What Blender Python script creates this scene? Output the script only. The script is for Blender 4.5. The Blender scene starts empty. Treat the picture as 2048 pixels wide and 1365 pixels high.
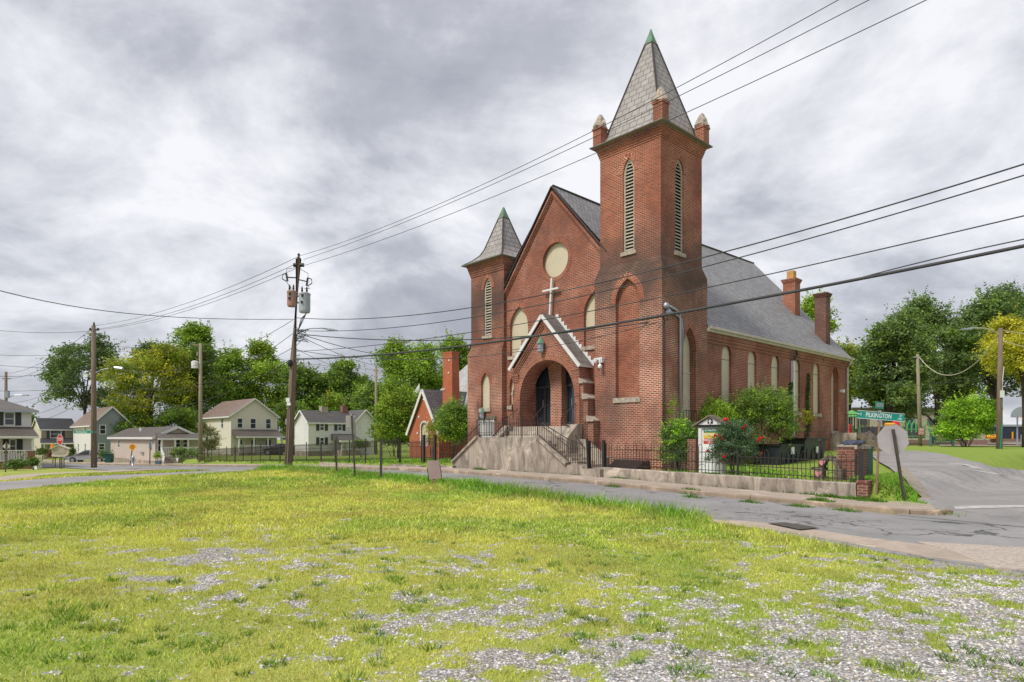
# setting constants
LEAFB=2.0; SUN_E=2.2; EXPO=0.47; SKYSEED=3.7
import bpy, bmesh, math, random
import numpy as np
from mathutils import Vector
from mathutils.geometry import tessellate_polygon
random.seed(7); rng = np.random.default_rng(7)
scene = bpy.context.scene
COL = scene.collection
PI = math.pi
# ------------------------------------------------------------------ survey
FP, HZ, CX, CH = 1302.5, 876.0, 1024.0, 1.65      # focal length, horizon row, centre column, eye height
dL = np.array([-1224.0, FP]); dL /= np.linalg.norm(dL)
dR = np.array([1386.0, FP]); dR /= np.linalg.norm(dR)
P0 = np.array([300 / FP * 25, 25.0])               # near corner of the church bell tower
ANG = math.atan2(-dL[1], -dL[0])                   # church frame: x along the facade, y to the rear
CA, SA = math.cos(ANG), math.sin(ANG)

def sm(a, b, v):
    t = np.clip((np.asarray(v, float) - a) / (b - a), 0, 1); return t * t * (3 - 2 * t)
ZS = [-60, -12, -8, -3.7, 0, 3, 8, 12, 17, 25, 36, 46, 58, 75, 100, 600]
ZV = [-.25, -.25, -.17, -.08, .02, .06, .1, .07, -.02, -.2, -.5, -.72, -1.0, -1.25, -1.4, -1.4]
def to_st(x, y):
    x = np.asarray(x, float) - P0[0]; y = np.asarray(y, float) - P0[1]
    return x * dL[0] + y * dL[1], x * dR[0] + y * dR[1]
def Z(x, y):
    x = np.asarray(x, float); y = np.asarray(y, float)
    s, t = to_st(x, y)
    base = np.interp(s, ZS, ZV)
    lot = .40 + .55 * sm(1, 18, t)
    law = base * .75 + .28
    left = lot + (law - lot) * sm(11.5, 16, s)
    back = sm(-1.9, -1.65, t)
    z = base + (left - base) * back
    rz = np.interp(y, [-50, 15, 25, 35, 42, 50, 58, 66, 80, 500], [-.22, -.15, -.1, 0, .15, .45, .8, 1.0, 1.1, 1.1])
    w = sm(-7.9, -9.4, s) * sm(-4.2, -2.2, t)
    z = z + (rz - z) * w
    bank = .10 * sm(-8.3, -9.1, t) * sm(-9, -6, s) * (1 - sm(18, 22, s))
    return z + bank
def Zf(x, y): return float(Z(x, y))
def gp(px, py, off=0.0):
    """point of the ground seen at a place of the picture"""
    rx, rz = (px - CX) / FP, (HZ - py) / FP
    D = np.linspace(2.5, 260, 6000)
    d = CH + rz * D - (Z(rx * D, D) + off)
    k = np.where(d < 0)[0]
    Y = D[k[0]] if len(k) else 200.0
    return (rx * Y, Y)
def at(px, py, Y): return ((px - CX) / FP * Y, Y, CH + (HZ - py) / FP * Y)
def F(px, py, t=0.0):
    r = (px - CX) / FP; A = P0 + dR * t
    s = (A[0] - r * A[1]) / (r * dL[1] - dL[0]); Y = A[1] + s * dL[1]
    return -s, CH + (HZ - py) * Y / FP
def S(px, py, x=0.0):
    r = (px - CX) / FP; A = P0 + dL * (-x)
    t = (A[0] - r * A[1]) / (r * dR[1] - dR[0]); Y = A[1] + t * dR[1]
    return t, CH + (HZ - py) * Y / FP
class Frame:
    def __init__(s, ox, oy, a): s.ox, s.oy, s.a = ox, oy, a; s.c, s.s = math.cos(a), math.sin(a)
    def w(s, p): return (s.ox + s.c * p[0] - s.s * p[1], s.oy + s.s * p[0] + s.c * p[1], p[2])
    def loc(s, x, y): x -= s.ox; y -= s.oy; return (s.c * x + s.s * y, -s.s * x + s.c * y)
CF = Frame(P0[0], P0[1], ANG); WF = Frame(0, 0, 0)
def zc(x, y, fr=CF):
    w = fr.w((x, y, 0)); return Zf(w[0], w[1])
# ------------------------------------------------------------------ mesh builder
class MB:
    def __init__(s): s.v = []; s.f = []; s.m = []; s.uv = {}
    def add(s, vs, fs, m=0):
        b = len(s.v); s.v += [tuple(map(float, p)) for p in vs]
        for f in fs: s.f.append(tuple(b + i for i in f)); s.m.append(m)
        return s
    def quad(s, a, b, c, d, m=0): return s.add([a, b, c, d], [(0, 1, 2, 3)], m)
    def box(s, x0, x1, y0, y1, z0, z1, m=0):
        x0, x1 = min(x0, x1), max(x0, x1); y0, y1 = min(y0, y1), max(y0, y1); z0, z1 = min(z0, z1), max(z0, z1)
        return s.add([(x0, y0, z0), (x1, y0, z0), (x1, y1, z0), (x0, y1, z0), (x0, y0, z1), (x1, y0, z1), (x1, y1, z1), (x0, y1, z1)],
              [(0, 3, 2, 1), (4, 5, 6, 7), (0, 1, 5, 4), (1, 2, 6, 5), (2, 3, 7, 6), (3, 0, 4, 7)], m)
    def loft(s, rings, m=0, cap=True):
        b = len(s.v); n = len(rings[0])
        for r in rings: s.v += [tuple(map(float, p)) for p in r]
        for i in range(len(rings) - 1):
            for j in range(n):
                k = (j + 1) % n
                s.f.append((b + i * n + j, b + i * n + k, b + (i + 1) * n + k, b + (i + 1) * n + j)); s.m.append(m)
        if cap:
            s.f.append(tuple(b + j for j in reversed(range(n)))); s.m.append(m)
            s.f.append(tuple(b + (len(rings) - 1) * n + j for j in range(n))); s.m.append(m)
        return s
    def tube(s, pts, r, n=6, m=0, r1=None):
        pts = [Vector(p) for p in pts]; rings = []
        N = len(pts); up = Vector((0, 0, 1))
        for i, p in enumerate(pts):
            d = (pts[min(i + 1, N - 1)] - pts[max(i - 1, 0)]).normalized()
            a = d.cross(up)
            if a.length < .05: a = d.cross(Vector((1, 0, 0)))
            a.normalize(); b = d.cross(a).normalized()
            rr = r if r1 is None else r + (r1 - r) * i / max(1, N - 1)
            rings.append([p + a * math.cos(2 * PI * k / n) * rr + b * math.sin(2 * PI * k / n) * rr for k in range(n)])
        return s.loft(rings, m)
    def bar(s, a, b, w, h=None, m=0):
        """rectangular bar between two points"""
        h = h or w; a = Vector(a); b = Vector(b); d = (b - a).normalized(); u = d.cross(Vector((0, 0, 1)))
        if u.length < .05: u = Vector((1, 0, 0))
        u.normalize(); v = d.cross(u).normalized()
        return s.loft([[p + u * w / 2 + v * h / 2, p - u * w / 2 + v * h / 2, p - u * w / 2 - v * h / 2, p + u * w / 2 - v * h / 2] for p in (a, b)], m)
    def lathe(s, c, prof, n=12, m=0):
        return s.loft([[(c[0] + r * math.cos(2 * PI * k / n), c[1] + r * math.sin(2 * PI * k / n), c[2] + z) for k in range(n)] for r, z in prof], m)
    def sqlathe(s, cx, cy, prof, m=0):
        return s.loft([[(cx - h, cy - h, z), (cx + h, cy - h, z), (cx + h, cy + h, z), (cx - h, cy + h, z)] for h, z in prof], m)
    def panel(s, outer, holes, tf, m=0, depth=0, mr=None):
        """flat wall with openings; tf(u, v, d) maps to space, d = depth behind the face"""
        polys = [[Vector((u, v, 0)) for u, v in outer]] + [[Vector((u, v, 0)) for u, v in h] for h in holes]
        flat = [p for q in polys for p in q]
        tr = tessellate_polygon(polys); b = len(s.v)
        s.v += [tuple(map(float, tf(p.x, p.y, 0))) for p in flat]
        n0 = Vector(tf(1, 0, 0)) - Vector(tf(0, 0, 0)); n1 = Vector(tf(0, 1, 0)) - Vector(tf(0, 0, 0)); nd = Vector(tf(0, 0, 0)) - Vector(tf(0, 0, 1))
        flip = n0.cross(n1).dot(nd) < 0
        for t in tr:
            a, c, d = [flat[i] for i in t]
            ccw = (c - a).cross(d - a).z > 0
            t = tuple(b + i for i in t)
            if ccw == flip: t = t[::-1]
            s.f.append(t); s.m.append(m)
        if depth:
            for h in holes:
                k = len(h)
                for i in range(k):
                    p, q = h[i], h[(i + 1) % k]
                    s.quad(tf(p[0], p[1], 0), tf(q[0], q[1], 0), tf(q[0], q[1], depth), tf(p[0], p[1], depth), m if mr is None else mr)
        return s
    def ring(s, inner, outer, tf, d=-.012, m=0, back=.03):
        L = 0
        for i in range(len(inner) - 1):
            a, b, c, e = inner[i], inner[i + 1], outer[i + 1], outer[i]
            l = math.hypot(b[0] - a[0], b[1] - a[1]); w = math.hypot(e[0] - a[0], e[1] - a[1])
            s.quad(tf(*a, d), tf(*b, d), tf(*c, d), tf(*e, d), m)
            s.uv[len(s.f) - 1] = [(0, L), (0, L + l), (w, L + l), (w, L)]
            s.quad(tf(*c, d), tf(*e, d), tf(*e, back), tf(*c, back), m)
            s.quad(tf(*a, d), tf(*b, d), tf(*b, back), tf(*a, back), m)
            L += l
        return s
    def build(s, name, mats, parent=None, org=(0, 0, 0), smooth=False):
        me = bpy.data.meshes.new(name)
        V = np.array(s.v, float) - np.array(org, float)
        me.from_pydata(V.tolist(), [], s.f)
        if not isinstance(mats, (list, tuple)): mats = [mats]
        for m in mats: me.materials.append(m)
        me.polygons.foreach_set('material_index', s.m)
        if smooth: me.polygons.foreach_set('use_smooth', [True] * len(s.f))
        uvl = me.uv_layers.new(name='UVMap')
        me.update()
        up = Vector((0, 0, 1)); out = []
        for p in me.polygons:
            if p.index in s.uv:
                out += [c for q in s.uv[p.index] for c in q]; continue
            n = p.normal
            if abs(n.z) > .97 or n.length < .5: h, w = Vector((1, 0, 0)), Vector((0, 1, 0))
            else:
                h = up.cross(n).normalized(); w = n.cross(h).normalized()
            for vi in p.vertices:
                q = s.v[vi]; out += [q[0] * h[0] + q[1] * h[1] + q[2] * h[2], q[0] * w[0] + q[1] * w[1] + q[2] * w[2]]
        uvl.data.foreach_set('uv', out)
        o = bpy.data.objects.new(name, me); COL.objects.link(o)
        if parent: o.parent = parent
        return o
def tag(o, label=None, cat=None, group=None, kind=None):
    if label: o['label'] = label
    if cat: o['category'] = cat
    if group: o['group'] = group
    if kind: o['kind'] = kind
    return o
SPLIT = {k: k for k in ('coping', 'handrail', 'painted_heart', 'plate', 'headlight', 'shutter', 'fascia', 'bargeboard', 'foundation', 'corner_trim', 'fitting', 'panel')}
SPLIT.update({'railing_posts': 'railing_post', 'wire_legs': 'wire_leg', 'posts': 'post', 'legs': 'leg', 'windows': 'window', 'panels': 'panel', 'bushing': 'bushing', 'stringer': 'stringer', 'end_box': 'end_box', 'white_brick_accent': 'white_brick', 'bolt_holes': 'bolt_hole', 'arched_bars': 'arched_bar', 'stair_railing': 'stair_railing', 'hip_flashing': 'hip_flashing', 'white_edge': 'white_edge', 'tag_plate': 'tag_plate', 'cable_loops': 'cable_loop', 'text_lines': 'text_line'})
def pieces(mb):
    """the separate solids of a builder, joined where their boxes touch"""
    par = list(range(len(mb.v)))
    def fd(i):
        while par[i] != i: par[i] = par[par[i]]; i = par[i]
        return i
    for f in mb.f:
        for i in f[1:]: par[fd(i)] = fd(f[0])
    gr = {}
    for k, f in enumerate(mb.f): gr.setdefault(fd(f[0]), []).append(k)
    G = []
    for fs in gr.values():
        P = np.array([mb.v[i] for k in fs for i in mb.f[k]]); G.append([fs, P.min(0) - .015, P.max(0) + .015])
    i = 0
    while i < len(G):
        j = i + 1; hit = False
        while j < len(G):
            if (G[i][1] <= G[j][2]).all() and (G[j][1] <= G[i][2]).all():
                G[i] = [G[i][0] + G[j][0], np.minimum(G[i][1], G[j][1]), np.maximum(G[i][2], G[j][2])]; G.pop(j); hit = True
            else: j += 1
        if not hit: i += 1
    out = []
    for fs, _, _ in G:
        m = MB()
        for k in sorted(fs):
            m.add([mb.v[i] for i in mb.f[k]], [tuple(range(len(mb.f[k])))], mb.m[k])
            if k in mb.uv: m.uv[len(m.f) - 1] = mb.uv[k]
        out.append(m)
    return out
class Thing:
    """an Empty at the thing's base that parents its parts"""
    def __init__(s, name, label, cat, fr, org, group=None):
        s.fr, s.org = fr, org
        s.o = bpy.data.objects.new(name, None); COL.objects.link(s.o)
        s.o.empty_display_size = .2
        s.o.location = fr.w(org); s.o.rotation_euler = (0, 0, fr.a)
        tag(s.o, label, cat, group)
    def part(s, name, mb, mats, parent=None, smooth=False, label=None):
        if name in SPLIT:
            ps = pieces(mb)
            if 1 < len(ps) <= 40:
                for q in ps[1:]: q.build(SPLIT[name], mats, parent or s.o, s.org, smooth)
                mb = ps[0]; name = SPLIT[name]
        o = mb.build(name, mats, parent or s.o, s.org, smooth)
        if label: o['label'] = label
        return o
def single(name, mb, mats, fr, org, label, cat, group=None, kind=None, smooth=False):
    o = mb.build(name, mats, None, org, smooth)
    o.location = fr.w(org); o.rotation_euler = (0, 0, fr.a)
    return tag(o, label, cat, group, kind)
def copy_tree(o, parent=None):
    c = o.copy(); COL.objects.link(c)
    if parent: c.parent = parent
    for ch in [q for q in bpy.data.objects if q.parent == o and q != c]: copy_tree(ch, c)
    return c
def text_part(name, txt, size, tf, mat, parent, org, squeeze=1.0, align='CENTER'):
    """lettering as a mesh: tf(u, v) maps the flat text to space"""
    cu = bpy.data.curves.new('t', 'FONT'); cu.body = txt; cu.size = size; cu.align_x = align; cu.align_y = 'CENTER'
    cu.resolution_u = 2; cu.extrude = 0; cu.offset = size * .012
    to = bpy.data.objects.new('t', cu); COL.objects.link(to)
    dg = bpy.context.evaluated_depsgraph_get(); me = bpy.data.meshes.new_from_object(to.evaluated_get(dg))
    vs = [tf(v.co.x * squeeze, v.co.y) for v in me.vertices]; fs = [tuple(p.vertices) for p in me.polygons]
    bpy.data.objects.remove(to); bpy.data.curves.remove(cu)
    mb = MB(); mb.add(vs, fs)
    return mb.build(name, mat, parent, org)
# ------------------------------------------------------------------ materials
def newmat(name):
    m = bpy.data.materials.new(name); m.use_nodes = True; nt = m.node_tree; nt.nodes.clear()
    out = nt.nodes.new('ShaderNodeOutputMaterial'); b = nt.nodes.new('ShaderNodeBsdfPrincipled')
    nt.links.new(b.outputs[0], out.inputs[0]); return m, nt, b, out
def N(nt, t, **k):
    n = nt.nodes.new(t)
    for a, v in k.items():
        if a.startswith('i_'):
            key = a[2:].replace('_', ' ')
            n.inputs[int(key) if key.isdigit() else key].default_value = v
        else: setattr(n, a, v)
    return n
def ramp(nt, src, stops):
    r = nt.nodes.new('ShaderNodeValToRGB'); e = r.color_ramp.elements
    while len(e) < len(stops): e.new(.5)
    for q, (p, c) in zip(e, stops): q.position = p; q.color = (c, c, c, 1) if isinstance(c, (int, float)) else (*c, 1)
    nt.links.new(src, r.inputs[0]); return r.outputs[0]
def mix(nt, f, a, b, mode='MIX'):
    m = nt.nodes.new('ShaderNodeMix'); m.data_type = 'RGBA'; m.blend_type = mode
    for i, v in ((0, f), (6, a), (7, b)):
        if isinstance(v, (int, float)): m.inputs[i].default_value = v
        elif isinstance(v, tuple): m.inputs[i].default_value = (*v[:3], 1)
        else: nt.links.new(v, m.inputs[i])
    return m.outputs[2]
def noise(nt, vec, scale, detail=4, rough=.6, dist=0):
    n = N(nt, 'ShaderNodeTexNoise'); n.inputs['Scale'].default_value = scale; n.inputs['Detail'].default_value = detail
    n.inputs['Roughness'].default_value = rough; n.inputs['Distortion'].default_value = dist
    if vec is not None: nt.links.new(vec, n.inputs['Vector'])
    return n.outputs[0]
def bump(nt, b, h, s=.4, d=.02):
    n = nt.nodes.new('ShaderNodeBump'); n.inputs['Strength'].default_value = s; n.inputs['Distance'].default_value = d
    nt.links.new(h, n.inputs['Height']); nt.links.new(n.outputs[0], b.inputs['Normal'])
def wpos(nt): return nt.nodes.new('ShaderNodeNewGeometry').outputs['Position']
def mapped(nt, v, sc):
    m = nt.nodes.new('ShaderNodeMapping'); m.inputs['Scale'].default_value = sc; nt.links.new(v, m.inputs[0]); return m.outputs[0]
def brickmat(name, c1, c2, mortar, soot=0.35, w=.215, h=.0725, ms=.010, sootcol=(.06, .045, .04), rough=.9, zsoot=None, chalk=.25):
    m, nt, b, _ = newmat(name)
    uv = nt.nodes.new('ShaderNodeUVMap').outputs[0]
    bt = nt.nodes.new('ShaderNodeTexBrick'); nt.links.new(uv, bt.inputs['Vector'])
    bt.inputs['Scale'].default_value = 1; bt.inputs['Brick Width'].default_value = w; bt.inputs['Row Height'].default_value = h
    bt.inputs['Mortar Size'].default_value = ms; bt.inputs['Mortar Smooth'].default_value = .3; bt.inputs['Bias'].default_value = 0
    bt.inputs['Color1'].default_value = (*c1, 1); bt.inputs['Color2'].default_value = (*c2, 1)
    P = wpos(nt)
    mcol = mix(nt, ramp(nt, noise(nt, P, .5, 5, .6), [(.42, 0), (.58, 1)]), tuple(x * .5 for x in mortar), mortar)
    nt.links.new(mcol, bt.inputs['Mortar'])
    col = mix(nt, ramp(nt, noise(nt, P, .9, 5), [(.35, 0), (.75, .55)]), bt.outputs[0], tuple(x * .55 for x in c1))
    f = ramp(nt, noise(nt, P, .38, 6, .65), [(.5, 0), (.72, soot)])
    if zsoot:
        sz = nt.nodes.new('ShaderNodeSeparateXYZ'); nt.links.new(P, sz.inputs[0])
        nz = N(nt, 'ShaderNodeMath', operation='MULTIPLY_ADD', i_1=4.4, i_2=-2.2); nt.links.new(noise(nt, P, .8, 5), nz.inputs[0])
        ad = N(nt, 'ShaderNodeMath', operation='ADD'); nt.links.new(sz.outputs[2], ad.inputs[0]); nt.links.new(nz.outputs[0], ad.inputs[1])
        mr = N(nt, 'ShaderNodeMapRange'); mr.inputs[1].default_value = zsoot[0]; mr.inputs[2].default_value = zsoot[1]; nt.links.new(ad.outputs[0], mr.inputs[0])
        r2 = ramp(nt, mr.outputs[0], [(0, 0), (.40, .35), (.62, .85), (.80, .6), (1, 0)])
        mx = N(nt, 'ShaderNodeMath', operation='MAXIMUM'); nt.links.new(f, mx.inputs[0]); nt.links.new(r2, mx.inputs[1]); f = mx.outputs[0]
    col = mix(nt, f, col, sootcol)
    nt.links.new(col, b.inputs['Base Color']); b.inputs['Roughness'].default_value = rough
    inv = N(nt, 'ShaderNodeMath', operation='SUBTRACT', i_0=1.0); nt.links.new(bt.outputs['Fac'], inv.inputs[1])
    bump(nt, b, inv.outputs[0], .5, .01)
    return m
def plain(name, c, rough=.7, var=.25, sc=3.0, metal=0, bmp=0, c2=None, sc3=None):
    m, nt, b, _ = newmat(name)
    P = wpos(nt)
    if sc3: P = mapped(nt, P, sc3)
    n = noise(nt, P, sc, 5)
    c2 = c2 or tuple(x * (1 - var) for x in c)
    nt.links.new(mix(nt, ramp(nt, n, [(.3, 0), (.7, 1)]), c2, c), b.inputs['Base Color'])
    b.inputs['Roughness'].default_value = rough; b.inputs['Metallic'].default_value = metal
    if bmp: bump(nt, b, n, bmp, .02)
    return m
def siding(name, c, h=.14, rough=.6, dirt=.15):
    """horizontal boards: lap lines as bump and thin dark joint"""
    m, nt, b, _ = newmat(name)
    uv = nt.nodes.new('ShaderNodeUVMap').outputs[0]
    sp = nt.nodes.new('ShaderNodeSeparateXYZ'); nt.links.new(uv, sp.inputs[0])
    md = N(nt, 'ShaderNodeMath', operation='FRACT'); ml = N(nt, 'ShaderNodeMath', operation='MULTIPLY', i_1=1 / h)
    nt.links.new(sp.outputs[1], ml.inputs[0]); nt.links.new(ml.outputs[0], md.inputs[0])
    f = ramp(nt, md.outputs[0], [(0, .55), (.1, .35), (.14, 0)])
    n = ramp(nt, noise(nt, wpos(nt), .8, 5), [(.35, 0), (.75, dirt)])
    col = mix(nt, n, c, tuple(x * .6 for x in c))
    nt.links.new(mix(nt, f, col, tuple(x * .35 for x in c)), b.inputs['Base Color']); b.inputs['Roughness'].default_value = rough
    bump(nt, b, md.outputs[0], .4, .02); return m
def tilemat(name, c1, c2, joint, w=.25, h=.16, rough=.55, streak=.4, ms=.008):
    m, nt, b, _ = newmat(name)
    uv = nt.nodes.new('ShaderNodeUVMap').outputs[0]
    bt = nt.nodes.new('ShaderNodeTexBrick'); nt.links.new(uv, bt.inputs['Vector'])
    for k, v in (('Scale', 1), ('Brick Width', w), ('Row Height', h), ('Mortar Size', ms), ('Mortar Smooth', .2)): bt.inputs[k].default_value = v
    bt.inputs['Color1'].default_value = (*c1, 1); bt.inputs['Color2'].default_value = (*c2, 1); bt.inputs['Mortar'].default_value = (*joint, 1)
    P = wpos(nt)
    col = mix(nt, ramp(nt, noise(nt, P, .7, 6), [(.4, 0), (.75, streak)]), bt.outputs[0], tuple(x * .5 for x in c1))
    nt.links.new(col, b.inputs['Base Color']); b.inputs['Roughness'].default_value = rough
    sp = nt.nodes.new('ShaderNodeSeparateXYZ'); nt.links.new(uv, sp.inputs[0])
    ml = N(nt, 'ShaderNodeMath', operation='MULTIPLY', i_1=-1 / h); fr = N(nt, 'ShaderNodeMath', operation='FRACT')
    nt.links.new(sp.outputs[1], ml.inputs[0]); nt.links.new(ml.outputs[0], fr.inputs[0]); bump(nt, b, fr.outputs[0], .5, .02)
    return m
def glassmat(name, c=(.03, .04, .05), rough=.08):
    m, nt, b, _ = newmat(name); b.inputs['Base Color'].default_value = (*c, 1); b.inputs['Roughness'].default_value = rough
    b.inputs['Specular IOR Level'].default_value = .8; return m
def leafmat(name, trans=.3, rough=.55):
    m, nt, b, out = newmat(name)
    a = N(nt, 'ShaderNodeAttribute', attribute_name='Col')
    nt.links.new(a.outputs[0], b.inputs['Base Color']); b.inputs['Roughness'].default_value = rough; b.inputs['Specular IOR Level'].default_value = .3
    t = nt.nodes.new('ShaderNodeBsdfTranslucent'); nt.links.new(mix(nt, 1.0, a.outputs[0], (1.0, 1.0, .5), 'MULTIPLY'), t.inputs[0])
    mx = nt.nodes.new('ShaderNodeMixShader'); mx.inputs[0].default_value = trans
    nt.links.new(b.outputs[0], mx.inputs[1]); nt.links.new(t.outputs[0], mx.inputs[2]); nt.links.new(mx.outputs[0], out.inputs[0]); return m
M = {}
M['brick'] = brickmat('brick', (.37, .098, .048), (.21, .055, .034), (.70, .44, .30), soot=.5)
M['brick_shaft'] = brickmat('brick_shaft', (.37, .098, .048), (.21, .055, .034), (.70, .44, .30), soot=.5, zsoot=(4.2, 10.6))
M['brick_wall'] = brickmat('brick_wall', (.35, .092, .048), (.20, .055, .036), (.62, .41, .30), soot=.6, ms=.012)
M['brick_low'] = brickmat('brick_weathered', (.37, .10, .052), (.19, .058, .038), (.80, .56, .42), soot=.65, ms=.014, zsoot=(4.8, 10.4))
M['brick_red'] = brickmat('brick_painted', (.58, .155, .07), (.46, .115, .055), (.55, .27, .17), soot=.3, ms=.009)
M['brick_dark'] = brickmat('brick_chimney', (.19, .07, .05), (.10, .045, .035), (.32, .22, .17), soot=.5)
M['brick_old'] = brickmat('brick_pier', (.30, .09, .055), (.16, .06, .04), (.55, .43, .33), soot=.2, h=.08, w=.22, ms=.014)
M['slate'] = tilemat('slate', (.33, .325, .33), (.22, .215, .22), (.03, .028, .03), .26, .19, ms=.014)
M['slate_spire'] = tilemat('slate_spire', (.40, .37, .345), (.31, .285, .27), (.05, .04, .035), .36, .27, streak=.5, ms=.014)
M['slate_dark'] = tilemat('slate_dark', (.14, .135, .145), (.09, .088, .095), (.02, .02, .02), .28, .2)
M['slate_pale'] = tilemat('slate_pale', (.48, .47, .46), (.38, .37, .37), (.12, .11, .11), .3, .2)
M['copper'] = plain('copper', (.10, .36, .26), .7, c2=(.16, .13, .07), sc=4)
M['flash'] = plain('dark_flashing', (.06, .045, .04), .6)
M['stone'] = plain('stone', (.56, .48, .39), .9, c2=(.26, .21, .17), sc=7, bmp=.4)
M['board'] = plain('window_board', (.62, .55, .40), .6, var=.12, sc=1.5)
M['board_edge'] = plain('board_joint', (.33, .29, .2), .7)
M['louver'] = plain('louver_paint', (.55, .49, .40), .8, c2=(.30, .26, .2), sc=9)
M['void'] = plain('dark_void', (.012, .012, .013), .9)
M['white'] = plain('white_paint', (.78, .77, .75), .55, var=.12, sc=2)
M['trim'] = plain('cream_trim', (.62, .55, .46), .6, var=.25, sc=3)
M['metal_dark'] = plain('dark_metal', (.035, .03, .03), .45, sc=20)
M['frame_dark'] = plain('bronze_frame', (.055, .052, .055), .4)
M['galv'] = plain('galvanised', (.42, .46, .52), .4, var=.2, metal=.5, sc=8)
M['glass'] = glassmat('glass')
M['iron'] = plain('wrought_iron', (.02, .019, .022), .5, c2=(.05, .03, .025), sc=12)
M['rust_iron'] = plain('rusty_iron', (.07, .045, .035), .7, c2=(.02, .02, .02), sc=9)
M['white_gloss'] = plain('white_plastic', (.8, .8, .8), .3, var=.05)
M['hat'] = plain('hatch_black', (.02, .022, .025), .35)
# wood / poles
M['pole'] = plain('pole_wood', (.27, .20, .15), .9, c2=(.12, .085, .065), sc=3, sc3=(9, 9, .5), bmp=.4)
M['pole_pale'] = plain('pole_pale', (.36, .31, .22), .9, c2=(.20, .17, .11), sc=3, sc3=(9, 9, .5), bmp=.3)
M['wood_old'] = plain('weathered_wood', (.24, .20, .15), .9, c2=(.10, .08, .06), sc=4)
M['post'] = plain('steel_post', (.10, .085, .065), .6, c2=(.05, .045, .035), sc=9)
M['post_tan'] = plain('tan_post', (.34, .22, .13), .6, c2=(.2, .13, .08), sc=9)
M['wire'] = plain('cable', (.05, .05, .055), .6)
M['green_sign'] = plain('green_sign', (.0, .28, .20), .4, var=.1)
M['sign_white'] = plain('sign_white', (.85, .87, .86), .5, var=.05)
M['alu_back'] = plain('sign_back', (.50, .48, .48), .5, c2=(.42, .38, .36), sc=2)
M['red_sign'] = plain('red_sign', (.62, .02, .03), .4, var=.1)
M['yellow_sign'] = plain('yellow_sign', (.85, .38, .015), .45, var=.1)
M['black'] = plain('black_paint', (.015, .015, .015), .5)
def concrete(name, c, stain=(.10, .085, .07), amt=.6, streak=True, crack=False):
    m, nt, b, _ = newmat(name); P = wpos(nt)
    n1 = noise(nt, mapped(nt, P, (2.0, 2.0, .55)) if streak else P, 1.3, 9, .72, .9)
    n2 = noise(nt, P, 9, 5)
    col = mix(nt, ramp(nt, n1, [(.36, 0), (.60, amt)]), c, stain)
    col = mix(nt, ramp(nt, n2, [(.35, .0), (.75, .35)]), col, tuple(x * .6 for x in c))
    n3 = noise(nt, P, 1.1, 6, .7, .8)
    col = mix(nt, ramp(nt, n3, [(.56, 0), (.66, .7)]), col, tuple(min(1, x * 1.5) for x in c))
    nt.links.new(col, b.inputs['Base Color']); b.inputs['Roughness'].default_value = .92
    bump(nt, b, n2, .35, .015); return m
M['conc'] = concrete('stained_concrete', (.52, .44, .36), stain=(.10, .085, .07), amt=.8)
M['conc_flat'] = concrete('pavement_concrete', (.50, .41, .33), stain=(.26, .21, .165), amt=.5, streak=False)
M['kerb'] = concrete('kerb_stone', (.42, .32, .235), stain=(.16, .12, .09), amt=.6, streak=False)

def asphalt(name, c, pale, cracks=.8):
    m, nt, b, _ = newmat(name); P = wpos(nt)
    big = noise(nt, mapped(nt, P, (.5, .5, .5)), .9, 4, .55, .5); fine = noise(nt, P, 55, 3)
    col = mix(nt, ramp(nt, big, [(.35, 0), (.7, 1)]), c, pale)
    col = mix(nt, ramp(nt, fine, [(.3, .0), (.75, .5)]), col, tuple(x * .5 for x in c))
    # cracks: borders of large warped cells
    nz = N(nt, 'ShaderNodeTexNoise'); nz.inputs['Scale'].default_value = 1.6; nz.inputs['Detail'].default_value = 6; nt.links.new(P, nz.inputs['Vector'])
    ad = N(nt, 'ShaderNodeVectorMath', operation='MULTIPLY_ADD'); nt.links.new(nz.outputs[1], ad.inputs[0]); ad.inputs[1].default_value = (1.3, 1.3, 0); nt.links.new(P, ad.inputs[2])
    fl = mapped(nt, ad.outputs[0], (1, 1, 0))
    vo = N(nt, 'ShaderNodeTexVoronoi', feature='DISTANCE_TO_EDGE'); vo.inputs['Scale'].default_value = .45; nt.links.new(fl, vo.inputs['Vector'])
    r = ramp(nt, vo.outputs[0], [(0, 1), (.010, .9), (.022, 0)])
    gate = ramp(nt, noise(nt, P, .35, 2), [(.46, 0), (.56, cracks)])
    f = N(nt, 'ShaderNodeMath', operation='MULTIPLY'); nt.links.new(r, f.inputs[0]); nt.links.new(gate, f.inputs[1])
    vo2 = N(nt, 'ShaderNodeTexVoronoi', feature='DISTANCE_TO_EDGE'); vo2.inputs['Scale'].default_value = 1.7; nt.links.new(fl, vo2.inputs['Vector'])
    f2 = N(nt, 'ShaderNodeMath', operation='MULTIPLY'); nt.links.new(ramp(nt, vo2.outputs[0], [(0, 1), (.02, .6), (.045, 0)]), f2.inputs[0]); nt.links.new(ramp(nt, noise(nt, P, .22, 3, .6), [(.50, 0), (.60, cracks)]), f2.inputs[1])
    col = mix(nt, ramp(nt, noise(nt, mapped(nt, P, (1, 1, 1)), .28, 2, .5), [(.49, 0), (.52, .12)]), col, tuple(x * .55 for x in c))
    col = mix(nt, ramp(nt, noise(nt, P, 2.6, 5, .7), [(.52, 0), (.72, .25)]), col, tuple(x * .5 for x in c))
    col = mix(nt, f2.outputs[0], col, (.06, .055, .05))
    col = mix(nt, f.outputs[0], col, (.028, .027, .026))
    nt.links.new(col, b.inputs['Base Color']); b.inputs['Roughness'].default_value = .9
    bump(nt, b, fine, .5, .01); return m
M['asphalt'] = asphalt('asphalt', (.27, .262, .262), (.40, .385, .38))
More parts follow.
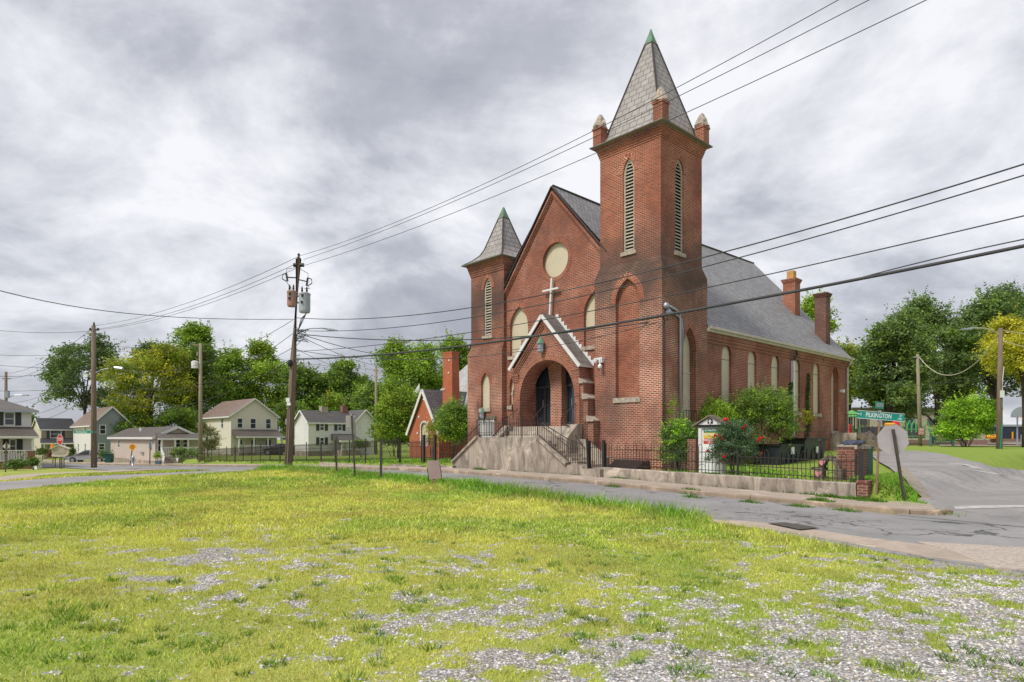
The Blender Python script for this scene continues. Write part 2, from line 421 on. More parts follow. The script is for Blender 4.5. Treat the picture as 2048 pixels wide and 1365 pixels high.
M['asphalt_old'] = asphalt('asphalt_worn', (.29, .278, .272), (.43, .405, .39), .22)
M['paint_line'] = plain('road_paint', (.62, .6, .58), .8, c2=(.35, .33, .31), sc=6)
M['leaf'] = leafmat('leaf'); M['grass'] = leafmat('grass_blade', .25, .6)
M['bark'] = plain('bark', (.11, .085, .065), .95, c2=(.04, .03, .025), sc=6, bmp=.5)

def groundmat():
    m, nt, b, _ = newmat('lawn_and_gravel'); P = wpos(nt)
    g = N(nt, 'ShaderNodeAttribute', attribute_name='grass').outputs['Fac']
    tn = N(nt, 'ShaderNodeAttribute', attribute_name='tone').outputs['Fac']
    fine = noise(nt, P, 7, 6, .7)
    ad = N(nt, 'ShaderNodeMath', operation='MULTIPLY_ADD', i_1=.9, i_2=-.45); nt.links.new(fine, ad.inputs[0])
    sm_ = N(nt, 'ShaderNodeMath', operation='ADD'); nt.links.new(g, sm_.inputs[0]); nt.links.new(ad.outputs[0], sm_.inputs[1])
    mask = ramp(nt, sm_.outputs[0], [(.40, 0), (.56, 1)])
    vo = N(nt, 'ShaderNodeTexVoronoi'); vo.inputs['Scale'].default_value = 38; nt.links.new(P, vo.inputs['Vector'])
    sp = nt.nodes.new('ShaderNodeSeparateColor'); nt.links.new(vo.outputs['Color'], sp.inputs[0])
    gr = ramp(nt, sp.outputs[0], [(0, (.20, .19, .18)), (.35, (.45, .44, .425)), (.75, (.60, .585, .57)), (1, (.70, .66, .61))])
    gr = mix(nt, ramp(nt, vo.outputs['Distance'], [(.25, 0), (.8, .75)]), gr, (.12, .105, .09))
    gr = mix(nt, ramp(nt, noise(nt, P, 1.3, 4), [(.45, 0), (.75, .4)]), gr, (.30, .24, .16))
    f2 = noise(nt, P, 40, 3, .8)
    ga = mix(nt, ramp(nt, f2, [(.3, 0), (.7, 1)]), (.34, .35, .07), (.54, .54, .15))
    gb = mix(nt, ramp(nt, f2, [(.3, 0), (.7, 1)]), (.13, .22, .03), (.25, .38, .05))
    gc = mix(nt, ramp(nt, noise(nt, P, 2.2, 5), [(.35, 0), (.7, 1)]), gb, ga)
    gcol = mix(nt, tn, gb, ga)
    gcol = mix(nt, .35, gcol, gc)
    nt.links.new(mix(nt, mask, gr, gcol), b.inputs['Base Color']); b.inputs['Roughness'].default_value = .95
    b.inputs['Specular IOR Level'].default_value = .2
    bump(nt, b, mix(nt, mask, vo.outputs['Distance'], f2), .7, .03); return m
M['ground'] = groundmat()
# --------------------------------------------------------------- value noise shared by the ground mask, tufts and stones
_G = np.random.default_rng(11).random((256, 256))
def vn(x, y):
    xi = np.floor(x).astype(int); yi = np.floor(y).astype(int); fx = x - xi; fy = y - yi
    fx = fx * fx * (3 - 2 * fx); fy = fy * fy * (3 - 2 * fy)
    a = _G[xi % 256, yi % 256]; b = _G[(xi + 1) % 256, yi % 256]; c = _G[xi % 256, (yi + 1) % 256]; d = _G[(xi + 1) % 256, (yi + 1) % 256]
    return (a * (1 - fx) + b * fx) * (1 - fy) + (c * (1 - fx) + d * fx) * fy
def fbm(x, y, sc, o=4, seed=0):
    r = 0; a = 1; t = 0
    for i in range(o):
        r = r + a * vn(x * sc * 2 ** i + 17.3 * i + seed, y * sc * 2 ** i + 9.1 * i + seed * 1.7); t += a; a *= .55
    return r / t
def blob(x, y, cx, cy, rx, ry): return np.exp(-(((x - cx) / rx) ** 2 + ((y - cy) / ry) ** 2))
EDGE = -8.25            # lawn bank along the near side of the road (t of the church frame)
def grassmask(x, y):
    s, t = to_st(x, y)
    n = .65 * (fbm(x, y, .45, 3) - .5) + 1.25 * (fbm(x, y * 1.2, 2.3, 4, 31) - .5) + 1.9 * (fbm(x, y, 7.5, 3, 5) - .5)
    xb = .2 + (y - 5) * 1.05
    g = .585 + n + np.clip((xb - x) * .14, -.62, .30)
    g = g - .45 * blob(x, y, -6.2, 9.2, 2.4, .7) - .5 * blob(x, y, -4.15, 8.9, .45, .9) - .3 * blob(x, y, -4.6, 7.9, 1.6, .4) - .25 * blob(x, y, -1.2, 5.6, 1.6, .6) - .15 * blob(x, y, .5, 11, 4, 1.5) - .15 * blob(x, y, -.5, 7.2, 2, .8)
    g = g + .9 * sm(-10.3 - .8 * fbm(x, y, .6, 2, 8), -9.1, t) * (1 - sm(-8.0, -9.6, s))
    g = g + .22 * sm(10, 15, y)
    g = np.where(t > -2.2, 1.2, g)
    return g
def toneval(x, y):
    """0 fresh green, 1 dry yellow"""
    s, t = to_st(x, y)
    k = .80 + 1.9 * (fbm(x, y, .4, 4, 3) - .5) - .35 * sm(8.5, 4.5, y)
    k = k - 1.1 * sm(-10.2, -8.9, t) * sm(-8, -6, s)
    return np.clip(np.where(t > -2.5, .12, k), 0, 1)
def lines(segs):
    out = []
    for a, b, st in segs: out += list(np.arange(a, b, st))
    return np.array(out + [segs[-1][1]])
def make_ground():
    xs = lines([(-600, -200, 50), (-200, -60, 5), (-60, -16, .8), (-16, 13, .14), (13, 40, .5), (40, 120, 4), (120, 600, 60)])
    ys = lines([(-150, -10, 20), (-10, 2.5, 1.5), (2.5, 15, .14), (15, 32, .3), (32, 70, .7), (70, 160, 4), (160, 900, 60)])
    X, Y = np.meshgrid(xs, ys); ny, nx = X.shape
    V = np.stack([X.ravel(), Y.ravel(), Z(X, Y).ravel()], 1)
    i = np.arange(ny - 1)[:, None] * nx + np.arange(nx - 1)[None]
    Fq = np.stack([i, i + 1, i + nx + 1, i + nx], -1).reshape(-1, 4)
    me = bpy.data.meshes.new('ground'); me.vertices.add(len(V)); me.vertices.foreach_set('co', V.ravel())
    me.loops.add(Fq.size); me.loops.foreach_set('vertex_index', Fq.ravel()); me.polygons.add(len(Fq))
    me.polygons.foreach_set('loop_start', np.arange(len(Fq)) * 4); me.update(calc_edges=True)
    for nm, fn in (('grass', grassmask), ('tone', toneval)):
        a = me.attributes.new(nm, 'FLOAT', 'POINT'); a.data.foreach_set('value', np.asarray(fn(X, Y), float).ravel())
    me.materials.append(M['ground']); me.polygons.foreach_set('use_smooth', [True] * len(Fq))
    o = bpy.data.objects.new('ground', me); COL.objects.link(o); tag(o, kind='structure')
make_ground()

def drape(name, poly, mat, off, cell=.6, thick=0, kind='structure', side=None, label=None, cat=None):
    """sheet laid on the ground inside a plan polygon; thick > 0 gives it a vertical edge"""
    bm = bmesh.new(); vs = [bm.verts.new((p[0], p[1], 0)) for p in poly]; f = bm.faces.new(vs)
    bmesh.ops.triangulate(bm, faces=[f])
    xs = [p[0] for p in poly]; ys = [p[1] for p in poly]
    for ax, lo, hi in ((0, min(xs), max(xs)), (1, min(ys), max(ys))):
        q = lo + cell
        while q < hi:
            nrm = [0, 0, 0]; nrm[ax] = 1; co = [0, 0, 0]; co[ax] = q
            bmesh.ops.bisect_plane(bm, geom=bm.verts[:] + bm.edges[:] + bm.faces[:], plane_co=co, plane_no=nrm); q += cell
    bmesh.ops.recalc_face_normals(bm, faces=bm.faces)
    if bm.faces[:] and sum(f.normal.z for f in bm.faces) < 0: bmesh.ops.reverse_faces(bm, faces=bm.faces)
    for v in bm.verts: v.co.z = Zf(v.co.x, v.co.y) + (off(v.co.x, v.co.y) if callable(off) else off)
    if thick:
        be = [e for e in bm.edges if e.is_boundary]; r = bmesh.ops.extrude_edge_only(bm, edges=be)
        for g in r['geom']:
            if isinstance(g, bmesh.types.BMVert): g.co.z -= thick
        bmesh.ops.recalc_face_normals(bm, faces=bm.faces)
    me = bpy.data.meshes.new(name); bm.to_mesh(me); bm.free(); me.materials.append(mat)
    o = bpy.data.objects.new(name, me); COL.objects.link(o); return tag(o, label, cat, None, kind)
def st(s, t): w = CF.w((-s, t, 0)); return (w[0], w[1])
# main road: far edge at the kerb, near edge along the grass
far = [(-60, -4.2), (-9.2, -4.2), (-7, -3.95), (20, -3.95), (30, -4.2), (42, -5.2), (56, -7), (80, -11)]
near = [(80, -17), (56, -12.2), (42, -10.6), (34, -9.4), (28, -8.6), (20, -8.3), (0, -8.35), (-8.0, -8.9), (-10.5, -9.7), (-14, -9.9), (-60, -9.9)]
road_poly = [st(*p) for p in far + near]
drape('road', road_poly, M['asphalt'], .028, 1.0, .05)
# side street going up to the playground
Lp = [gp(1852, 1020), gp(1843, 1000), gp(1820, 978), gp(1799, 956), gp(1780, 940), gp(1756, 926), gp(1738, 911)]
Rp = [gp(1775, 904), gp(1840, 905), gp(1888, 912), gp(1940, 926), gp(1985, 938), gp(2060, 946), gp(2300, 985)]
q0 = st(-9.3, -4.25); q1 = st(-24, -4.25)
drape('side_street', [q0] + Lp[1:] + Rp + [q1], M['asphalt_old'], lambda x, y: .036 + .04 * float(sm(-3.5, -1.0, to_st(x, y)[1])), .5)
M['dirt'] = plain('dirt', (.38, .33, .27), .95, c2=(.24, .20, .15), sc=5, bmp=.5)
drape('dirt_strip', [gp(1850, 1013), gp(1866, 1004), gp(1852, 985), gp(1828, 958), gp(1812, 940), gp(1790, 936), gp(1800, 957), gp(1821, 979), gp(1844, 1001)], M['dirt'], lambda x, y: .05 + .04 * float(sm(-3.5, -1.0, to_st(x, y)[1])), .4)
# far pavement with its kerb, in front of the church
side_in = [(36, -2.15), (12, -2.15), (-8.6, -2.15)]
drape('sidewalk', [st(40, -2.3), st(-8.9, -2.1), st(-9.6, -2.6), st(-9.9, -3.4), st(-9.4, -3.78), st(-8, -3.82), st(20, -3.82), st(30, -4.0), st(40, -4.8)], M['conc_flat'], .135, .8, .18)
def ribbon(name, pts, w, h, mat, z0=-.1):
    """kerb of width w following plan points, pieces with joints"""
    mb = MB()
    P = [Vector((p[0], p[1], 0)) for p in pts]; fine = []
    for a, b in zip(P[:-1], P[1:]):
        n = max(1, int((b - a).length / 1.2)); fine += [a.lerp(b, i / n) for i in range(n)]
    fine.append(P[-1]); rows = []
    for i, p in enumerate(fine):
        d = (fine[min(i + 1, len(fine) - 1)] - fine[max(i - 1, 0)]).normalized(); nn = Vector((-d.y, d.x, 0)) * w / 2
        z = Zf(p.x, p.y); a, b = p + nn, p - nn; e = .025
        q = (nn.normalized()) * e
        rows.append([(a.x, a.y, z + z0), (a.x, a.y, z + h - e), (a.x - q.x, a.y - q.y, z + h), (b.x + q.x, b.y + q.y, z + h), (b.x, b.y, z + h - e), (b.x, b.y, z + z0)])
    for i in range(len(rows) - 1):
        r0, r1 = rows[i], rows[i + 1]
        if i % 3 == 2: r1 = [tuple(Vector(x).lerp(Vector(y), .985)) for x, y in zip(r0, r1)]
        mb.loft([r0, r1])
    o = mb.build(name, mat); return tag(o, kind='structure')
ribbon('kerb', [st(*p) for p in [(60, -7.6), (42, -4.95), (30, -4.1), (20, -3.9), (-8, -3.9), (-9.5, -3.86), (-9.95, -3.6), (-10.15, -3.2)]], .15, .15, M['kerb'])
# near pavement slabs, partly buried, and pale gravel apron
NEAR_SLAB = [gp(1420, 1040), gp(1560, 1052), gp(1700, 1075), gp(1850, 1095), gp(1990, 1118), gp(1990, 1136), gp(1850, 1118), gp(1690, 1088), gp(1560, 1066), gp(1420, 1048)]
drape('near_sidewalk', NEAR_SLAB, M['conc_flat'], .036, .5, .06)
M['apron'] = plain('pale_gravel', (.62, .53, .45), .95, c2=(.30, .25, .21), sc=22, bmp=.9)
drape('gravel_apron', [gp(1830, 1088), gp(2100, 1102), gp(2120, 1150), gp(1985, 1142), gp(1900, 1106)], M['apron'], .042, .5, .07)
drape('drain_cover', [gp(1534, 1052), gp(1570, 1051), gp(1640, 1062), gp(1600, 1066)], M['post'], .06, .5)
drape('drain_cover', [gp(985, 981), gp(1016, 982), gp(1014, 986), gp(980, 985)], M['post'], .034, .5)
# markings
mk = lambda pts: drape('road_marking', [gp(*p) for p in pts], M['paint_line'], lambda x, y: .046 + .04 * float(sm(-3.5, -1.0, to_st(x, y)[1])), .5)
mk([(1906, 1019), (2060, 1017), (2060, 1022), (1912, 1024)])
mk([(1888, 933), (1930, 936), (1965, 943), (1950, 943)])
mk([(1925, 944), (1968, 950), (2004, 953), (1990, 954)])
# left alley, grass islands and drive
alley = [gp(-400, 985), gp(0, 966), gp(150, 955), gp(300, 949), gp(395, 944), gp(455, 941), gp(560, 944), gp(430, 949), gp(300, 957), gp(150, 970), gp(0, 984), gp(-400, 1020)]
drape('alley', alley, M['asphalt_old'], .03, 1.0)
drive = [gp(-400, 975), gp(-20, 957), gp(60, 949), gp(150, 945), gp(270, 940), gp(330, 940), gp(210, 946), gp(120, 952), gp(60, 959), gp(-20, 966), gp(-400, 995)]
drape('path', drive, M['conc_flat'], .03, 1.0)
side2 = [gp(-300, 952), gp(20, 942), gp(90, 930), gp(130, 921), gp(95, 920), gp(20, 928)]
lane2 = [gp(92, 926), gp(240, 931), gp(330, 934), gp(230, 942), gp(130, 937), gp(60, 936)]
drape('side_lane', lane2, M['asphalt'], .032, 1.5)
drape('left_pavement', [gp(75, 921), gp(200, 925), gp(330, 928), gp(420, 930), gp(560, 932), gp(560, 935), gp(420, 934), gp(330, 932), gp(200, 929), gp(75, 924)], M['conc_flat'], .10, 1.0, .15)
# --------------------------------------------------------------- leaves, tufts, stones (numpy meshes)
def quad_mesh(name, V, C, mat, nv=4, parent=None):
    n = len(V) // nv; me = bpy.data.meshes.new(name); me.vertices.add(len(V)); me.vertices.foreach_set('co', V.astype(np.float32).ravel())
    me.loops.add(n * nv); me.loops.foreach_set('vertex_index', np.arange(n * nv, dtype=np.int32)); me.polygons.add(n)
    me.polygons.foreach_set('loop_start', np.arange(n, dtype=np.int32) * nv); me.update(calc_edges=True)
    if C is not None:
        a = me.color_attributes.new('Col', 'FLOAT_COLOR', 'POINT'); a.data.foreach_set('color', np.repeat(np.c_[C, np.ones(n)], nv, 0).astype(np.float32).ravel())
    me.materials.append(mat); o = bpy.data.objects.new(name, me); COL.objects.link(o)
    if parent: o.parent = parent
    return o
def leaves(cen, size, col, flat=.5, elong=.5):
    n = len(cen); d = rng.normal(size=(n, 3)); d[:, 2] *= flat; d /= np.linalg.norm(d, axis=1)[:, None]
    e = rng.normal(size=(n, 3)); e -= (e * d).sum(1)[:, None] * d; e /= np.linalg.norm(e, axis=1)[:, None]
    L = size[:, None]; W = L * elong
    return np.stack([cen - d * L, cen + e * W, cen + d * L, cen - e * W], 1).reshape(-1, 3), col
def foliage(blobs, nclump, per, csize, lsize, cols, yel=0, elong=.5, top=None):
    """blobs: (x, y, z, rx, ry, rz) lobes; leaves sit in clumps near their surfaces"""
    B = np.array(blobs, float); w = (B[:, 3] * B[:, 4] * B[:, 5]) ** (2 / 3); k = rng.choice(len(B), nclump, p=w / w.sum())
    u = rng.normal(size=(nclump, 3)); u /= np.linalg.norm(u, axis=1)[:, None]; u[:, 2] = np.where(u[:, 2] < -.5, -u[:, 2], u[:, 2])
    r = rng.uniform(.35, 1.0, nclump) ** .5
    C = B[k, :3] + u * B[k, 3:] * r[:, None]
    cs = csize * rng.uniform(.6, 1.3, nclump)
    ns = nclump // 5; q = rng.integers(0, nclump, ns); D = u[q] + rng.normal(size=(ns, 3)) * .35; D[:, 2] += .35; D /= np.linalg.norm(D, axis=1)[:, None]
    top = B[k[q], :3] + u[q] * B[k[q], 3:]; L_ = csize * rng.uniform(.6, 2.4, ns)
    SH = (top[:, None] + D[:, None] * L_[:, None, None] * np.linspace(.1, 1, 14)[None, :, None] + rng.normal(size=(ns, 14, 3)) * csize * .10).reshape(-1, 3)
    per = int(per * 1.5); lsize = lsize * .8; i = np.repeat(np.arange(nclump), per); n = len(i)
    off = rng.normal(size=(n, 3)) * .55; off[:, 2] *= .6
    P = C[i] + off * cs[i][:, None]
    cols = np.array(cols, float) * LEAFB; base = cols[rng.integers(0, len(cols), nclump)] * rng.uniform(.72, 1.28, nclump)[:, None]
    col = base[i] * rng.uniform(.75, 1.25, n)[:, None]
    sc_ = np.repeat(base[q], 14, 0) * rng.uniform(.9, 1.4, (len(SH), 1))
    P = np.concatenate([P, SH]); col = np.concatenate([col, sc_]); n = len(P)
    return leaves(P, lsize * rng.uniform(.6, 1.3, n), col, .6, elong), C
def tree(name, px0, px1, ytop, ybot, Y, cols, label, cat='tree', group=None, lobes=9, nclump=420, per=34, ls=.16, cs=.7, seed=1, trunk=.28, base=None, conic=0, trunkcol='bark', depth=1.0, extra=None, keep=1.0, elong=.5):
    random.seed(seed)
    x0, _, z1 = at(px0, ytop, Y); x1, _, z0 = at(px1, ybot, Y); cx = (x0 + x1) / 2; W = (x1 - x0) / 2; H = (z1 - z0) / 2
    bx = cx if base is None else at(base, 0, Y)[0]; gz = Zf(bx, Y)
    bl = [(cx, Y, (z0 + z1) / 2, W * .74, W * .74 * depth, H * .8)]
    for i in range(lobes):
        a = random.uniform(0, 2 * PI); h = random.uniform(-.75, .85); rr = math.sqrt(max(.05, 1 - h * h)) * random.uniform(.58, .8) * (1 - conic * (h + 1) / 2)
        q = random.uniform(.24, .42)
        bl.append((cx + math.cos(a) * rr * W, Y + math.sin(a) * rr * W * depth, (z0 + z1) / 2 + h * H * .84, W * q, W * q * depth, H * q * .95))
    if extra: bl += [(at(a, 0, Y)[0], Y + random.uniform(-.5, .5), at(0, b, Y)[2], r, r, r * .8) for a, b, r in extra]
    (V, C), cen = foliage(bl, nclump, per, cs, ls, cols, elong=elong)
    root = bpy.data.objects.new(name, None); COL.objects.link(root); root.location = (bx, Y, gz); tag(root, label, cat, group)
    V = V - np.array([bx, Y, gz]); V[:, 2] = np.maximum(V[:, 2], .02)
    quad_mesh('crown', V, C, M['leaf'], 4, root)
    mb = MB(); top = z0 - gz + H * 1.1
    mb.tube([(0, 0, -.2), (random.uniform(-.1, .1), 0, top * .35), (random.uniform(-.3, .3), .1, top)], trunk, 8, r1=trunk * .4)
    for i in range(9):
        c = cen[random.randrange(len(cen))] - np.array([bx, Y, gz]); h0 = max(.3, min(top, c[2] * .55)); s0 = h0 / top
        mid = Vector((c[0] * .45, c[1] * .45, (h0 + c[2]) * .52))
        mb.tube([(0, 0, h0 * .9), mid, c], trunk * .38, 5, r1=trunk * .1)
    tr = mb.build('trunk', M[trunkcol], root, smooth=True)
    return root
def bush(name, px0, px1, ytop, ybot, Y, cols, label, cat='bush', nclump=160, per=30, ls=.07, cs=.28, seed=1, lobes=6, group=None, stems=5, conic=0, flowers=None, depth=.8):
    random.seed(seed)
    x0, _, z1 = at(px0, ytop, Y); x1, _, z0 = at(px1, ybot, Y); cx = (x0 + x1) / 2; gz = Zf(cx, Y); z0 = min(z0, z1 - .3); W = (x1 - x0) / 2; H = (z1 - z0) / 2
    bl = [(cx, Y, (z0 + z1) / 2, W * .8, W * .8 * depth, H * .92)]
    for i in range(lobes):
        a = random.uniform(0, 2 * PI); h = random.uniform(-.7, .8); q = random.uniform(.3, .45); rr = random.uniform(.4, .62) * (1 - conic * (h + .7) / 1.5)
        bl.append((cx + math.cos(a) * rr * W, Y + math.sin(a) * rr * W * depth, (z0 + z1) / 2 + h * H * .7, W * q, W * q * depth, H * q))
    (V, C), cen = foliage(bl, nclump, per, cs, ls, cols)
    org = np.array([cx, Y, gz]); root = bpy.data.objects.new(name, None); COL.objects.link(root); root.location = org; tag(root, label, cat, group)
    V = V - org; V[:, 2] = np.maximum(V[:, 2], .01)
    quad_mesh('foliage', V, C, M['leaf'], 4, root)
    mb = MB()
    for i in range(stems):
        c = cen[random.randrange(len(cen))] - org
        mb.tube([(c[0] * .15, c[1] * .15, -.1), (c[0] * .5, c[1] * .5, c[2] * .5), c], .03, 5, r1=.008)
    mb.build('stems', M['bark'], root)
    if flowers:
        fc, n, fs = flowers; k = rng.choice(len(cen), n); P = []
        d = cen[k] - np.array([cx, Y, (z0 + z1) / 2]); P = cen[k] + d / np.linalg.norm(d, axis=1)[:, None] * .22 + np.array([0, -.10, .05]) - org
        Q = np.repeat(P, 6, 0) + rng.normal(size=(n * 6, 3)) * fs * .35
        V2, C2 = leaves(Q, np.full(len(Q), fs), np.array([fc] * len(Q)) * rng.uniform(.7, 1.2, len(Q))[:, None], 1, .8)
        o = quad_mesh('blossom', V2, C2, M['leaf'], 4, root); o['kind'] = 'stuff'
    return root
def in_poly(x, y, poly):
    r = np.zeros(len(x), bool); n = len(poly)
    for i in range(n):
        (xa, ya), (xb, yb) = poly[i], poly[(i + 1) % n]
        if ya == yb: continue
        c = ((ya > y) != (yb > y)) & (x < (xb - xa) * (y - ya) / (yb - ya) + xa); r ^= c
    return r
def bare(x, y): return in_poly(x, y, alley) | in_poly(x, y, drive) | in_poly(x, y, lane2) | in_poly(x, y, road_poly) | (in_poly(x, y, NEAR_SLAB) & (rng.random(len(x)) < .93))
def road_t(s): return np.interp(s, [-14, -10.5, -8, 0, 20, 28], [-9.9, -9.7, -8.9, -8.35, -8.3, -8.6])
def make_grass():
    Vs, Cs = [], []
    def patch(n, x0, x1, y0, y1, h0, h1, w, cond, green=0, cl=1):
        x = rng.uniform(x0, x1, n); y = rng.uniform(y0, y1, n)
        k = (np.abs(x) < (y * .93 + 2.5)); x, y = x[k], y[k]
        g = grassmask(x, y); s, t = to_st(x, y)
        keep = cond(x, y, s, t, g) & ~bare(x, y); x, y, s, t, g = x[keep], y[keep], s[keep], t[keep], g[keep]
        n = len(x); h = rng.uniform(h0, h1, n) * (.55 + .9 * fbm(x, y, 1.1, 3, 21)); bank = sm(-9.9, -8.9, t) * sm(-8.5, -6, s) * (t < -8) * cl
        h = h * (1 + bank * 1.7)
        a = rng.uniform(0, 2 * PI, n); lean = rng.normal(size=(n, 2)) * h[:, None] * .45; ww = w * rng.uniform(.6, 1.3, n) * (1 + y * .03)
        B = np.stack([x, y, Z(x, y) - .004], 1); dx = np.stack([np.cos(a), np.sin(a), 0 * a], 1) * ww[:, None]
        T = B + np.c_[lean, h]
        Vs.append(np.stack([B - dx, B + dx, T], 1).reshape(-1, 3))
        k = toneval(x, y)[:, None] * (1 - green); yel = np.array([.62, .63, .13]); grn = np.array([.22, .44, .04]); dk = np.array([.11, .22, .03]); straw = np.array([.66, .56, .30])
        r = rng.random((n, 1)); c = grn * (1 - k) + yel * k; c = np.where(r < .22, dk * (1 - k) + c * k * .6 + dk * k * .4, c); c = np.where(r > .95 - .10 * k, straw, c); v = fbm(x, y, 1.3, 3, 44)[:, None]; c = c * (.80 + .50 * v + .12 * sm(8, 12, y)[:, None]) + (np.array([.30, .22, .08]) - c) * np.clip((fbm(x, y, .9, 3, 77)[:, None] - .58) * 2.5, 0, .28)
        Cs.append(c * rng.uniform(.7, 1.3, (n, 1)))
    on = lambda x, y, s, t, g: (t < road_t(s) + .12 * rng.random(len(x)) - .05) & (g + rng.normal(size=len(x)) * .15 > .52)
    patch(520000, -11, 11, 3.0, 11, .014, .046, .0048, on)
    patch(430000, -19, 13, 10.5, 20, .025, .07, .009, on)
    patch(200000, -24, 6, 19, 33, .05, .13, .016, on)
    # tufts of the bank
    patch(260000, -20, 8, 9, 32, .07, .15, .009, lambda x, y, s, t, g: (t < road_t(s) + .05) & (t > -10.6 + .8 * fbm(x, y, .8, 2)) & (s > -10.5))
    # verge right of the church lot
    patch(160000, 6, 15, 13.5, 24, .06, .17, .012, lambda x, y, s, t, g: (t > -3.3) & (s < -7.3) & ((t > -1.6) | (s < -8.05)) & (x < np.interp(y, [p[1] for p in Lp], [p[0] for p in Lp]) - .35 + .6 * fbm(x, y, 1.2, 2)), .8)
    patch(90000, 6, 30, 13, 40, .05, .16, .016, lambda x, y, s, t, g: (t > -3.5) & (s < -8.95) & (s > -13) & (x < np.interp(y, [p[1] for p in Lp], [p[0] for p in Lp]) - .15 + .25 * rng.random(len(x))), .9)
    # lawns beyond the road
    patch(90000, -30, 10, 20, 50, .05, .12, .02, lambda x, y, s, t, g: (t > -1.9) & (t < 8) & (s > -8.4) & ~((s > -.1) & (s < 11.5) & (t > -2)), .85)
    patch(70000, 9, 36, 24, 56, .04, .09, .025, lambda x, y, s, t, g: (s < -9) & (x > 13.5 + (y - 24) * .75), .8)
    # clumps of coarser weeds through the lot
    m_ = 1500; cx_ = rng.uniform(-14, 9, m_); cy_ = 3.6 + 16 * rng.random(m_) ** 1.5; kk = (np.abs(cx_) < cy_ * .85 + .6) & (fbm(cx_, cy_, .5, 3, 91) > .47); cx_, cy_ = cx_[kk], cy_[kk]
    s, t = to_st(cx_, cy_); kk = (t < road_t(s) - .3) & ~bare(cx_, cy_); cx_, cy_ = cx_[kk], cy_[kk]; m_ = len(cx_); per = 46; i = np.repeat(np.arange(m_), per); n = len(i); R_ = rng.uniform(.03, .13, m_)[i]
    an = rng.uniform(0, 2 * PI, n); rr = np.sqrt(rng.random(n)) * R_; x = cx_[i] + np.cos(an) * rr; y = cy_[i] + np.sin(an) * rr; h = rng.uniform(.015, .065, n) * (.5 + R_ / .12)
    a2_ = rng.uniform(0, 2 * PI, n); B = np.stack([x, y, Z(x, y) - .004], 1); dx = np.stack([np.cos(a2_), np.sin(a2_), 0 * an], 1) * .006
    T = B + np.stack([np.cos(an) * h * .7, np.sin(an) * h * .7, h], 1); Vs.append(np.stack([B - dx, B + dx, T], 1).reshape(-1, 3))
    cc = np.array([(.16, .30, .04), (.21, .38, .05), (.34, .40, .08), (.13, .23, .04)])[rng.integers(0, 4, m_)][i]; Cs.append(cc * rng.uniform(.6, 1.3, (n, 1)))
    V = np.concatenate(Vs); C = np.concatenate(Cs)
    o = quad_mesh('grass', V, C, M['grass'], 3); tag(o, 'short grass of the lots, yellow in the middle and bright green by the road', 'grass', None, 'stuff')
def make_stones():
    n = 60000; x = np.concatenate([rng.uniform(-4, 8, n), rng.uniform(-9, 12, n // 2)]); y = np.concatenate([rng.uniform(3.4, 9, n), rng.uniform(8, 13, n // 2)])
    k = (np.abs(x) < (y * .86 + 1)); x, y = x[k], y[k]; g = grassmask(x, y); s, t = to_st(x, y)
    k = (g + rng.normal(size=len(x)) * .17 < .49) & (t < road_t(s) - .6); x, y = x[k], y[k]; n = len(x)
    r = rng.uniform(.005, .016, n) * (1 + .03 * y)
    base = np.array([(1, 0, 0), (0, 1, 0), (-1, 0, 0), (0, -1, 0), (0, 0, 1.0), (0, 0, -.5)]); tri = np.array([(0, 1, 4), (1, 2, 4), (2, 3, 4), (3, 0, 4)])
    B = base[None] * rng.uniform(.6, 1.4, (n, 6, 3)) * r[:, None, None]; B[:, :, 2] *= .7
    a = rng.uniform(0, 2 * PI, n); c, s_ = np.cos(a)[:, None], np.sin(a)[:, None]
    X = B[:, :, 0] * c - B[:, :, 1] * s_ + x[:, None]; Yy = B[:, :, 0] * s_ + B[:, :, 1] * c + y[:, None]; Zz = B[:, :, 2] + Z(x, y)[:, None] + .002
    P = np.stack([X, Yy, Zz], -1)[:, tri].reshape(-1, 3)
    sh = rng.uniform(.32, .80, n)[:, None] * np.array([[1, .985, .97]]) * np.where(rng.random((n, 1)) < .2, np.array([[.72, .72, .76]]), 1) * np.where(rng.random((n, 1)) < .25, np.array([[1.0, .88, .74]]), 1) ; C = np.repeat(sh, 4, 0)
    m, nt, b, _ = newmat('gravel_stone'); at_ = N(nt, 'ShaderNodeAttribute', attribute_name='Col'); nt.links.new(at_.outputs[0], b.inputs['Base Color']); b.inputs['Roughness'].default_value = .85
    o = quad_mesh('gravel', P, C, m, 3); tag(o, 'loose pale grey gravel showing between the grass patches', 'gravel', None, 'stuff')
# ------------------------------------------------------------------ the church
def gothic(c, w, sill, spring, apex, n=7):
    a = w / 2; h = max(apex - spring, a * 1.001); R = (a * a + h * h) / (2 * a); pts = [(c - a, sill), (c - a, spring)]
    th = math.asin(min(1, h / R))
    L = [(c - a + R - R * math.cos(th * i / n), spring + R * math.sin(th * i / n)) for i in range(1, n + 1)]
    Rr = [(2 * c - x, z) for x, z in reversed(L[:-1])]
    return pts + L + Rr + [(c + a, spring), (c + a, sill)]
def arch_only(g): return g[1:-1]
def grow(g, d, cx_):
    """outer line of an arch ring"""
    out = []
    for i, (x, z) in enumerate(g):
        a = g[max(i - 1, 0)]; b = g[min(i + 1, len(g) - 1)]; tx, tz = b[0] - a[0], b[1] - a[1]; l = math.hypot(tx, tz) or 1
        out.append((x - tz / l * d, z + tx / l * d))
    return out
def fy(t): return lambda u, v, d: (u, t + d, v)          # walls facing the street
def fx(c): return lambda u, v, d: (c - d, u, v)          # walls facing right
ch = Thing('church', 'red brick church with a tall spired bell tower, a pointed porch and a slate roof', 'church', CF, (0, 0, .4))
BK = [M['brick'], M['stone']]
TS, IN = 3.32, .16
LT0, LT1 = -11.75, -9.13           # left tower
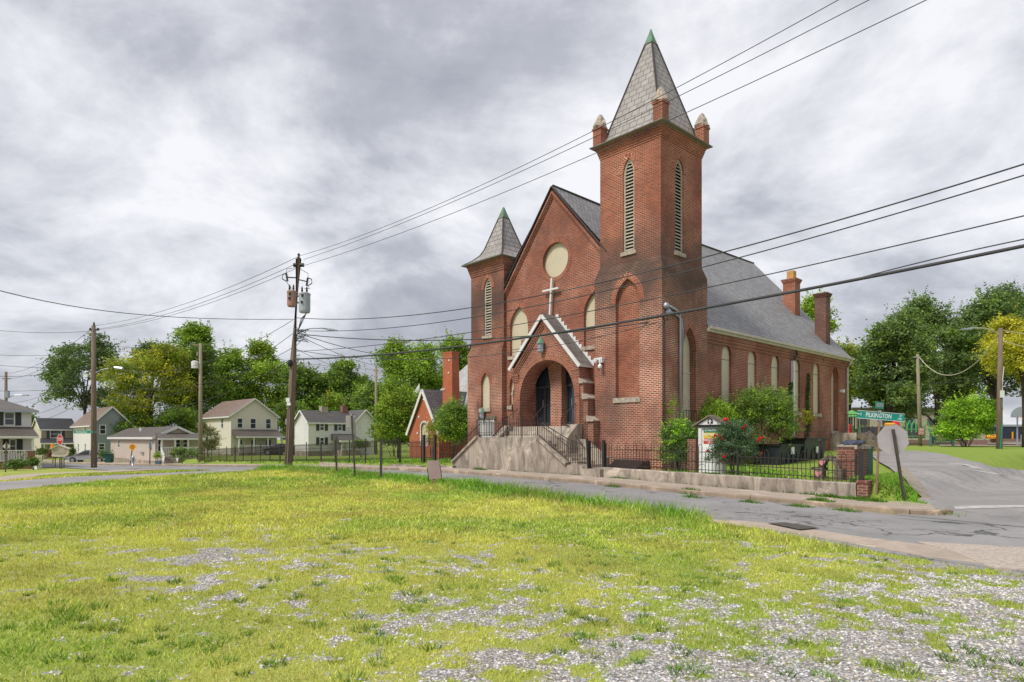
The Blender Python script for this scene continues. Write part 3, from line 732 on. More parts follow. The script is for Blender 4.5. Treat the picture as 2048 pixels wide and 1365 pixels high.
FT = .30                           # facade plane
W1, ZR, ZE, TL = -11.9, 12.78, 6.50, 19.3
AX = F(1107, 373, FT)[0]; ZR = F(1107, 373, FT)[1]
XR = -.12
# openings of the facade
def op_from(pxl, pxr, sill, spring, apex, t, fn=F):
    (a, z0), (b, _) = fn(pxl, sill, t), fn(pxr, sill, t); m = (pxl + pxr) / 2
    return gothic((a + b) / 2, abs(b - a), z0, fn(m, spring, t)[1], fn(m, apex, t)[1])
wl = op_from(1020, 1056, 714, 655, 614, FT)
wr_c, wr_z = F(1190, 583, FT); wr = gothic(wr_c, wl[-1][0] - wl[0][0], wl[0][1], wl[1][1], F(1038, 614, FT)[1])
rc = F(1110.5, 520, FT); r_r = (F(1136, 518, FT)[0] - F(1085, 523, FT)[0]) / 2
rose = [(rc[0] + r_r * math.cos(2 * PI * i / 28), rc[1] + r_r * math.sin(2 * PI * i / 28)) for i in range(28)]
wsm = op_from(1019, 1034, 812, 775, 750, FT)
d1 = op_from(1063, 1101, 853, 775, 716, FT); d2 = op_from(1122, 1150, 853, 775, 718, FT)
zl = 2.16
fac_z0 = .2
PT = -.42
pd = op_from(1040, 1149, 853, 790, 720, PT)
def drop_arch(c, w, sill, spring, apex, n=10):
    a = w / 2; h = apex - spring; pts = [(c - a, sill)]
    for i in range(2 * n + 1):
        u = PI - PI * i / (2 * n); x = math.cos(u); pts.append((c + a * x, spring + h * ((1 - abs(x) ** 2.2) ** .5) * (1 - .06 * abs(x) * (1 - abs(x)))))
    return pts + [(c + a, sill)]
pd = drop_arch((pd[0][0] + pd[-1][0]) / 2, pd[-1][0] - pd[0][0], zl, F(1095, 797, PT)[1], F(1092, 720, PT)[1])
pdh = [(x + (.02 if x < AX else -.02) * 0, z) for x, z in pd]
eavL = ZR - 1.17 * (AX - LT1) * -1
slope = 1.14
xl_e = LT1 - .3; xr_e = -TS + .4
outer = [(xl_e, fac_z0), (xr_e, fac_z0), (xr_e, ZR - .12 - slope * (xr_e - AX)), (AX, ZR - .12), (xl_e, ZR - .12 - slope * 1.12 * (AX - xl_e))]
wall = MB()
wall.panel(outer, [wl, wr, rose, wsm, pdh], fy(FT), 0, .14)
# the nave wall at the right side with its windows
side_w = []
for a, b, ap, sp, si in ((1443.5, 1462, 689.5, 716, 834), (1496, 1512.5, 698.5, 722, 832), (1543, 1558, 707.5, 728, 830), (1586, 1600, 715.5, 735, 823), (1626, 1639.5, 722.5, 742, 822)):
    side_w.append(op_from(a, b, si, sp, ap, XR, S))
cs_ = side_w; ws_ = sum(g[-1][0] - g[0][0] for g in cs_) / 5; zs_ = np.mean([g[0][1] for g in cs_[2:]]); zp_ = np.mean([g[1][1] for g in cs_]); za_ = np.mean([max(p[1] for p in g) for g in cs_])
side_w = [gothic((g[0][0] + g[-1][0]) / 2, ws_, zs_, zp_, za_) for g in cs_]
sdoor = op_from(1662, 1675, 862, 748, 730, XR, S)
sdoor = gothic((sdoor[0][0] + sdoor[-1][0]) / 2 + .1, 1.0, sdoor[0][1], za_ - .75, za_)
wall.panel([(TS - .2, .2), (TL, .2), (TL, 6.12), (TS - .2, 6.12)], side_w + [sdoor], fx(XR), 0, .30)
# corbel course under the eaves, far walls
for i, (z0, z1) in enumerate(((5.66, 5.80), (5.80, 5.94), (5.94, 6.12))): wall.box(XR - .02, XR + .04 * (i + 1), TS, TL, z0, z1)
wall.quad((XR, TL, .2), (W1, TL, .2), (W1, TL, 6.3), (XR, TL, 6.3)); wall.quad((W1, TL, .2), (W1, FT, .2), (W1, FT, 6.3), (W1, TL, 6.3))
wall.add([(XR, TL, 6.12), (W1, TL, 6.3), (AX, TL, ZR - .3)], [(0, 1, 2)])
# stepped raking corbels of the gable
for k in range(3):
    d0 = .10 + k * .085; pr = .045 * (3 - k)
    for sx, ex, sl in ((1, xr_e, slope), (-1, xl_e, slope * 1.12)):
        L = abs(ex - AX); a = (AX, ZR - .12 - d0); b = (ex, ZR - .12 - d0 - sl * L); w = .085 * math.hypot(1, sl)
        vs = [(a[0], FT - pr, a[1]), (b[0], FT - pr, b[1]), (b[0], FT - pr, b[1] - w), (a[0], FT - pr, a[1] - w)]
        vb = [(x, FT, z) for x, y, z in vs]
        wall.add(vs + vb, [(0, 1, 2, 3), (0, 4, 5, 1), (3, 2, 6, 7)] if sx > 0 else [(3, 2, 1, 0), (1, 5, 4, 0), (7, 6, 2, 3)])
def arch_part(par, g, w, tf, d=-.012, off=0, whole=False):
    a = g if whole else arch_only(g); mb = MB(); mb.ring(grow(a, off, 0) if off else a, grow(a, off + w, 0), tf, d); ch.part('brick_arch', mb, M['brick'], par)
w_o = ch.part('wall', wall, [M['brick_wall']])
for g in (wl, wr, wsm): arch_part(w_o, g, .21, fy(FT))
arch = MB()
arch.ring(rose + rose[:1], [(rc[0] + (x - rc[0]) * (1 + .2 / r_r), rc[1] + (z - rc[1]) * (1 + .2 / r_r)) for x, z in rose + rose[:1]], fy(FT))
for g in side_w + [sdoor]:
    arch_part(w_o, g, .12, fx(XR), -.02); arch_part(w_o, g, .11, fx(XR), -.012, .13)
ch.part('brick_arch', arch, [M['brick']], w_o)
def board(g, tf, dep, name='window', joint=None, sill=True, sillw=.12):
    mb = MB(); mb.panel(g, [], lambda u, v, d: tf(u, v, d + dep), 0)
    o = ch.part(name, mb, M['board'])
    if joint:
        x0, x1 = g[0][0], g[-1][0]; j = MB(); a, b = tf(x0, joint - .02, dep - .012), tf(x1, joint + .02, dep + .02)
        j.box(a[0], b[0], a[1], b[1], a[2], b[2]); ch.part('joint_strip', j, M['board_edge'], o)
    if sill:
        x0, x1 = g[0][0], g[-1][0]; z = g[0][1]; a, b = tf(x0 - sillw, z - .16, -.07), tf(x1 + sillw, z, dep + .02); j = MB(); j.box(a[0], b[0], a[1], b[1], a[2], b[2]); ch.part('window_sill', j, M['stone'], o)
    return o
for g in (wl, wr): board(g, fy(FT), .14, joint=g[0][1] + .35)
board(rose, fy(FT), .16, sill=False, name='round_window'); board(wsm, fy(FT), .14)
for g in side_w: board(g, fx(XR), .10, joint=g[1][1] - .15)
sd = MB(); sd.panel(sdoor, [], lambda u, v, d: fx(XR)(u, v, d + .28), 0); so = ch.part('side_door', sd, M['board'])
j = MB(); j.box(XR - .3, XR + .05, sdoor[0][0] - .1, sdoor[-1][0] + .1, sdoor[0][1] - .15, sdoor[0][1]); ch.part('door_step', j, M['conc'], so)
# main roof
roof = MB(); zb = ZR
ex, ez = XR + .22, 6.30
y0, y1 = FT - .06, TL + .15
sr = (ZR - ez) / (ex - AX)
yh = TS - .3
# right slope (behind the tower it starts beyond the tower's rear), left slope
nseg = 10
for i in range(nseg):
    ya, yb = y0 + (y1 - y0) * i / nseg, y0 + (y1 - y0) * (i + 1) / nseg
    sag = lambda y: -.13 * math.sin(PI * (y - y0) / (y1 - y0)) 
    xs_a = ex if ya > TS - .1 else -TS + .05
    P = lambda x, y, top=0: (x, y, ZR + sag(y) * (1 - abs(x - AX) / (ex - AX)) - sr * (x - AX) + top) if x >= AX else (x, y, ZR + sag(y) - sr * 1.02 * (AX - x) + top)
    if ya < TS + 1.2 < yb or ya < TS: 
        m_ = min(yb, TS - .02) if ya < TS else ya
        if ya < TS: roof.quad(P(AX, ya), P(-TS + .06, ya), P(-TS + .06, m_), P(AX, m_))
        if yb > TS:
            q = max(ya, TS - .02); roof.quad(P(AX, q), P(ex, q), P(ex, yb), P(AX, yb))
    else: roof.quad(P(AX, ya), P(ex, ya), P(ex, yb), P(AX, yb))
    roof.quad(P(2 * AX - ex, ya), P(AX, ya), P(AX, yb), P(2 * AX - ex, yb))
ro = ch.part('roof', roof, M['slate'])
rd = MB(); rd.tube([(AX, y0, ZR + .02), (AX, (y0 + y1) / 2, ZR - .11), (AX, y1, ZR + .02)], .05, 6); ch.part('ridge', rd, M['flash'], ro)
co = MB()      # pale coping along the front rakes
for exx, sl in ((xr_e + .1, slope), (xl_e, slope * 1.12)):
    L = abs(exx - AX); s_ = 1 if exx > AX else -1
    co.bar((AX, FT - .10, ZR - .04), (exx, FT - .10, ZR - .04 - sl * L), .15, .04)
ch.part('coping', co, M['flash'], ro)
gut = MB(); gut.box(ex - .12, ex + .02, TS - .02, y1, ez - .20, ez - .03); gut.box(ex + .02, ex + .12, TS - .02, y1, ez - .10, ez + .01)
ch.part('gutter', gut, M['trim'], ro)
chm = MB()
def stack(cx_, cy_, w, z0, z1, mb, cap=True):
    mb.box(cx_ - w / 2, cx_ + w / 2, cy_ - w / 2, cy_ + w / 2, z0, z1)
    if cap:
        for k in range(3): q = w / 2 + .03 + .03 * k; mb.box(cx_ - q, cx_ + q, cy_ - q, cy_ + q, z1 + k * .075, z1 + (k + 1) * .075)
t1, zt1 = S(1583, 560, -2.6); stack(-2.6, S(1583, 560, -2.6)[0], .72, 8, S(1583, 561, -2.6)[1] - .2, chm)
c1 = ch.part('chimney', chm, M['brick'], ro); pt = MB(); pt.box(-2.6 - .2, -2.6 + .2, t1 - .2, t1 + .2, zt1 + .0, zt1 + .5); ch.part('chimney_pot', pt, M['yellow_sign'] if 0 else plain('clay_pot', (.65, .36, .12), .8), ro)
ch2 = MB(); t2, zt2 = S(1645, 596, -.85); stack(-.85, t2, .62, 6.2, zt2, ch2); ch.part('chimney', ch2, M['brick_dark'], ro)
# --- bell tower
tw = MB(); zt = 8.30; zsft = 8.75; zcn = 13.33
ra = op_from(1231, 1279, 797, 604, 557, 0)
td = op_from(1366.5, 1392, 832, 700, 655, 0, S); td = gothic((td[0][0] + td[-1][0]) / 2, td[-1][0] - td[0][0], .9, td[1][1], max(p[1] for p in td))
hatch = [F(1226, 921)[0], F(1283, 928)[0]]
tw.panel([(-TS, .1), (0, .1), (0, zt), (-TS, zt)], [ra], fy(0), 0, .17)
rp = MB()
tw.panel([(0, .1), (TS, .1), (TS, zt), (0, zt)], [td], fx(0), 0, .42)
tw.quad((-TS, TS, .1), (-TS, 0, .1), (-TS, 0, zt), (-TS, TS, zt)); tw.quad((0, TS, .1), (-TS, TS, .1), (-TS, TS, zt), (0, TS, zt))
# stepped weathering, shaft
nst = 6
for k in range(nst):
    q = IN * (k + .5) / nst; z0, z1 = zt + (zsft - zt) * k / nst, zt + (zsft - zt) * (k + 1) / nst
    tw.box(-TS + q, -q, q, TS - q, z0 - (.0 if k else 0), z1)
two = ch.part('bell_tower', tw, [M['brick_low']])
rp.panel(ra, [], lambda u, v, d: (u, .17, v)); ch.part('blind_panel', rp, [M['brick']], two)
sh = MB(); i0 = IN
lvf = op_from(1246.5, 1268.5, 506, 345, 316, i0); lvs = op_from(1350.5, 1367, 503, 345, 318, -i0, S)
sh.panel([(-TS + i0, zsft - .02), (-i0, zsft - .02), (-i0, zcn), (-TS + i0, zcn)], [lvf], fy(i0), 0, .16)
sh.panel([(i0, zsft - .02), (TS - i0, zsft - .02), (TS - i0, zcn), (i0, zcn)], [lvs], fx(-i0), 0, .16)
sh.quad((-TS + i0, TS - i0, zsft), (-TS + i0, i0, zsft), (-TS + i0, i0, zcn), (-TS + i0, TS - i0, zcn)); sh.quad((-i0, TS - i0, zsft), (-TS + i0, TS - i0, zsft), (-TS + i0, TS - i0, zcn), (-i0, TS - i0, zcn))
for k in range(6): q = i0 - .024 * (k + 1); sh.box(-TS + q, -q, q, TS - q, zcn + k * .08, zcn + (k + 1) * .08)
ch.part('shaft', sh, M['brick_shaft'], two)
arch_part(two, ra, .24, fy(0)); arch_part(two, td, .22, fx(0)); arch_part(two, lvf, .24, fy(i0)); arch_part(two, lvs, .24, fx(-i0))
def louvre(g, tf, par, sh_=None):
    x0, x1 = g[0][0], g[-1][0]; z0 = g[0][1]; zap = max(p[1] for p in g)
    v = MB(); v.panel(g, [], lambda u, w, d: tf(u, w, d + .155)); vo = ch.part('louvre_window', v, M['void'], par)
    s_ = MB(); inn = [((x - (x0 + x1) / 2) * .72 + (x0 + x1) / 2, (z - z0) * .965 + z0 + .03) for x, z in g]
    s_.ring(inn, g, lambda u, w, d: tf(u, w, d + .05), 0, 0, .06)
    z = z0 + .06; n = 0
    while z < zap - .12:
        hw = (x1 - x0) / 2
        for (a, za), (b, zb_) in zip(g[1:-1], g[2:]):
            if min(za, zb_) <= z + .05 <= max(za, zb_) and a < (x0 + x1) / 2: hw = (x0 + x1) / 2 - (a + (b - a) * (z + .05 - za) / (zb_ - za + 1e-9))
        c = (x0 + x1) / 2; hw -= .03
        if hw > .05: s_.add([tf(c - hw, z, .045), tf(c + hw, z, .045), tf(c + hw, z + .095, .13), tf(c - hw, z + .095, .13), tf(c - hw, z - .016, .05), tf(c + hw, z - .016, .05)], [(0, 1, 2, 3), (4, 5, 1, 0)])
        z += .135
    ch.part('louvres', s_, M['louver'], par)
    a, b = tf(x0 - .1, z0 - .15, -.06), tf(x1 + .1, z0, .14); j = MB(); j.box(a[0], b[0], a[1], b[1], a[2], b[2]); ch.part('window_sill', j, M['stone'], par)
louvre(lvf, fy(i0), two); louvre(lvs, fx(-i0), two)
a, b = F(1227, 797), F(1281, 803); j = MB(); j.box(a[0], b[0], -.05, .18, b[1] - .02, a[1]); ch.part('window_sill', j, M['stone'], two)
# tower side opening: board above, white door below
bd = MB(); zm = S(1380, 746, -.42)[1]; hi = [p for p in td if p[1] > zm]; bd.panel([(td[0][0], zm)] + hi + [(td[-1][0], zm)], [], lambda u, v, d: (-.30, u, v)); ch.part('boarded_arch', bd, M['board'], two)
bd = MB(); bd.box(-.34, -.28, td[0][0], td[-1][0], .9, zm - .06); bd.box(-.30, -.26, td[0][0], td[-1][0], zm - .06, zm); ch.part('tower_door', bd, M['trim'], two)
rl = MB()
for k in range(6): y = td[0][0] + (td[-1][0] - td[0][0]) * k / 5; rl.bar((.02, y, 1.7), (.02, y, 2.75), .018)
rl.bar((.02, td[0][0], 2.75), (.02, td[-1][0], 2.75), .025); rl.bar((.02, td[0][0], 1.75), (.02, td[-1][0], 1.75), .02); ch.part('window_guard', rl, M['iron'], two)
# spire
ze = zcn + 6 * .08; cxs = cys = 0
sx, sy = -TS / 2, TS / 2; hb = TS / 2 + .15; zap = 18.72
def at_x(mb, f): 
    mb.v = [(x + sx, y + sy, z) for x, y, z in mb.v]; return mb
hs = lambda z: 1.32 * (zap - z) / (zap - 14.25)
sp = MB(); prof = [(hb, ze + .03), (hb - .22, ze + .13), (1.47, 14.06), (hs(14.25), 14.25), (hs(15.5), 15.5), (hs(17.0), 17.0), (hs(18.18), 18.18)]
sp.sqlathe(sx, sy, prof); spo = ch.part('spire', sp, M['slate_spire'], two)
cp = MB(); cp.sqlathe(sx, sy, [(hs(18.14) + .035, 18.14), (hs(18.6) + .03, 18.6), (.02, 18.80)]); ch.part('copper_cap', cp, M['copper'], two)
hp = MB()
for a, b in ((1, -1), (-1, -1), (1, 1), (-1, 1)):
    hp.tube([(sx + a * hs(18.16), sy + b * hs(18.16), 18.16), (sx + a * hs(14.3), sy + b * hs(14.3), 14.3)], .045, 5)
ch.part('hip_flashing', hp, M['flash'], two)
ev = MB(); ev.sqlathe(sx, sy, [(TS / 2 - .02, ze - .03), (hb + .01, ze - .005), (hb + .02, ze + .035), (hb - .02, ze + .045)]); ch.part('eaves', ev, plain('eaves_lead', (.24, .22, .18), .7), two)
for a, b in ((1, -1), (-1, -1), (1, 1), (-1, 1)):
    cx_, cy_ = sx + a * (TS / 2 - .16), sy + b * (TS / 2 - .16); p = MB(); p.sqlathe(cx_, cy_, [(.215, ze + .02), (.215, ze + .72), (.25, ze + .74), (.25, ze + .82)])
    ch.part('pinnacle', p, M['brick'], two)
    rk = MB(); random.seed(int(a * 3 + b + 9)); rings = []
    for h, z in ((.26, .82), (.27, .90), (.23, 1.03), (.17, 1.2), (.10, 1.36), (.04, 1.42)):
        rings.append([(cx_ + h * math.cos(PI / 4 + k * PI / 4) * random.uniform(.95, 1.3), cy_ + h * math.sin(PI / 4 + k * PI / 4) * random.uniform(.95, 1.3), ze + z + random.uniform(-.02, .02)) for k in range(8)])
    rk.loft(rings); ch.part('stone_cap', rk, M['stone'], two)
# conduits, weatherheads, service pipes on the tower's right face
cd = MB(); y1_, z1_ = S(1329, 641, .06); cd.tube([(.06, y1_ - .25, z1_ + .12), (.06, y1_ - .08, z1_ + .18), (.06, y1_, z1_), (.06, y1_, .8)], .03, 6); ch.part('conduit', cd, M['rust_iron'])
for px, pt_, pb, r in ((1361, 628, 945, .051), (1365, 640, 715, .036)):
    cd = MB(); y, z = S(px, pt_ + 22, .08); yh_, zh = S(px, pt_, .08); cd.tube([(.08, y - .95, zh + .22), (.08, y - .35, zh + .12), (.08, y - .08, zh + .0), (.08, y, z), (.08, y, .8 if r > .05 else S(px, pb, .08)[1])], r, 8)
    o = ch.part('conduit', cd, M['galv'], smooth=True)
    hd = MB(); hd.lathe((.08, y - 1.0, zh + .12), [(.05, -.06), (.12, 0), (.13, .08), (.08, .17), (.02, .2)], 8); ch.part('weatherhead', hd, M['galv'], o, smooth=True)
# downspouts
a, z1 = S(1590, 690, XR + .1); ds = MB(); ds.tube([(XR + .12, a, 6.2), (XR + .18, a + .1, 5.9), (XR + .12, a - .2, 5.5)], .045, 6); o = ch.part('downspout', ds, M['metal_dark'])
ds = MB(); ds.box(XR + .02, XR + .16, a - .3, a - .14, .7, 5.55); ch.part('downspout_pipe', ds, M['white'], o)
ds = MB(); ds.tube([(XR + .28, TL - .1, 6.22), (XR + .2, TL - .25, 5.9), (XR + .1, TL - .3, 5.7), (XR + .1, TL - .3, .9)], .06, 7); ch.part('downspout', ds, M['trim'])
# --- left tower
lt = MB(); lz = F(975, 695)[1]; lw = LT1 - LT0; li = .13; lc = F(970, 535)[1] - .1; le = F(1004, 512)[1]
lw1 = op_from(962, 979, 818, 770, 746, 0)
lt.panel([(LT0, .1), (LT1, .1), (LT1, lz - .25), (LT0, lz - .25)], [lw1], fy(0), 0, .16)
lt.quad((LT1, 0, .1), (LT1, lw, .1), (LT1, lw, lz - .25), (LT1, 0, lz - .25)); lt.quad((LT0, lw, .1), (LT0, 0, .1), (LT0, 0, lz - .25), (LT0, lw, lz - .25))
for k in range(4): q = li * (k + .5) / 4; lt.box(LT0 + q, LT1 - q * .3, q, lw - q, lz - .25 + .09 * k, lz - .25 + .09 * (k + 1))
lto = ch.part('left_tower', lt, M['brick_low'])
l2 = MB(); zc_ = le - .62
llv = op_from(968, 983, 673, 578, 556, li)
l2.panel([(LT0 + li, lz), (LT1, lz), (LT1, zc_), (LT0 + li, zc_)], [llv], fy(li), 0, .16); l2.quad((LT1, li, lz), (LT1, lw - li, lz), (LT1, lw - li, zc_), (LT1, li, zc_)); l2.quad((LT0 + li, lw - li, lz), (LT0 + li, li, lz), (LT0 + li, li, zc_), (LT0 + li, lw - li, zc_))
for k in range(6): q = .028 * (k + 1); l2.box(LT0 + li - q, LT1 + .02 + q * .6, li - q, lw - li + q, zc_ + .1 * k, zc_ + .1 * (k + 1))
ch.part('shaft', l2, M['brick_shaft'], lto)
arch_part(lto, lw1, .2, fy(0)); arch_part(lto, llv, .2, fy(li))
louvre(llv, fy(li), lto); board(lw1, fy(0), .13)
lcx, lcy, lh = (LT0 + LT1) / 2, lw / 2, lw / 2
pr = [(lh + .22, le), (lh - .16, le + .24), (.86, le + .52), (.70, le + .82)]; lap = F(1005, 416, lcy)[1]; hk = lambda z: .70 * (lap - z) / (lap - le - .82)
l3 = MB(); l3.sqlathe(lcx, lcy, pr + [(hk(lap - .55), lap - .55)]); ch.part('spire', l3, M['slate_spire'], lto)
l4 = MB(); l4.sqlathe(lcx, lcy, [(hk(lap - .58) + .03, lap - .58), (.03, lap)]); ch.part('copper_cap', l4, M['copper'], lto)
l5 = MB()
for a, b in ((1, -1), (-1, -1), (1, 1), (-1, 1)): l5.tube([(lcx + a * hh, lcy + b * hh, z) for hh, z in [(hk(lap - .56), lap - .56)] + pr[::-1]], .04, 5)
ch.part('hip_flashing', l5, M['flash'], lto)
l6 = MB(); l6.sqlathe(lcx, lcy, [(lh, le - .05), (lh + .23, le - .03), (lh + .24, le + .02)]); ch.part('eaves', l6, M['eaves'] if 'eaves' in M else plain('eaves_lead', (.2, .19, .15), .7), lto)
# cellar door under the left tower window
a, b = F(957, 840), F(989, 876); dd = MB(); dd.box(a[0], b[0], -.03, .05, .9, a[1]); m_ = (a[0] + b[0]) / 2; dd.box(m_ - .02, m_ + .02, -.045, 0, .9, a[1]); o = ch.part('cellar_door', dd, M['white'])
dd = MB(); dd.box(a[0] - .12, b[0] + .12, -.05, .06, a[1], a[1] + .16); ch.part('lintel', dd, M['wood_old'], o)
gd = MB()
for k in range(11): x = a[0] + (b[0] - a[0]) * k / 10; gd.bar((x, -.12, .95), (x, -.12, a[1]), .015)
for z in (1.1, 1.5, 1.9, a[1] - .03): gd.bar((a[0], -.12, z), (b[0], -.12, z), .018)
ch.part('door_grille', gd, M['iron'], o)
def lantern(px, py, t, sc=1.0):
    x, z = F(px, py, t); y = t - .16; L = MB(); L.lathe((x, y, z), [(.07 * sc, -.28 * sc), (.11 * sc, -.24 * sc), (.11 * sc, .0), (.13 * sc, .02)], 6); o = ch.part('wall_lantern', L, M['galv'])
    L = MB(); L.lathe((x, y, z), [(.155 * sc, .02 * sc), (.12 * sc, .1 * sc), (.03 * sc, .24 * sc), (.01, .30 * sc)], 6); L.bar((x, y, z + .05), (x, t, z + .05), .03); ch.part('lantern_roof', L, M['copper'], o)
PT = -.42
lantern(969, 827, 0, 1.05); lantern(1086.5, 690, PT, 1.3)
# --- porch
pl = F(1027, 850, PT)[0]; prr = F(1159, 850, PT)[0]; pax, paz = F(1088.5, 629, PT)
zpe = F(1159, 730, PT)[1]
po = MB(); po.panel([(pl, .4), (prr, .4), (prr, zpe - .05), (pax, paz - .25), (pl, zpe - .12)], [pd], fy(PT), 0, FT - PT)
po.quad((prr, PT, .4), (prr, FT, .4), (prr, FT, zpe), (prr, PT, zpe)); po.quad((pl, FT, .4), (pl, PT, .4), (pl, PT, zpe), (pl, FT, zpe))
for k in range(3):
    for ex_, s_ in ((prr, 1), (pl, -1)):
        d0 = .30 + .11 * k; a, b = (pax, paz - d0), (ex_, zpe - .1 - .11 * k); po.bar((a[0], PT - .02 * (3 - k), a[1]), (b[0], PT - .02 * (3 - k), b[1]), .03 * (3 - k), .10)
# corbelled imposts and buttress
for k in range(4): po.box(prr - .42, prr + .02 + .015 * k, PT - .03 - .02 * k, PT + .3, zpe - .5 + .09 * k, zpe - .41 + .09 * k); po.box(pl - .02 - .015 * k, pl + .38, PT - .03 - .02 * k, PT + .3, zpe - .5 + .09 * k, zpe - .41 + .09 * k)
poo = ch.part('porch', po, M['brick_wall'])
steps = [(.18, 765), (.42, 797), (.72, 842)]
for i, (w, py) in enumerate(steps):
    z = F(1168, py, PT)[1]; z_top = z; bz = MB(); bz.box(prr, prr + w, PT + .04, FT, .4, z); ch.part('buttress', bz, M['brick_low'], poo); bz = MB(); bz.box(pl - w * .6, pl, PT + .04, FT, .4, z - .3); ch.part('buttress', bz, M['brick_low'], poo)
    x0 = prr if i == 0 else prr + steps[i - 1][0]
    for xa, xb, zz in ((x0 - .02, prr + w + .05, z), (pl + .02 - (0 if i == 0 else steps[i - 1][0] * .6), pl - w * .6 - .05, z - .3)):
        st_ = MB(); st_.add([(xa, PT - .04, zz + .22), (xb, PT - .04, zz + .02), (xb, PT - .04, zz - .03), (xa, PT - .04, zz - .03), (xa, FT, zz + .22), (xb, FT, zz + .02), (xb, FT, zz - .03), (xa, FT, zz - .03)], [(0, 3, 2, 1), (0, 1, 5, 4), (1, 2, 6, 5), (2, 3, 7, 6), (4, 5, 6, 7)])
        ch.part('weathering_stone', st_, M['stone'], poo)
arch_part(poo, pd, .12, fy(PT)); arch_part(poo, pd, .14, fy(PT), -.012, .13)
pr_ = MB(); a = (pax, paz + .02)
for ex_, ez_ in ((prr + .16, F(1160, 729, PT)[1]), (pl - .12, F(1025, 737, PT)[1])):
    sl = (a[1] - ez_) / abs(ex_ - pax); pts = [(pax, PT - .17, a[1]), (ex_, PT - .17, ez_), (ex_, FT - .02, ez_), (pax, FT - .02, a[1])]
    pr_.quad(*(pts if ex_ > pax else pts[::-1]))
ch.part('porch_roof', pr_, tilemat('slate_porch', (.20, .19, .18), (.13, .125, .12), (.03, .03, .03), .3, .28), poo)
bb = MB()
for ex_, ez_ in ((prr + .16, F(1160, 729, PT)[1]), (pl - .12, F(1025, 737, PT)[1])): bb.bar((pax, PT - .19, a[1] - .1), (ex_, PT - .19, ez_ - .1), .05, .15)
bb.bar((prr + .12, PT - .15, zpe - .02), (prr + .12, FT, zpe - .02), .05, .14)
ch.part('bargeboard', bb, M['white'], poo)
fl = MB(); n = 13     # stepped flashing along the roof
ex_, ez_ = prr + .16, F(1160, 729, PT)[1]
for i in range(n):
    x = pax + .05 + (ex_ - pax) * (i + .5) / n; z = a[1] + (ez_ - a[1]) * (i + .5) / n; w = (ex_ - pax) / n
    fl.box(x - w / 2, x + w / 2, FT - .035, FT - .01, z - .12, z + .14)
ch.part('step_flashing', fl, M['white'], poo)
# inner wall with two pointed doorways and dark metal frames
zdo = zl + .02; iw = MB(); T2 = FT + .12
xa, xb = pd[0][0] - .8, pd[-1][0] + 1.2
def half_arch_door(pa, pb, top):
    (x0, _), (x1, _) = F(pa, 853, T2), F(pb, 853, T2); return x0, x1
A0, A1 = half_arch_door(1063, 1101, 0); B0, B1 = half_arch_door(1123, 1156, 0)
zsp = F(1080, 775, T2)[1]; ztop = F(1085, 712, T2)[1]
g1 = [(A0, zdo), (A0, zsp + .55), (A0 + .2, zsp + .95), (A0 + .5, zsp + 1.25), (A1 - .32, ztop + .2), (A1 - .12, zsp + .6), (A1, zsp), (A1, zdo)]
g2 = [(B0, zdo), (B0, zsp), (B0 - .02, zsp + .6), (B0 + .05, ztop + .1), (B0 + .4, zsp + 1.1), (B0 + .7, zsp + .75), (B1, zsp + .1), (B1, zdo)]
iw.panel([(xa, zl - .3), (xb, zl - .3), (xb, ztop + .9), (xa, ztop + .9)], [g1, g2], fy(T2), 0, .45); ch.part('inner_wall', iw, M['brick_low'], poo)
for g, x0, x1 in ((g1, A0, A1), (g2, B0, B1)):
    gl = MB(); gl.panel(g, [], lambda u, v, d: (u, T2 + .35, v)); o = ch.part('door', gl, M['glass'])
    fr_ = MB(); ztr = zsp - .05; y = T2 + .30; w = .085
    cxm = sum(p[0] for p in g) / len(g); czm = (zdo + ztop) / 2
    for (p, q) in zip(g, g[1:] + g[:1]):
        ip = lambda r: (r[0] + (cxm - r[0]) * .13, r[1] + (czm - r[1]) * .045)
        fr_.quad((p[0], y, p[1]), (q[0], y, q[1]), (ip(q)[0], y, ip(q)[1]), (ip(p)[0], y, ip(p)[1]))
    fr_.box(x0 + .02, x1 - .02, y - .02, y + .04, ztr, ztr + .13)
    for k in ((0, .5, 1) if g is g1 else (0, 1)): x = x0 + .07 + (x1 - x0 - .14) * k; fr_.box(x - w / 2, x + w / 2, y - .03, y + .04, zdo, ztr)
    fr_.box(x0 + .02, x1 - .02, y - .02, y + .04, zdo, zdo + .2)
    ch.part('door_frame', fr_, M['frame_dark'], o); h_ = MB(); h_.bar(((x0 + x1) / 2 - .08, y - .06, zdo + .9), ((x0 + x1) / 2 - .08, y - .06, zdo + 1.25), .025); ch.part('handle', h_, M['galv'], o)
# ceiling and back of the vestibule keep it dark
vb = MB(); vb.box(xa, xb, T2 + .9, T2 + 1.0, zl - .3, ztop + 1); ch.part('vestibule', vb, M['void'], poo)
# cross on the porch roof against the facade
cr = MB(); x0, z0 = F(1100, 627, FT - .16); x1, z1 = F(1104, 557, FT - .16)
cr.bar((x0, FT - .16, z0 - .1), (x1, FT - .16, z1), .095, .08); 
m0, m1 = F(1086, 583.5, FT - .16), F(1117.5, 576.5, FT - .16); zz = (m0[1] + m1[1]) / 2; cr.bar((m0[0], FT - .17, zz), (m1[0], FT - .17, zz), .09, .08)
ch.part('cross', cr, M['white'])
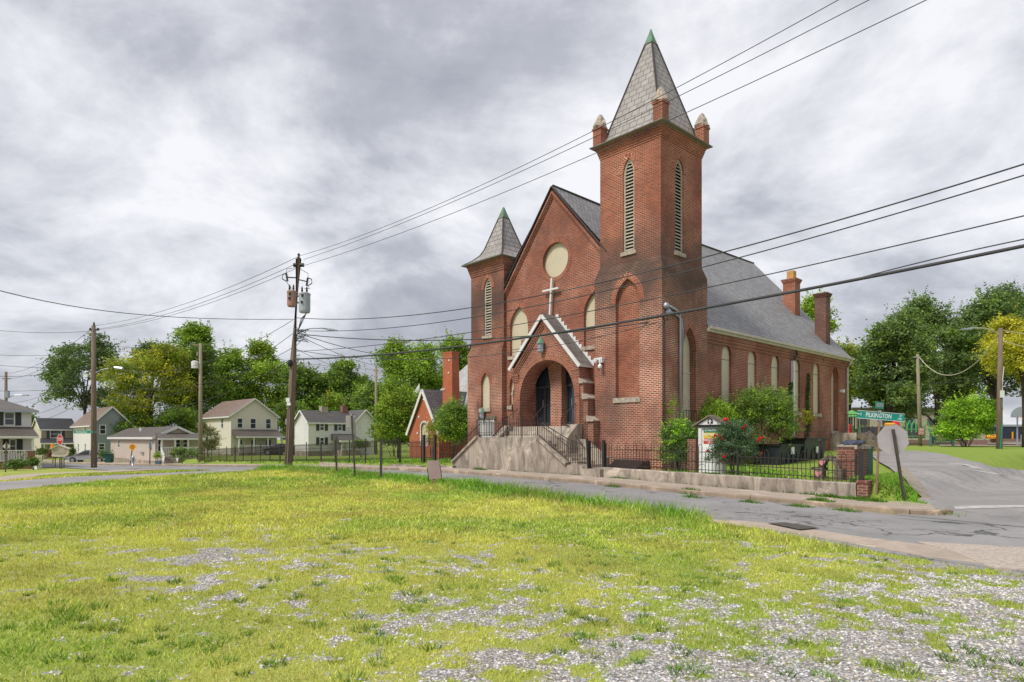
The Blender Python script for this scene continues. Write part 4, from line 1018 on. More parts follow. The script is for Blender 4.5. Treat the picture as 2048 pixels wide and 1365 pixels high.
# security cameras
x, z = F(1203, 719, 0); cm = MB(); cm.box(x - .14, x + .16, -.16, 0, z - .04, z + .06); cm.lathe((x - .16, -.2, z), [(.05, -.16), (.075, -.1), (.07, .02), (.02, .05)], 8); cm.lathe((x + .08, -.2, z), [(.03, -.42), (.085, -.38), (.095, -.3), (.06, -.24), (.02, -.2), (.02, 0)], 8); cm.box(x + .0, x + .16, -.18, -.02, z - .16, z); ch.part('security_camera', cm, M['white_gloss'])
y, z = S(1681, 782, XR); cm = MB(); cm.box(XR, XR + .2, y - .12, y + .12, z - .1, z + .06); ch.part('flood_light', cm, M['white_gloss'])
y, z = S(1645, 722, XR); cm = MB(); cm.bar((XR + .06, y - .4, z + .1), (XR + .06, y + 1.5, z - .35 + .3), .03); cm.box(XR, XR + .12, y - .25, y, z, z + .15); ch.part('cable_bracket', cm, M['metal_dark'])
# ------------------------------------------------------------------ front steps
fs = Thing('front_steps', 'stained concrete entrance steps with sloping cheek walls and a landing below the church porch', 'steps', CF, (-7, -1.2, .2))
TW = -2.0; zt_l = F(955, 875, TW)[1]; xA, zA = F(905, 926, TW); xB = F(955, 875, TW)[0]; xC = F(1072, 873, TW)[0]; xD, zD = F(1133, 930, TW); xE, _ = F(1176, 930, TW)
wl_ = MB(); th = .22; poly = [(xA, -.1), (xE, -.1), (xE, zD), (xD, zD), (xC, zt_l), (xB, zt_l), (xA, zA)]
wl_.panel(poly, [], fy(TW)); wl_.panel(poly, [], lambda u, v, d: (u, TW + th, v))
for p, q in zip(poly, poly[1:] + poly[:1]): wl_.quad((p[0], TW, p[1]), (p[0], TW + th, p[1]), (q[0], TW + th, q[1]), (q[0], TW, q[1]))
cw = fs.part('cheek_wall', wl_, M['conc'])
cp_ = MB()
for p, q in ((poly[6], poly[5]), (poly[4], poly[3])): cp_.bar((p[0], TW + .09, p[1] + .04), (q[0], TW + .09, q[1] + .04), .36, .10)
fs.part('coping', cp_, M['conc'], cw)
stp = MB(); zland = zt_l - .14; yb_ = PT - .62
stp.box(xB + .1, xC + .05, TW + th, PT + .1, .1, zland)
zs0 = F(1150, 938, TW + .6)[1] - .2; nst = 8; xs1 = xE - .1
for k in range(nst):
    z = zland - (zland - .45) * (k + 1) / nst; x0 = xC + .05 + (xs1 - xC) * k / nst; stp.box(x0, x0 + (xs1 - xC) / nst + .03, TW + th, -.75, .1, z)
    x0 = xB + .1 - (xB - xA - .3) * k / nst; stp.box(x0 - (xB - xA) / nst, x0, TW + th, -.75, .0, z)
for k in range(3):
    z = zland + (zl - zland) * (k + 1) / 3; stp.box(pl + .1, prr + .1, PT - .1 - .28 * (2 - k) - .2 * 0, PT + .35 - (0 if k == 2 else .02), .2, z)
stp.box(pl + .1, prr - .05, PT, T2 + .5, zl - .3, zl + .004)
fs.part('treads', stp, concrete('step_concrete', (.55, .48, .40), stain=(.30, .25, .2), amt=.4))
bk = MB()      # rear sloping wall and block at the right of the upper steps
xb1, zb1 = F(1128, 880, -.85); p2 = [(prr - .25, .2), (xE - .1, .2), (xE - .1, F(1165, 915, -.75)[1]), (prr + .55, F(1140, 880, -.75)[1]), (prr - .25, zland + .12)]
for y in (-.75, -.55): bk.panel(p2, [], lambda u, v, d, y=y: (u, y, v))
for p, q in zip(p2, p2[1:] + p2[:1]): bk.quad((p[0], -.75, p[1]), (p[0], -.55, p[1]), (q[0], -.55, q[1]), (q[0], -.75, q[1]))
xx = F(1137, 860, PT - .2)[0]; yq = PT - .95
bk.add([(xx, PT, .3), (prr + .15, PT, .3), (prr + .15, yq, .3), (xx, yq, .3), (xx, PT, zl + .06), (prr + .15, PT, zl + .06), (prr + .15, PT - .3, zl + .06), (xx, PT - .3, zl + .06), (prr + .15, yq, zland + .1), (xx, yq, zland + .1)],
    [(4, 7, 6, 5), (7, 9, 8, 6), (9, 3, 2, 8), (1, 5, 6, 8, 2), (0, 3, 9, 7, 4)])
fs.part('inner_cheek', bk, M['conc']); bk = MB()
xx = pl - .1
bk.add([(xx - .25, PT, .3), (xx + .1, PT, .3), (xx + .1, yq, .3), (xx - .25, yq, .3), (xx - .25, PT, zl + .06), (xx + .1, PT, zl + .06), (xx + .1, PT - .3, zl + .06), (xx - .25, PT - .3, zl + .06), (xx + .1, yq, zland + .1), (xx - .25, yq, zland + .1)],
    [(4, 7, 6, 5), (7, 9, 8, 6), (9, 3, 2, 8), (1, 5, 6, 8, 2), (0, 3, 9, 7, 4)])
fs.part('inner_cheek', bk, M['conc'])
def loops(mb, p, q, h, gap=.115, r=.009, top=.10, rail=.75):
    """ornamental iron fence run: pickets ending in hoops"""
    p, q = Vector(p), Vector(q); n = max(2, int((q - p).length / gap)); up = Vector((0, 0, 1)); d = (q - p) / n
    for i in range(n + 1):
        a = p + d * i; full = (i % 4 in (1, 2)); mb.bar(a + up * .06, a + up * (h if full else h * rail + .1), r * 2)
        if i % 4 == 1 and i < n:
            pts = [a + d * .5 * (1 - math.cos(PI * k / 6)) + up * (h + math.sin(PI * k / 6) * d.length * .62) for k in range(7)]; mb.tube(pts, r, 4)
    for z in (.10, h * rail): mb.bar(p + up * z, q + up * z, .03, .014)
    return mb
rlg = MB(); yr = TW + .1
loops(rlg, (xB + .05, yr, zt_l), (xC, yr, zt_l), .80); loops(rlg, (xC, yr, zt_l), (xD, yr, zD + .1), .82); loops(rlg, (xA + .05, yr, zA), (xB + .05, yr, zt_l), .82); loops(rlg, (xD, yr, zD), (xE, yr, zD), .85)
fs.part('iron_railing', rlg, M['iron'])
psm = MB()
for x, z in ((xB + .05, zt_l), ((xB + xC) / 2, zt_l), ((xB * .25 + xC * .75), zt_l), (xC, zt_l), (xE, zD)): psm.bar((x, yr, z), (x, yr, z + .95), .04)
psm.bar((xB - .02, yr, zt_l), (xB - .1, yr, zt_l + 1.7), .02)
fs.part('railing_posts', psm, M['iron'])
hr = MB()
def rail3(pts): hr.tube(pts, .022, 5)
rail3([(*[F(1007, 867, -1.2)[0]], -1.2, zland), (F(1007, 845, -1.2)[0], -1.2, zland + .85), (F(1036, 815, PT - .1)[0], PT - .1, zl + .85)])
rail3([(F(983, 873, -1.2)[0], -1.2, zland + .1), (F(1010, 842, -1.0)[0], -1.0, zl + .2)])
rail3([(F(1066, 835, PT - .7)[0], PT - .7, zland + .95), (F(1088, 812, PT + .1)[0], PT + .1, zl + .95), (F(1110, 811, FT)[0], FT, zl + .98)])
rail3([(F(1124, 864, PT - .7)[0], PT - .75, zland), (F(1124, 832, PT - .7)[0], PT - .75, zland + .95), (F(1152, 806, PT)[0], PT - .02, zl + .95)])
rail3([(F(1082, 850, -1.6)[0], -1.55, zland + .75), (F(1134, 895, -1.6)[0], -1.55, .45 + 1.15), (F(1162, 897, -1.6)[0], -1.55, .45 + .95)])
rail3([(F(1123, 845, -.8)[0], -.85, zland + .8), (F(1140, 860, -.8)[0], -.85, zland + .6), (F(1168, 885, -.8)[0], -.85, 1.3)])
fs.part('handrail', hr, M['rust_iron'])
# ------------------------------------------------------------------ retaining wall, fences, gate, things in the churchyard
def cpt(px, py, t): x, z = F(px, py, t); return (x, t, z)
RT = -2.0
r0 = F(1203, 935, RT); r1 = F(1712, 967, RT)
mb = MB(); nseg = 16
rows = []
for i in range(nseg + 1):
    x = r0[0] + (r1[0] - r0[0]) * i / nseg; zt_ = r0[1] + (r1[1] - r0[1]) * i / nseg + .01 * math.sin(i * 2.1); zb = zc(x, RT - .4) - .1
    rows.append([(x, RT, zb), (x, RT, zt_ - .03), (x, RT + .03, zt_), (x, RT + .27, zt_), (x, RT + .30, zt_ - .03), (x, RT + .30, zb)])
mb.loft(rows[::-1]); single('retaining_wall', mb, M['conc'], CF, (r0[0], RT, .2), 'long low stained concrete wall under the churchyard fence', 'wall')
mb = MB(); x0 = F(1713, 1000, RT)[0]; zt_ = r1[1] + .02; mb.box(x0 + .02, x0 + .30, RT - .02, RT + .3, -.4, zt_); mb.box(x0 - .0, x0 + .32, RT - .05, RT + .32, zt_, zt_ + .06)
single('brick_pier', mb, M['brick_old'], CF, (x0, RT, -.2), 'short brick end pier closing the low concrete wall', 'pier')
# tall brick wall stub behind, with rough cap and cloth
bx = F(1700, 900, -.2)[0]; zt2 = F(1700, 890, -.2)[1]
T_ = Thing('side_brick_wall', 'old brick wall with a crumbling cap running back beside the churchyard', 'wall', CF, (bx, -.3, .3))
mb = MB(); mb.box(bx, bx + .38, RT + 1.0, .1, -.1, zt2 - .12); mb.box(bx - .06, bx + .42, RT + .95, RT + 1.55, -.1, zt2 - .05); T_.part('wall', mb, M['brick_old'])
mb = MB()
for i in range(4):
    y = RT + .95 + i * .31; random.seed(i); mb.box(bx - .09 + random.uniform(-.03, .03), bx + .47 + random.uniform(-.03, .03), y, y + .29, zt2 - .12, zt2 - .02 + random.uniform(0, .05))
T_.part('cap', mb, M['stone'])
mb = MB(); random.seed(4)
for i in range(7):
    a = random.uniform(0, 6); mb.tube([(bx - .05 + .09 * i, RT + 1.15 + .15 * math.sin(a + i), zt2 + .02), (bx + .05 + .08 * i, RT + 1.4, zt2 + .10), (bx + .2, RT + 1.6 + .05 * i, zt2 + .02)], .05, 6)
single('cloth_heap', mb, plain('denim_cloth', (.10, .12, .18), .9, c2=(.02, .02, .03), sc=5), CF, (bx, RT + 1.9, zt2), 'crumpled dark blue cloth lying on top of the brick wall', 'cloth', smooth=True)
mb = MB(); gx = F(1738, 900, .7)[0] - .45; zb3 = zt2 - .12; mb.box(gx, gx + .42, .65, 1.15, .2, zb3); mb.box(gx - .03, gx + .45, .6, 1.2, zb3, zb3 + .05); mb.tube([(gx + .36, .7, .35), (gx + .36, .6, .35)], .12, 8)
single('wheelie_bin', mb, plain('green_plastic', (.015, .07, .045), .5), CF, (gx, .8, .3), 'dark green bin standing behind the brick wall by the verge', 'bin')
def fence_run(name, p, q, h, label, group=None, post_gap=None, style='loop', mat='iron', posth=.0, tilt=0):
    """p, q in the church frame"""
    T = Thing(name, label, 'fence', CF, p, group)
    a, b = Vector(p), Vector(q); mb = MB(); up = Vector((0, tilt, 1)); L = (b - a).length
    if style == 'loop':
        n = int(L / .125); d = (b - a) / n
        for i in range(n + 1):
            c = a + d * i; hh = h if i % 3 else h * .80; mb.bar(c, c + up * hh, .016)
            if i % 3 == 1 and i < n: mb.tube([c + d * .5 * (1 - math.cos(PI * k / 6)) + up * (h + math.sin(PI * k / 6) * .085) for k in range(7)], .009, 4)
            if i % 9 == 4: mb.tube([c + d * .5 * (1 - math.cos(PI * k / 6)) * 2 + up * (h * .22 + math.sin(PI * k / 6) * .1) for k in range(7)], .008, 4)
    else:
        n = int(L / .11); d = (b - a) / n
        for i in range(n + 1): c = a + d * i; mb.bar(c + up * .06, c + up * h, .018)
    T.part('pickets', mb, M[mat])
    for z in ((.1, h * .42, h * .80) if style == 'loop' else (.14, h * .72, h * .93)):
        mb = MB(); mb.bar(a + up * z, b + up * z, .03, .022); T.part('rail', mb, M[mat])
    if post_gap:
        n = max(1, round(L / post_gap)); mb0 = None
        for i in range(n + 1):
            c = a + (b - a) * i / n; mb = MB(); w = .045 if style != 'loop' else .03
            mb.box(c.x - w / 2, c.x + w / 2, c.y - w / 2, c.y + w / 2, c.z - .1, c.z + h + posth); mb.box(c.x - w * .62, c.x + w * .62, c.y - w * .62, c.y + w * .62, c.z + h + posth, c.z + h + posth + .03); T.part('post', mb, M['metal_dark' if mat == 'iron' else mat])
    return T
fence_run('iron_fence', (r0[0] + .1, RT + .15, r0[1]), (F(1470, 952, RT)[0], RT + .15, r0[1] * .55 + r1[1] * .45), .86, 'hooped black iron fence on the low wall in front of the bell tower', 'fences along the churchyard', 2.4, tilt=.02)
fence_run('iron_fence', (F(1472, 952, RT)[0], RT + .15, r0[1] * .55 + r1[1] * .45), (r1[0] - .05, RT + .15, r1[1]), .74, 'hooped black iron fence on the low wall in front of the dumpster', 'fences along the churchyard', 2.5, tilt=-.05)
mb = MB(); a = cpt(1722, 962, RT + .15); mb.box(a[0] - .05, a[0] + .06, a[1] - .05, a[1] + .06, r1[1], F(1722, 903, RT)[1]); mb.box(a[0] - .06, a[0] + .07, a[1] - .06, a[1] + .07, r1[1] + .35, r1[1] + .38)
single('gate_post', mb, M['metal_dark'], CF, (a[0], a[1], r1[1]), 'thick black square post at the right end of the churchyard fence', 'post')
# gate beside the steps
T = Thing('iron_gate', 'black iron gate between the entrance steps and the low wall, standing ajar', 'gate', CF, (F(1180, 940, RT)[0], RT, .25))
zg = F(1190, 932, RT)[1]
for px, py in ((1175, 882), (1204, 881)):
    x, z = F(px, py, RT); mb = MB(); mb.box(x - .05, x + .05, RT + .05, RT + .15, .2, z); T.part('post', mb, M['metal_dark'])
mb = MB(); xa = F(1178, 900, RT)[0]; xb = F(1202, 900, RT)[0]
for k in range(8):
    x = xa + (xb - xa) * k / 7; y = RT + .1 + .10 * k / 7; mb.bar((x, y, zg - .05), (x, y, zg + .92), .018)
for z in (zg + .03, zg + .7): mb.bar((xa, RT + .1, z), (xb, RT + .2, z), .025)
T.part('gate_leaf', mb, M['iron'])
mb = MB(); mb.bar((xa - .02, RT - .02, zg - .15), (xa - .12, RT + .02, zg + 1.02), .07); T.part('leaning_bar', mb, M['metal_dark'])
mb = MB(); mb.box(xa - .1, xb + .1, RT - .2, RT + .4, -.1, zg - .12); single('gate_step', mb, M['conc'], CF, ((xa + xb) / 2, RT, .1), 'worn concrete step under the iron gate', 'step')
# cellar hatch: black sloping panel
a, b = cpt(1224, 920, -.55), cpt(1283, 925, -.55); mb = MB(); z1 = a[2]; z0 = .38
mb.add([(a[0], -.35, z1 + .02), (b[0], -.35, z1 - .02), (b[0] + .04, -1.15, z0), (a[0] + .1, -1.15, z0), (a[0], -.02, z1 + .02), (b[0], -.02, z1 - .02), (b[0] + .04, -.02, z0), (a[0] + .1, -.02, z0)], [(0, 3, 2, 1), (0, 1, 5, 4), (1, 2, 6, 5), (0, 4, 7, 3)])
single('cellar_hatch', mb, M['hat'], CF, (a[0], -.6, z0), 'shiny black sloping cellar hatch at the foot of the bell tower', 'hatch')
# church notice board
ST_ = -.9; T = Thing('church_sign', 'white gabled notice board with green, yellow and red bands behind the rose bush', 'sign', CF, (F(1420, 940, ST_)[0], ST_, .5))
xl, zt_ = F(1399, 855, ST_); xr = F(1449, 855, ST_)[0]; zb = .35
zz = lambda py, px=1420: F(px, py, ST_)[1]
mb = MB()
for x0, x1 in ((xl, xl + .12), (xr - .12, xr)): mb.box(x0, x1, ST_ - .08, ST_ + .08, zb, zz(852))
mb.box(xl, xr, ST_ - .085, ST_ + .085, zz(856), zz(851)); T.part('frame', mb, M['white'])
pan = MB(); pan.box(xl + .12, xr - .12, ST_ - .03, ST_ + .03, zb + .1, zz(856)); T.part('panel', pan, M['sign_white'])
xi0, xi1 = xl + .18, xr - .14
for nm, y0, y1, c in (('green_band', 857, 866, (.02, .2, .10)), ('yellow_band', 866, 877, (.75, .55, .03)), ('red_band', 877, 888, (.62, .04, .03))):
    q = MB(); q.box(xi0, xi1, ST_ - .04, ST_ - .03, zz(y1), zz(y0)); T.part(nm, q, plain(nm, c, .5, var=.1))
def tfc(x, z, t, a=0): return lambda u, v: (x + u, t, z + v)
org = T.org
text_part('lettering', 'ETHIOPIAN', .13, tfc((xi0 + xi1) / 2, zz(860.5), ST_ - .046), M['sign_white'], T.o, org, .8)
text_part('lettering', 'ORTHODOX', .13, tfc((xi0 + xi1) / 2 - .05, zz(870), ST_ - .046), M['sign_white'], T.o, org, .8)
text_part('lettering', 'TEWAHEDO CHURCH', .13, tfc((xi0 + xi1) / 2, zz(880.5), ST_ - .046), M['sign_white'], T.o, org, .68)
text_part('lettering', 'ALL ARE WELCOME' if 0 else 'CHURCH', .09, tfc((xi0 + xi1) / 2, zz(885.5), ST_ - .046), M['sign_white'], T.o, org, .8)
xm = (xl + xr) / 2; g = MB(); za, zb2 = zz(835), zz(850); g.loft([[(xl - .02, ST_ + d, zb2), (xr + .02, ST_ + d, zb2), (xm, ST_ + d, za)] for d in (-.1, .1)]); T.part('gable', g, M['white'])
g = MB(); g.bar((xl - .22, ST_, zb2 - .05), (xm, ST_, za + .06), .34, .05); g.bar((xr + .22, ST_, zb2 - .05), (xm, ST_, za + .06), .34, .05); T.part('roof', g, M['wood_old'])
g = MB(); g.box(xl - .02, xr + .02, ST_ - .11, ST_ + .09, zb2 - .09, zb2); g.panel(gothic(xm, .2, zz(848), zz(843), zz(838)), [], lambda u, v, d: (u, ST_ - .11, v)); T.part('arch_niche', g, M['black'])
g = MB(); g.box(xm - .02, xm + .02, ST_ - .13, ST_ - .115, zz(848), zz(840)); g.box(xm - .06, xm + .06, ST_ - .13, ST_ - .115, zz(843.5), zz(842.3)); T.part('small_cross', g, M['sign_white'])
mb = MB(); a = cpt(1388, 880, -.5); mb.box(a[0] - .17, a[0] + .17, -.66, -.32, .3, a[2] + .02); single('brick_pier', mb, M['brick_old'], CF, (a[0], -.5, .4), 'small brick pier left of the church notice board', 'pier')
# dumpster and second container by the side wall
def dumpster(px0, px1, pt, pb, x, dx, mats, label, h2=0):
    (y0, z1), (y1, _) = S(px0, pt, x + dx), S(px1, pt, x + dx); z0 = .5
    T = Thing('dumpster', label, 'dumpster', CF, (x, (y0 + y1) / 2, z0), 'dumpsters beside the nave')
    mb = MB(); mb.loft([[(x, y0, z0), (x + dx, y0, z0), (x + dx, y1, z0), (x, y1, z0)], [(x - .08, y0 - .05, z1), (x + dx + .12, y0 - .05, z1), (x + dx + .12, y1 + .05, z1), (x - .08, y1 + .05, z1)]]); 
    for k in range(4): y = y0 + (y1 - y0) * (k + .5) / 4; mb.box(x + dx, x + dx + .09, y - .05, y + .05, z0 + .1, z1 - .1)
    T.part('body', mb, mats[0]); mb = MB(); mb.box(x - .14, x + dx + .2, y0 - .1, y1 + .1, z1, z1 + .08); T.part('lid', mb, M['black'])
    mb = MB(); mb.box(x + dx + .12, x + dx + .16, (y0 + y1) / 2 - .02, (y0 + y1) / 2 + .25, z0 + .45, z0 + .75); T.part('sticker', mb, M['sign_white']); return T
dumpster(1556, 1596, 893, 930, .9, 1.1, [plain('dumpster_blue', (.03, .035, .05), .5)], 'dark blue dumpster with a black lid, left one beside the nave wall')
dumpster(1606, 1646, 880, 930, 1.0, 1.0, [plain('dumpster_green', (.025, .05, .045), .5, c2=(.05, .04, .035))], 'dark green dumpster beside the rear steps of the church')
# rear steps with iron rail
T = Thing('rear_steps', 'dark wooden steps with an iron handrail leading to the side door of the church', 'steps', CF, (1, 15.5, 1.0))
yD = (sdoor[0][0] + sdoor[-1][0]) / 2; zD2 = sdoor[0][1]
mb = MB(); mb.box(XR, 1.25, yD - .7, yD + 1.4, .8, zD2 - .12)
for k in range(4): mb.box(1.25 + k * .28, 1.25 + (k + 1) * .28, yD - .4, yD + 1.0, .6, zD2 - .3 - .22 * k)
T.part('treads', mb, M['conc']); mb = MB()
for yy in (yD - .5, yD + 1.1): mb.bar((1.2, yy, zD2 - .1), (2.9, yy, .5), .06, .3)
T.part('stringer', mb, M['wood_old']); mb = MB()
for k in range(7): x = .1 + 1.1 * k / 6; mb.bar((x, yD + 1.3, zD2 - .1), (x, yD + 1.3, zD2 + .95), .02)
mb.bar((0, yD + 1.3, zD2 + .95), (1.3, yD + 1.3, zD2 + .95), .035); mb.bar((0, yD + 1.3, zD2 + .1), (1.3, yD + 1.3, zD2 + .1), .02); mb.bar((1.25, yD - .6, zD2 - .1), (1.25, yD - .6, zD2 + .9), .03); mb.bar((1.25, yD + 1.3, zD2 - .1), (1.25, yD + 1.3, zD2 + .95), .03); T.part('handrail', mb, M['iron'])
# wooden garden pieces with hearts near the brick wall
T = Thing('wooden_planter', 'weathered wooden garden seat with painted pink hearts behind the churchyard fence', 'planter', CF, (F(1660, 950, -1.1)[0], -1.1, .42))
xa, xb = F(1633, 950, -1.1)[0], F(1690, 950, -1.1)[0]; zg = .40; w = xb - xa
mb = MB(); mb.box(xa, xa + w * .3, -1.3, -1.0, zg, zg + .34); mb.box(xa + w * .7, xb, -1.3, -1.0, zg, zg + .34); T.part('end_box', mb, M['wood_old'])
mb = MB(); pts = [(xa + w * (.5 - .32 * math.cos(PI * k / 8)), -1.1, zg + .15 + .52 * math.sin(PI * k / 8)) for k in range(9)]
for p, q in zip(pts, pts[1:]): mb.bar(p, q, .25, .12)
T.part('arched_back', mb, M['wood_old'])
mb = MB(); hx = lambda c, z, s: [(c + s * .95 * math.sin(t) ** 3, z + s * (.78 * math.cos(t) - .3 * math.cos(2 * t) - .12 * math.cos(3 * t))) for t in [2 * PI * i / 16 for i in range(16)]]
for c, z in ((xa + .12, zg + .18), (xa + w * .28, zg + .52)): mb.panel(hx(c, z, .11), [], lambda u, v, d: (u, -1.315, v))
T.part('painted_heart', mb, plain('pink_paint', (.75, .30, .33), .6))
mb = MB(); a = cpt(1670, 890, 0.4); mb.lathe((a[0] + .3, .3, .45), [(.14, 0), (.17, .35), (.19, .36)], 12); single('bucket', mb, M['galv'], CF, (a[0] + .3, .3, .45), 'pale grey bucket on the churchyard grass near the brick wall', 'bucket')
mb = MB(); a = cpt(1639, 885, -.6); mb.bar((a[0], -.6, .3), (a[0], -.6, a[2]), .05); mb.box(a[0] - .2, a[0] + .2, -.72, -.5, .66, .74); mb.lathe((a[0], -.6, a[2]), [(.05, 0), (.06, .05), (.02, .1)], 8); single('rusty_stake', mb, M['rust_iron'], CF, (a[0], -.6, .4), 'thin rusty stake with a round finial standing in the churchyard', 'stake')
# ------------------------------------------------------------------ signs by the corner
def wquad(mb, c, ux, w, h, t=.004, m=0):
    pass
def signframe(px, Y, yaw): x = (px - CX) / FP * Y; return Frame(x, Y, yaw)
Yp = gp(1752, 1003)[1]; X0 = gp(1752, 1003)[0]; fr_ = Frame(X0, Yp, -.10); gz = Zf(X0, Yp)
hz = lambda py, Y=Yp: CH + (HZ - py) / FP * Y
T = Thing('street_sign', 'tan post with a green street name blade and a second crossed blade at the corner', 'street sign', fr_, (0, 0, gz))
lean = (1758.5 - 1752) / FP * Yp
mb = MB(); mb.tube([(0, 0, gz - .2), (lean, 0, hz(843))], .032, 8); T.part('post', mb, M['post_tan'])
bw = (1805 - 1715) / FP * Yp; bh = .20; zc_ = hz(832.5); tl = -.085
R_ = lambda u, v: (lean + .02 + u * math.cos(tl) - v * math.sin(tl), -.03, zc_ + u * math.sin(tl) + v * math.cos(tl))
bh = (840.5 - 825) / FP * Yp
mb = MB(); c = [R_(-bw / 2, -bh / 2), R_(bw / 2, -bh / 2), R_(bw / 2, bh / 2), R_(-bw / 2, bh / 2)]; mb.loft([c, [(x, y + .012, z) for x, y, z in c]]); bl = T.part('name_blade', mb, M['green_sign'])
fo = lambda u0, v0: (lambda u, v: (lambda q: (q[0], -.0345, q[2]))(R_(u0 + u, v0 + v)))
text_part('lettering', 'PILKINGTON', bh * .80, fo(-bw * .045, 0), M['sign_white'], bl, T.org, .68)
text_part('lettering', 'E', bh * .42, fo(-bw * .42, .005), M['sign_white'], bl, T.org, .8)
text_part('lettering', 'ST', bh * .36, fo(bw * .42, bh * .2), M['sign_white'], bl, T.org, .9)
text_part('lettering', '100', bh * .38, fo(bw * .40, -bh * .2), M['sign_white'], bl, T.org, .9)
mb = MB(); mb.bar(R_(-bw / 2, bh / 2 - .004), R_(bw / 2, bh / 2 - .004), .016, .01); mb.bar(R_(-bw / 2, -bh / 2 + .004), R_(bw / 2, -bh / 2 + .004), .016, .01); mb.bar(R_(-bw / 2, .01), R_(-bw * .455, .01), .018, .02); T.part('white_edge', mb, M['sign_white'], bl)
R2 = lambda u, v, o=0: (lean + .01 + u * .702 + .714 * o, u * .714 - .702 * o, hz(811) + v)
mb = MB(); c = [R2(-.27, -.095), R2(.27, -.095), R2(.27, .095), R2(-.27, .095)]; mb.loft([c, [(x - .008, y + .008, z) for x, y, z in c]]); b2 = T.part('name_blade', mb, M['green_sign'])
text_part('lettering', 'DECATUR', .13, lambda u, v: R2(u, v, .004), M['sign_white'], b2, T.org, .75)
mb = MB(); mb.box(lean - .03, lean + .03, -.04, .04, hz(844), hz(838)); mb.box(lean - .03, lean + .03, -.03, .03, hz(825), hz(821)); T.part('bracket', mb, M['galv'])
# back of the stop sign on a leaning post
X1, Y1 = gp(1811, 1004); f2 = Frame(X1, Y1, -.06); gz = Zf(X1, Y1); dx = (1787 - 1811) / FP * Y1; hz1 = lambda py: CH + (HZ - py) / FP * Y1
T = Thing('stop_sign', 'back of an octagonal stop sign on a leaning brown post at the street corner', 'stop sign', f2, (0, 0, gz))
z1 = hz1(859); ln = Vector((dx - (859 - 859), 0, z1 - gz)); mb = MB(); mb.bar((0, 0, gz - .2), (dx, 0, z1), .085, .05); T.part('post', mb, M['post'])
cx_ = (1788.5 - 1811) / FP * Y1; czz = hz1(880); rr = 29.5 / FP * Y1 / math.cos(PI / 8) 
oc = [(cx_ + rr * math.cos(PI / 8 + k * PI / 4 + .14), .045, czz + rr * math.sin(PI / 8 + k * PI / 4 + .14)) for k in range(8)]
mb = MB(); mb.loft([oc, [(x, y + .006, z) for x, y, z in oc]]); pl_ = T.part('octagon_plate', mb, M['alu_back'])
mb = MB(); q = [(cx_ + (x - cx_) * .99, .054, czz + (z - czz) * .99) for x, _, z in oc]; mb.add(q, [tuple(range(7, -1, -1))]); T.part('red_face', mb, M['red_sign'], pl_)
mb = MB()
for k in range(8): t = .12 + k * .11; mb.tube([(dx * t, -.028, gz + (z1 - gz) * t), (dx * t, -.031, gz + (z1 - gz) * t)], .009, 6)
T.part('bolt_holes', mb, M['black'])
# bare posts on the bank, blank sign
def barepost(px, pyb, pyt, w, mat, label, pt=None, name='sign_post', group='bare posts on the bank'):
    X, Y = gp(px, pyb); gz = Zf(X, Y); f = Frame(X, Y, .3); zt_ = CH + (HZ - pyt) / FP * Y; dx = ((pt or px) - px) / FP * Y
    T = Thing(name, label, 'post', f, (0, 0, gz), group); mb = MB(); mb.bar((0, 0, gz - .2), (dx, 0, zt_), w, w * .6); T.part('post', mb, M[mat]); return T, f, gz, Y, dx
T, *_ = barepost(673, 953, 873, .07, 'post', 'thin rusty steel post standing on the bank, leftmost of the row'); 
T, f, gz, Y, dx = barepost(711, 958, 832, .10, 'post', 'taller brown post with the white back of a small sign on the bank', 703.5)
hh = lambda py: CH + (HZ - py) / FP * Y
mb = MB(); a = (699 - 711) / FP * Y; mb.box(dx - .20, dx + .12, .035, .043, hh(855), hh(831.5)); T.part('sign_plate', mb, M['alu_back']); T.o['category'] = 'sign'; T.o.name = 'small_sign'; del T.o['group']
barepost(762, 963, 878, .08, 'post', 'brown steel post standing on the bank, rightmost of the row')
X, Y = gp(868, 976); gz = Zf(X, Y); f = Frame(X, Y, -.03); hh = lambda py: CH + (HZ - py) / FP * Y; ww = lambda d: d / FP * Y
T = Thing('blank_sign', 'small faded pinkish grey sign on a short post with wire legs beside the road', 'sign', f, (0, 0, gz))
mb = MB(); mb.bar((0, 0, gz - .1), (-.0, 0, hh(930)), .07); T.part('post', mb, M['post_tan'])
c = [(ww(-9), -.05, hh(959)), (ww(15), -.05, hh(957)), (ww(11), -.05, hh(921)), (ww(-13), -.05, hh(921.5))]
mb = MB(); mb.loft([c, [(x, y + .012, z) for x, y, z in c]]); m_, nt, b_, _ = newmat('faded_sign'); gr_ = noise(nt, wpos(nt), 1.2, 2)
nt.links.new(mix(nt, ramp(nt, gr_, [(.3, 0), (.7, 1)]), (.36, .22, .22), (.42, .37, .35)), b_.inputs['Base Color']); b_.inputs['Roughness'].default_value = .5; T.part('panel', mb, m_)
mb = MB(); mb.tube([(ww(-13), -.04, hh(935)), (ww(-10), -.04, hh(960)), (ww(-6), -.03, hh(968)), (ww(-1), -.02, hh(974))], .012, 5); mb.tube([(ww(12), -.04, hh(928)), (ww(16), -.04, hh(957)), (ww(13), -.03, hh(966)), (ww(8), -.02, hh(974))], .012, 5); T.part('wire_legs', mb, M['iron'])
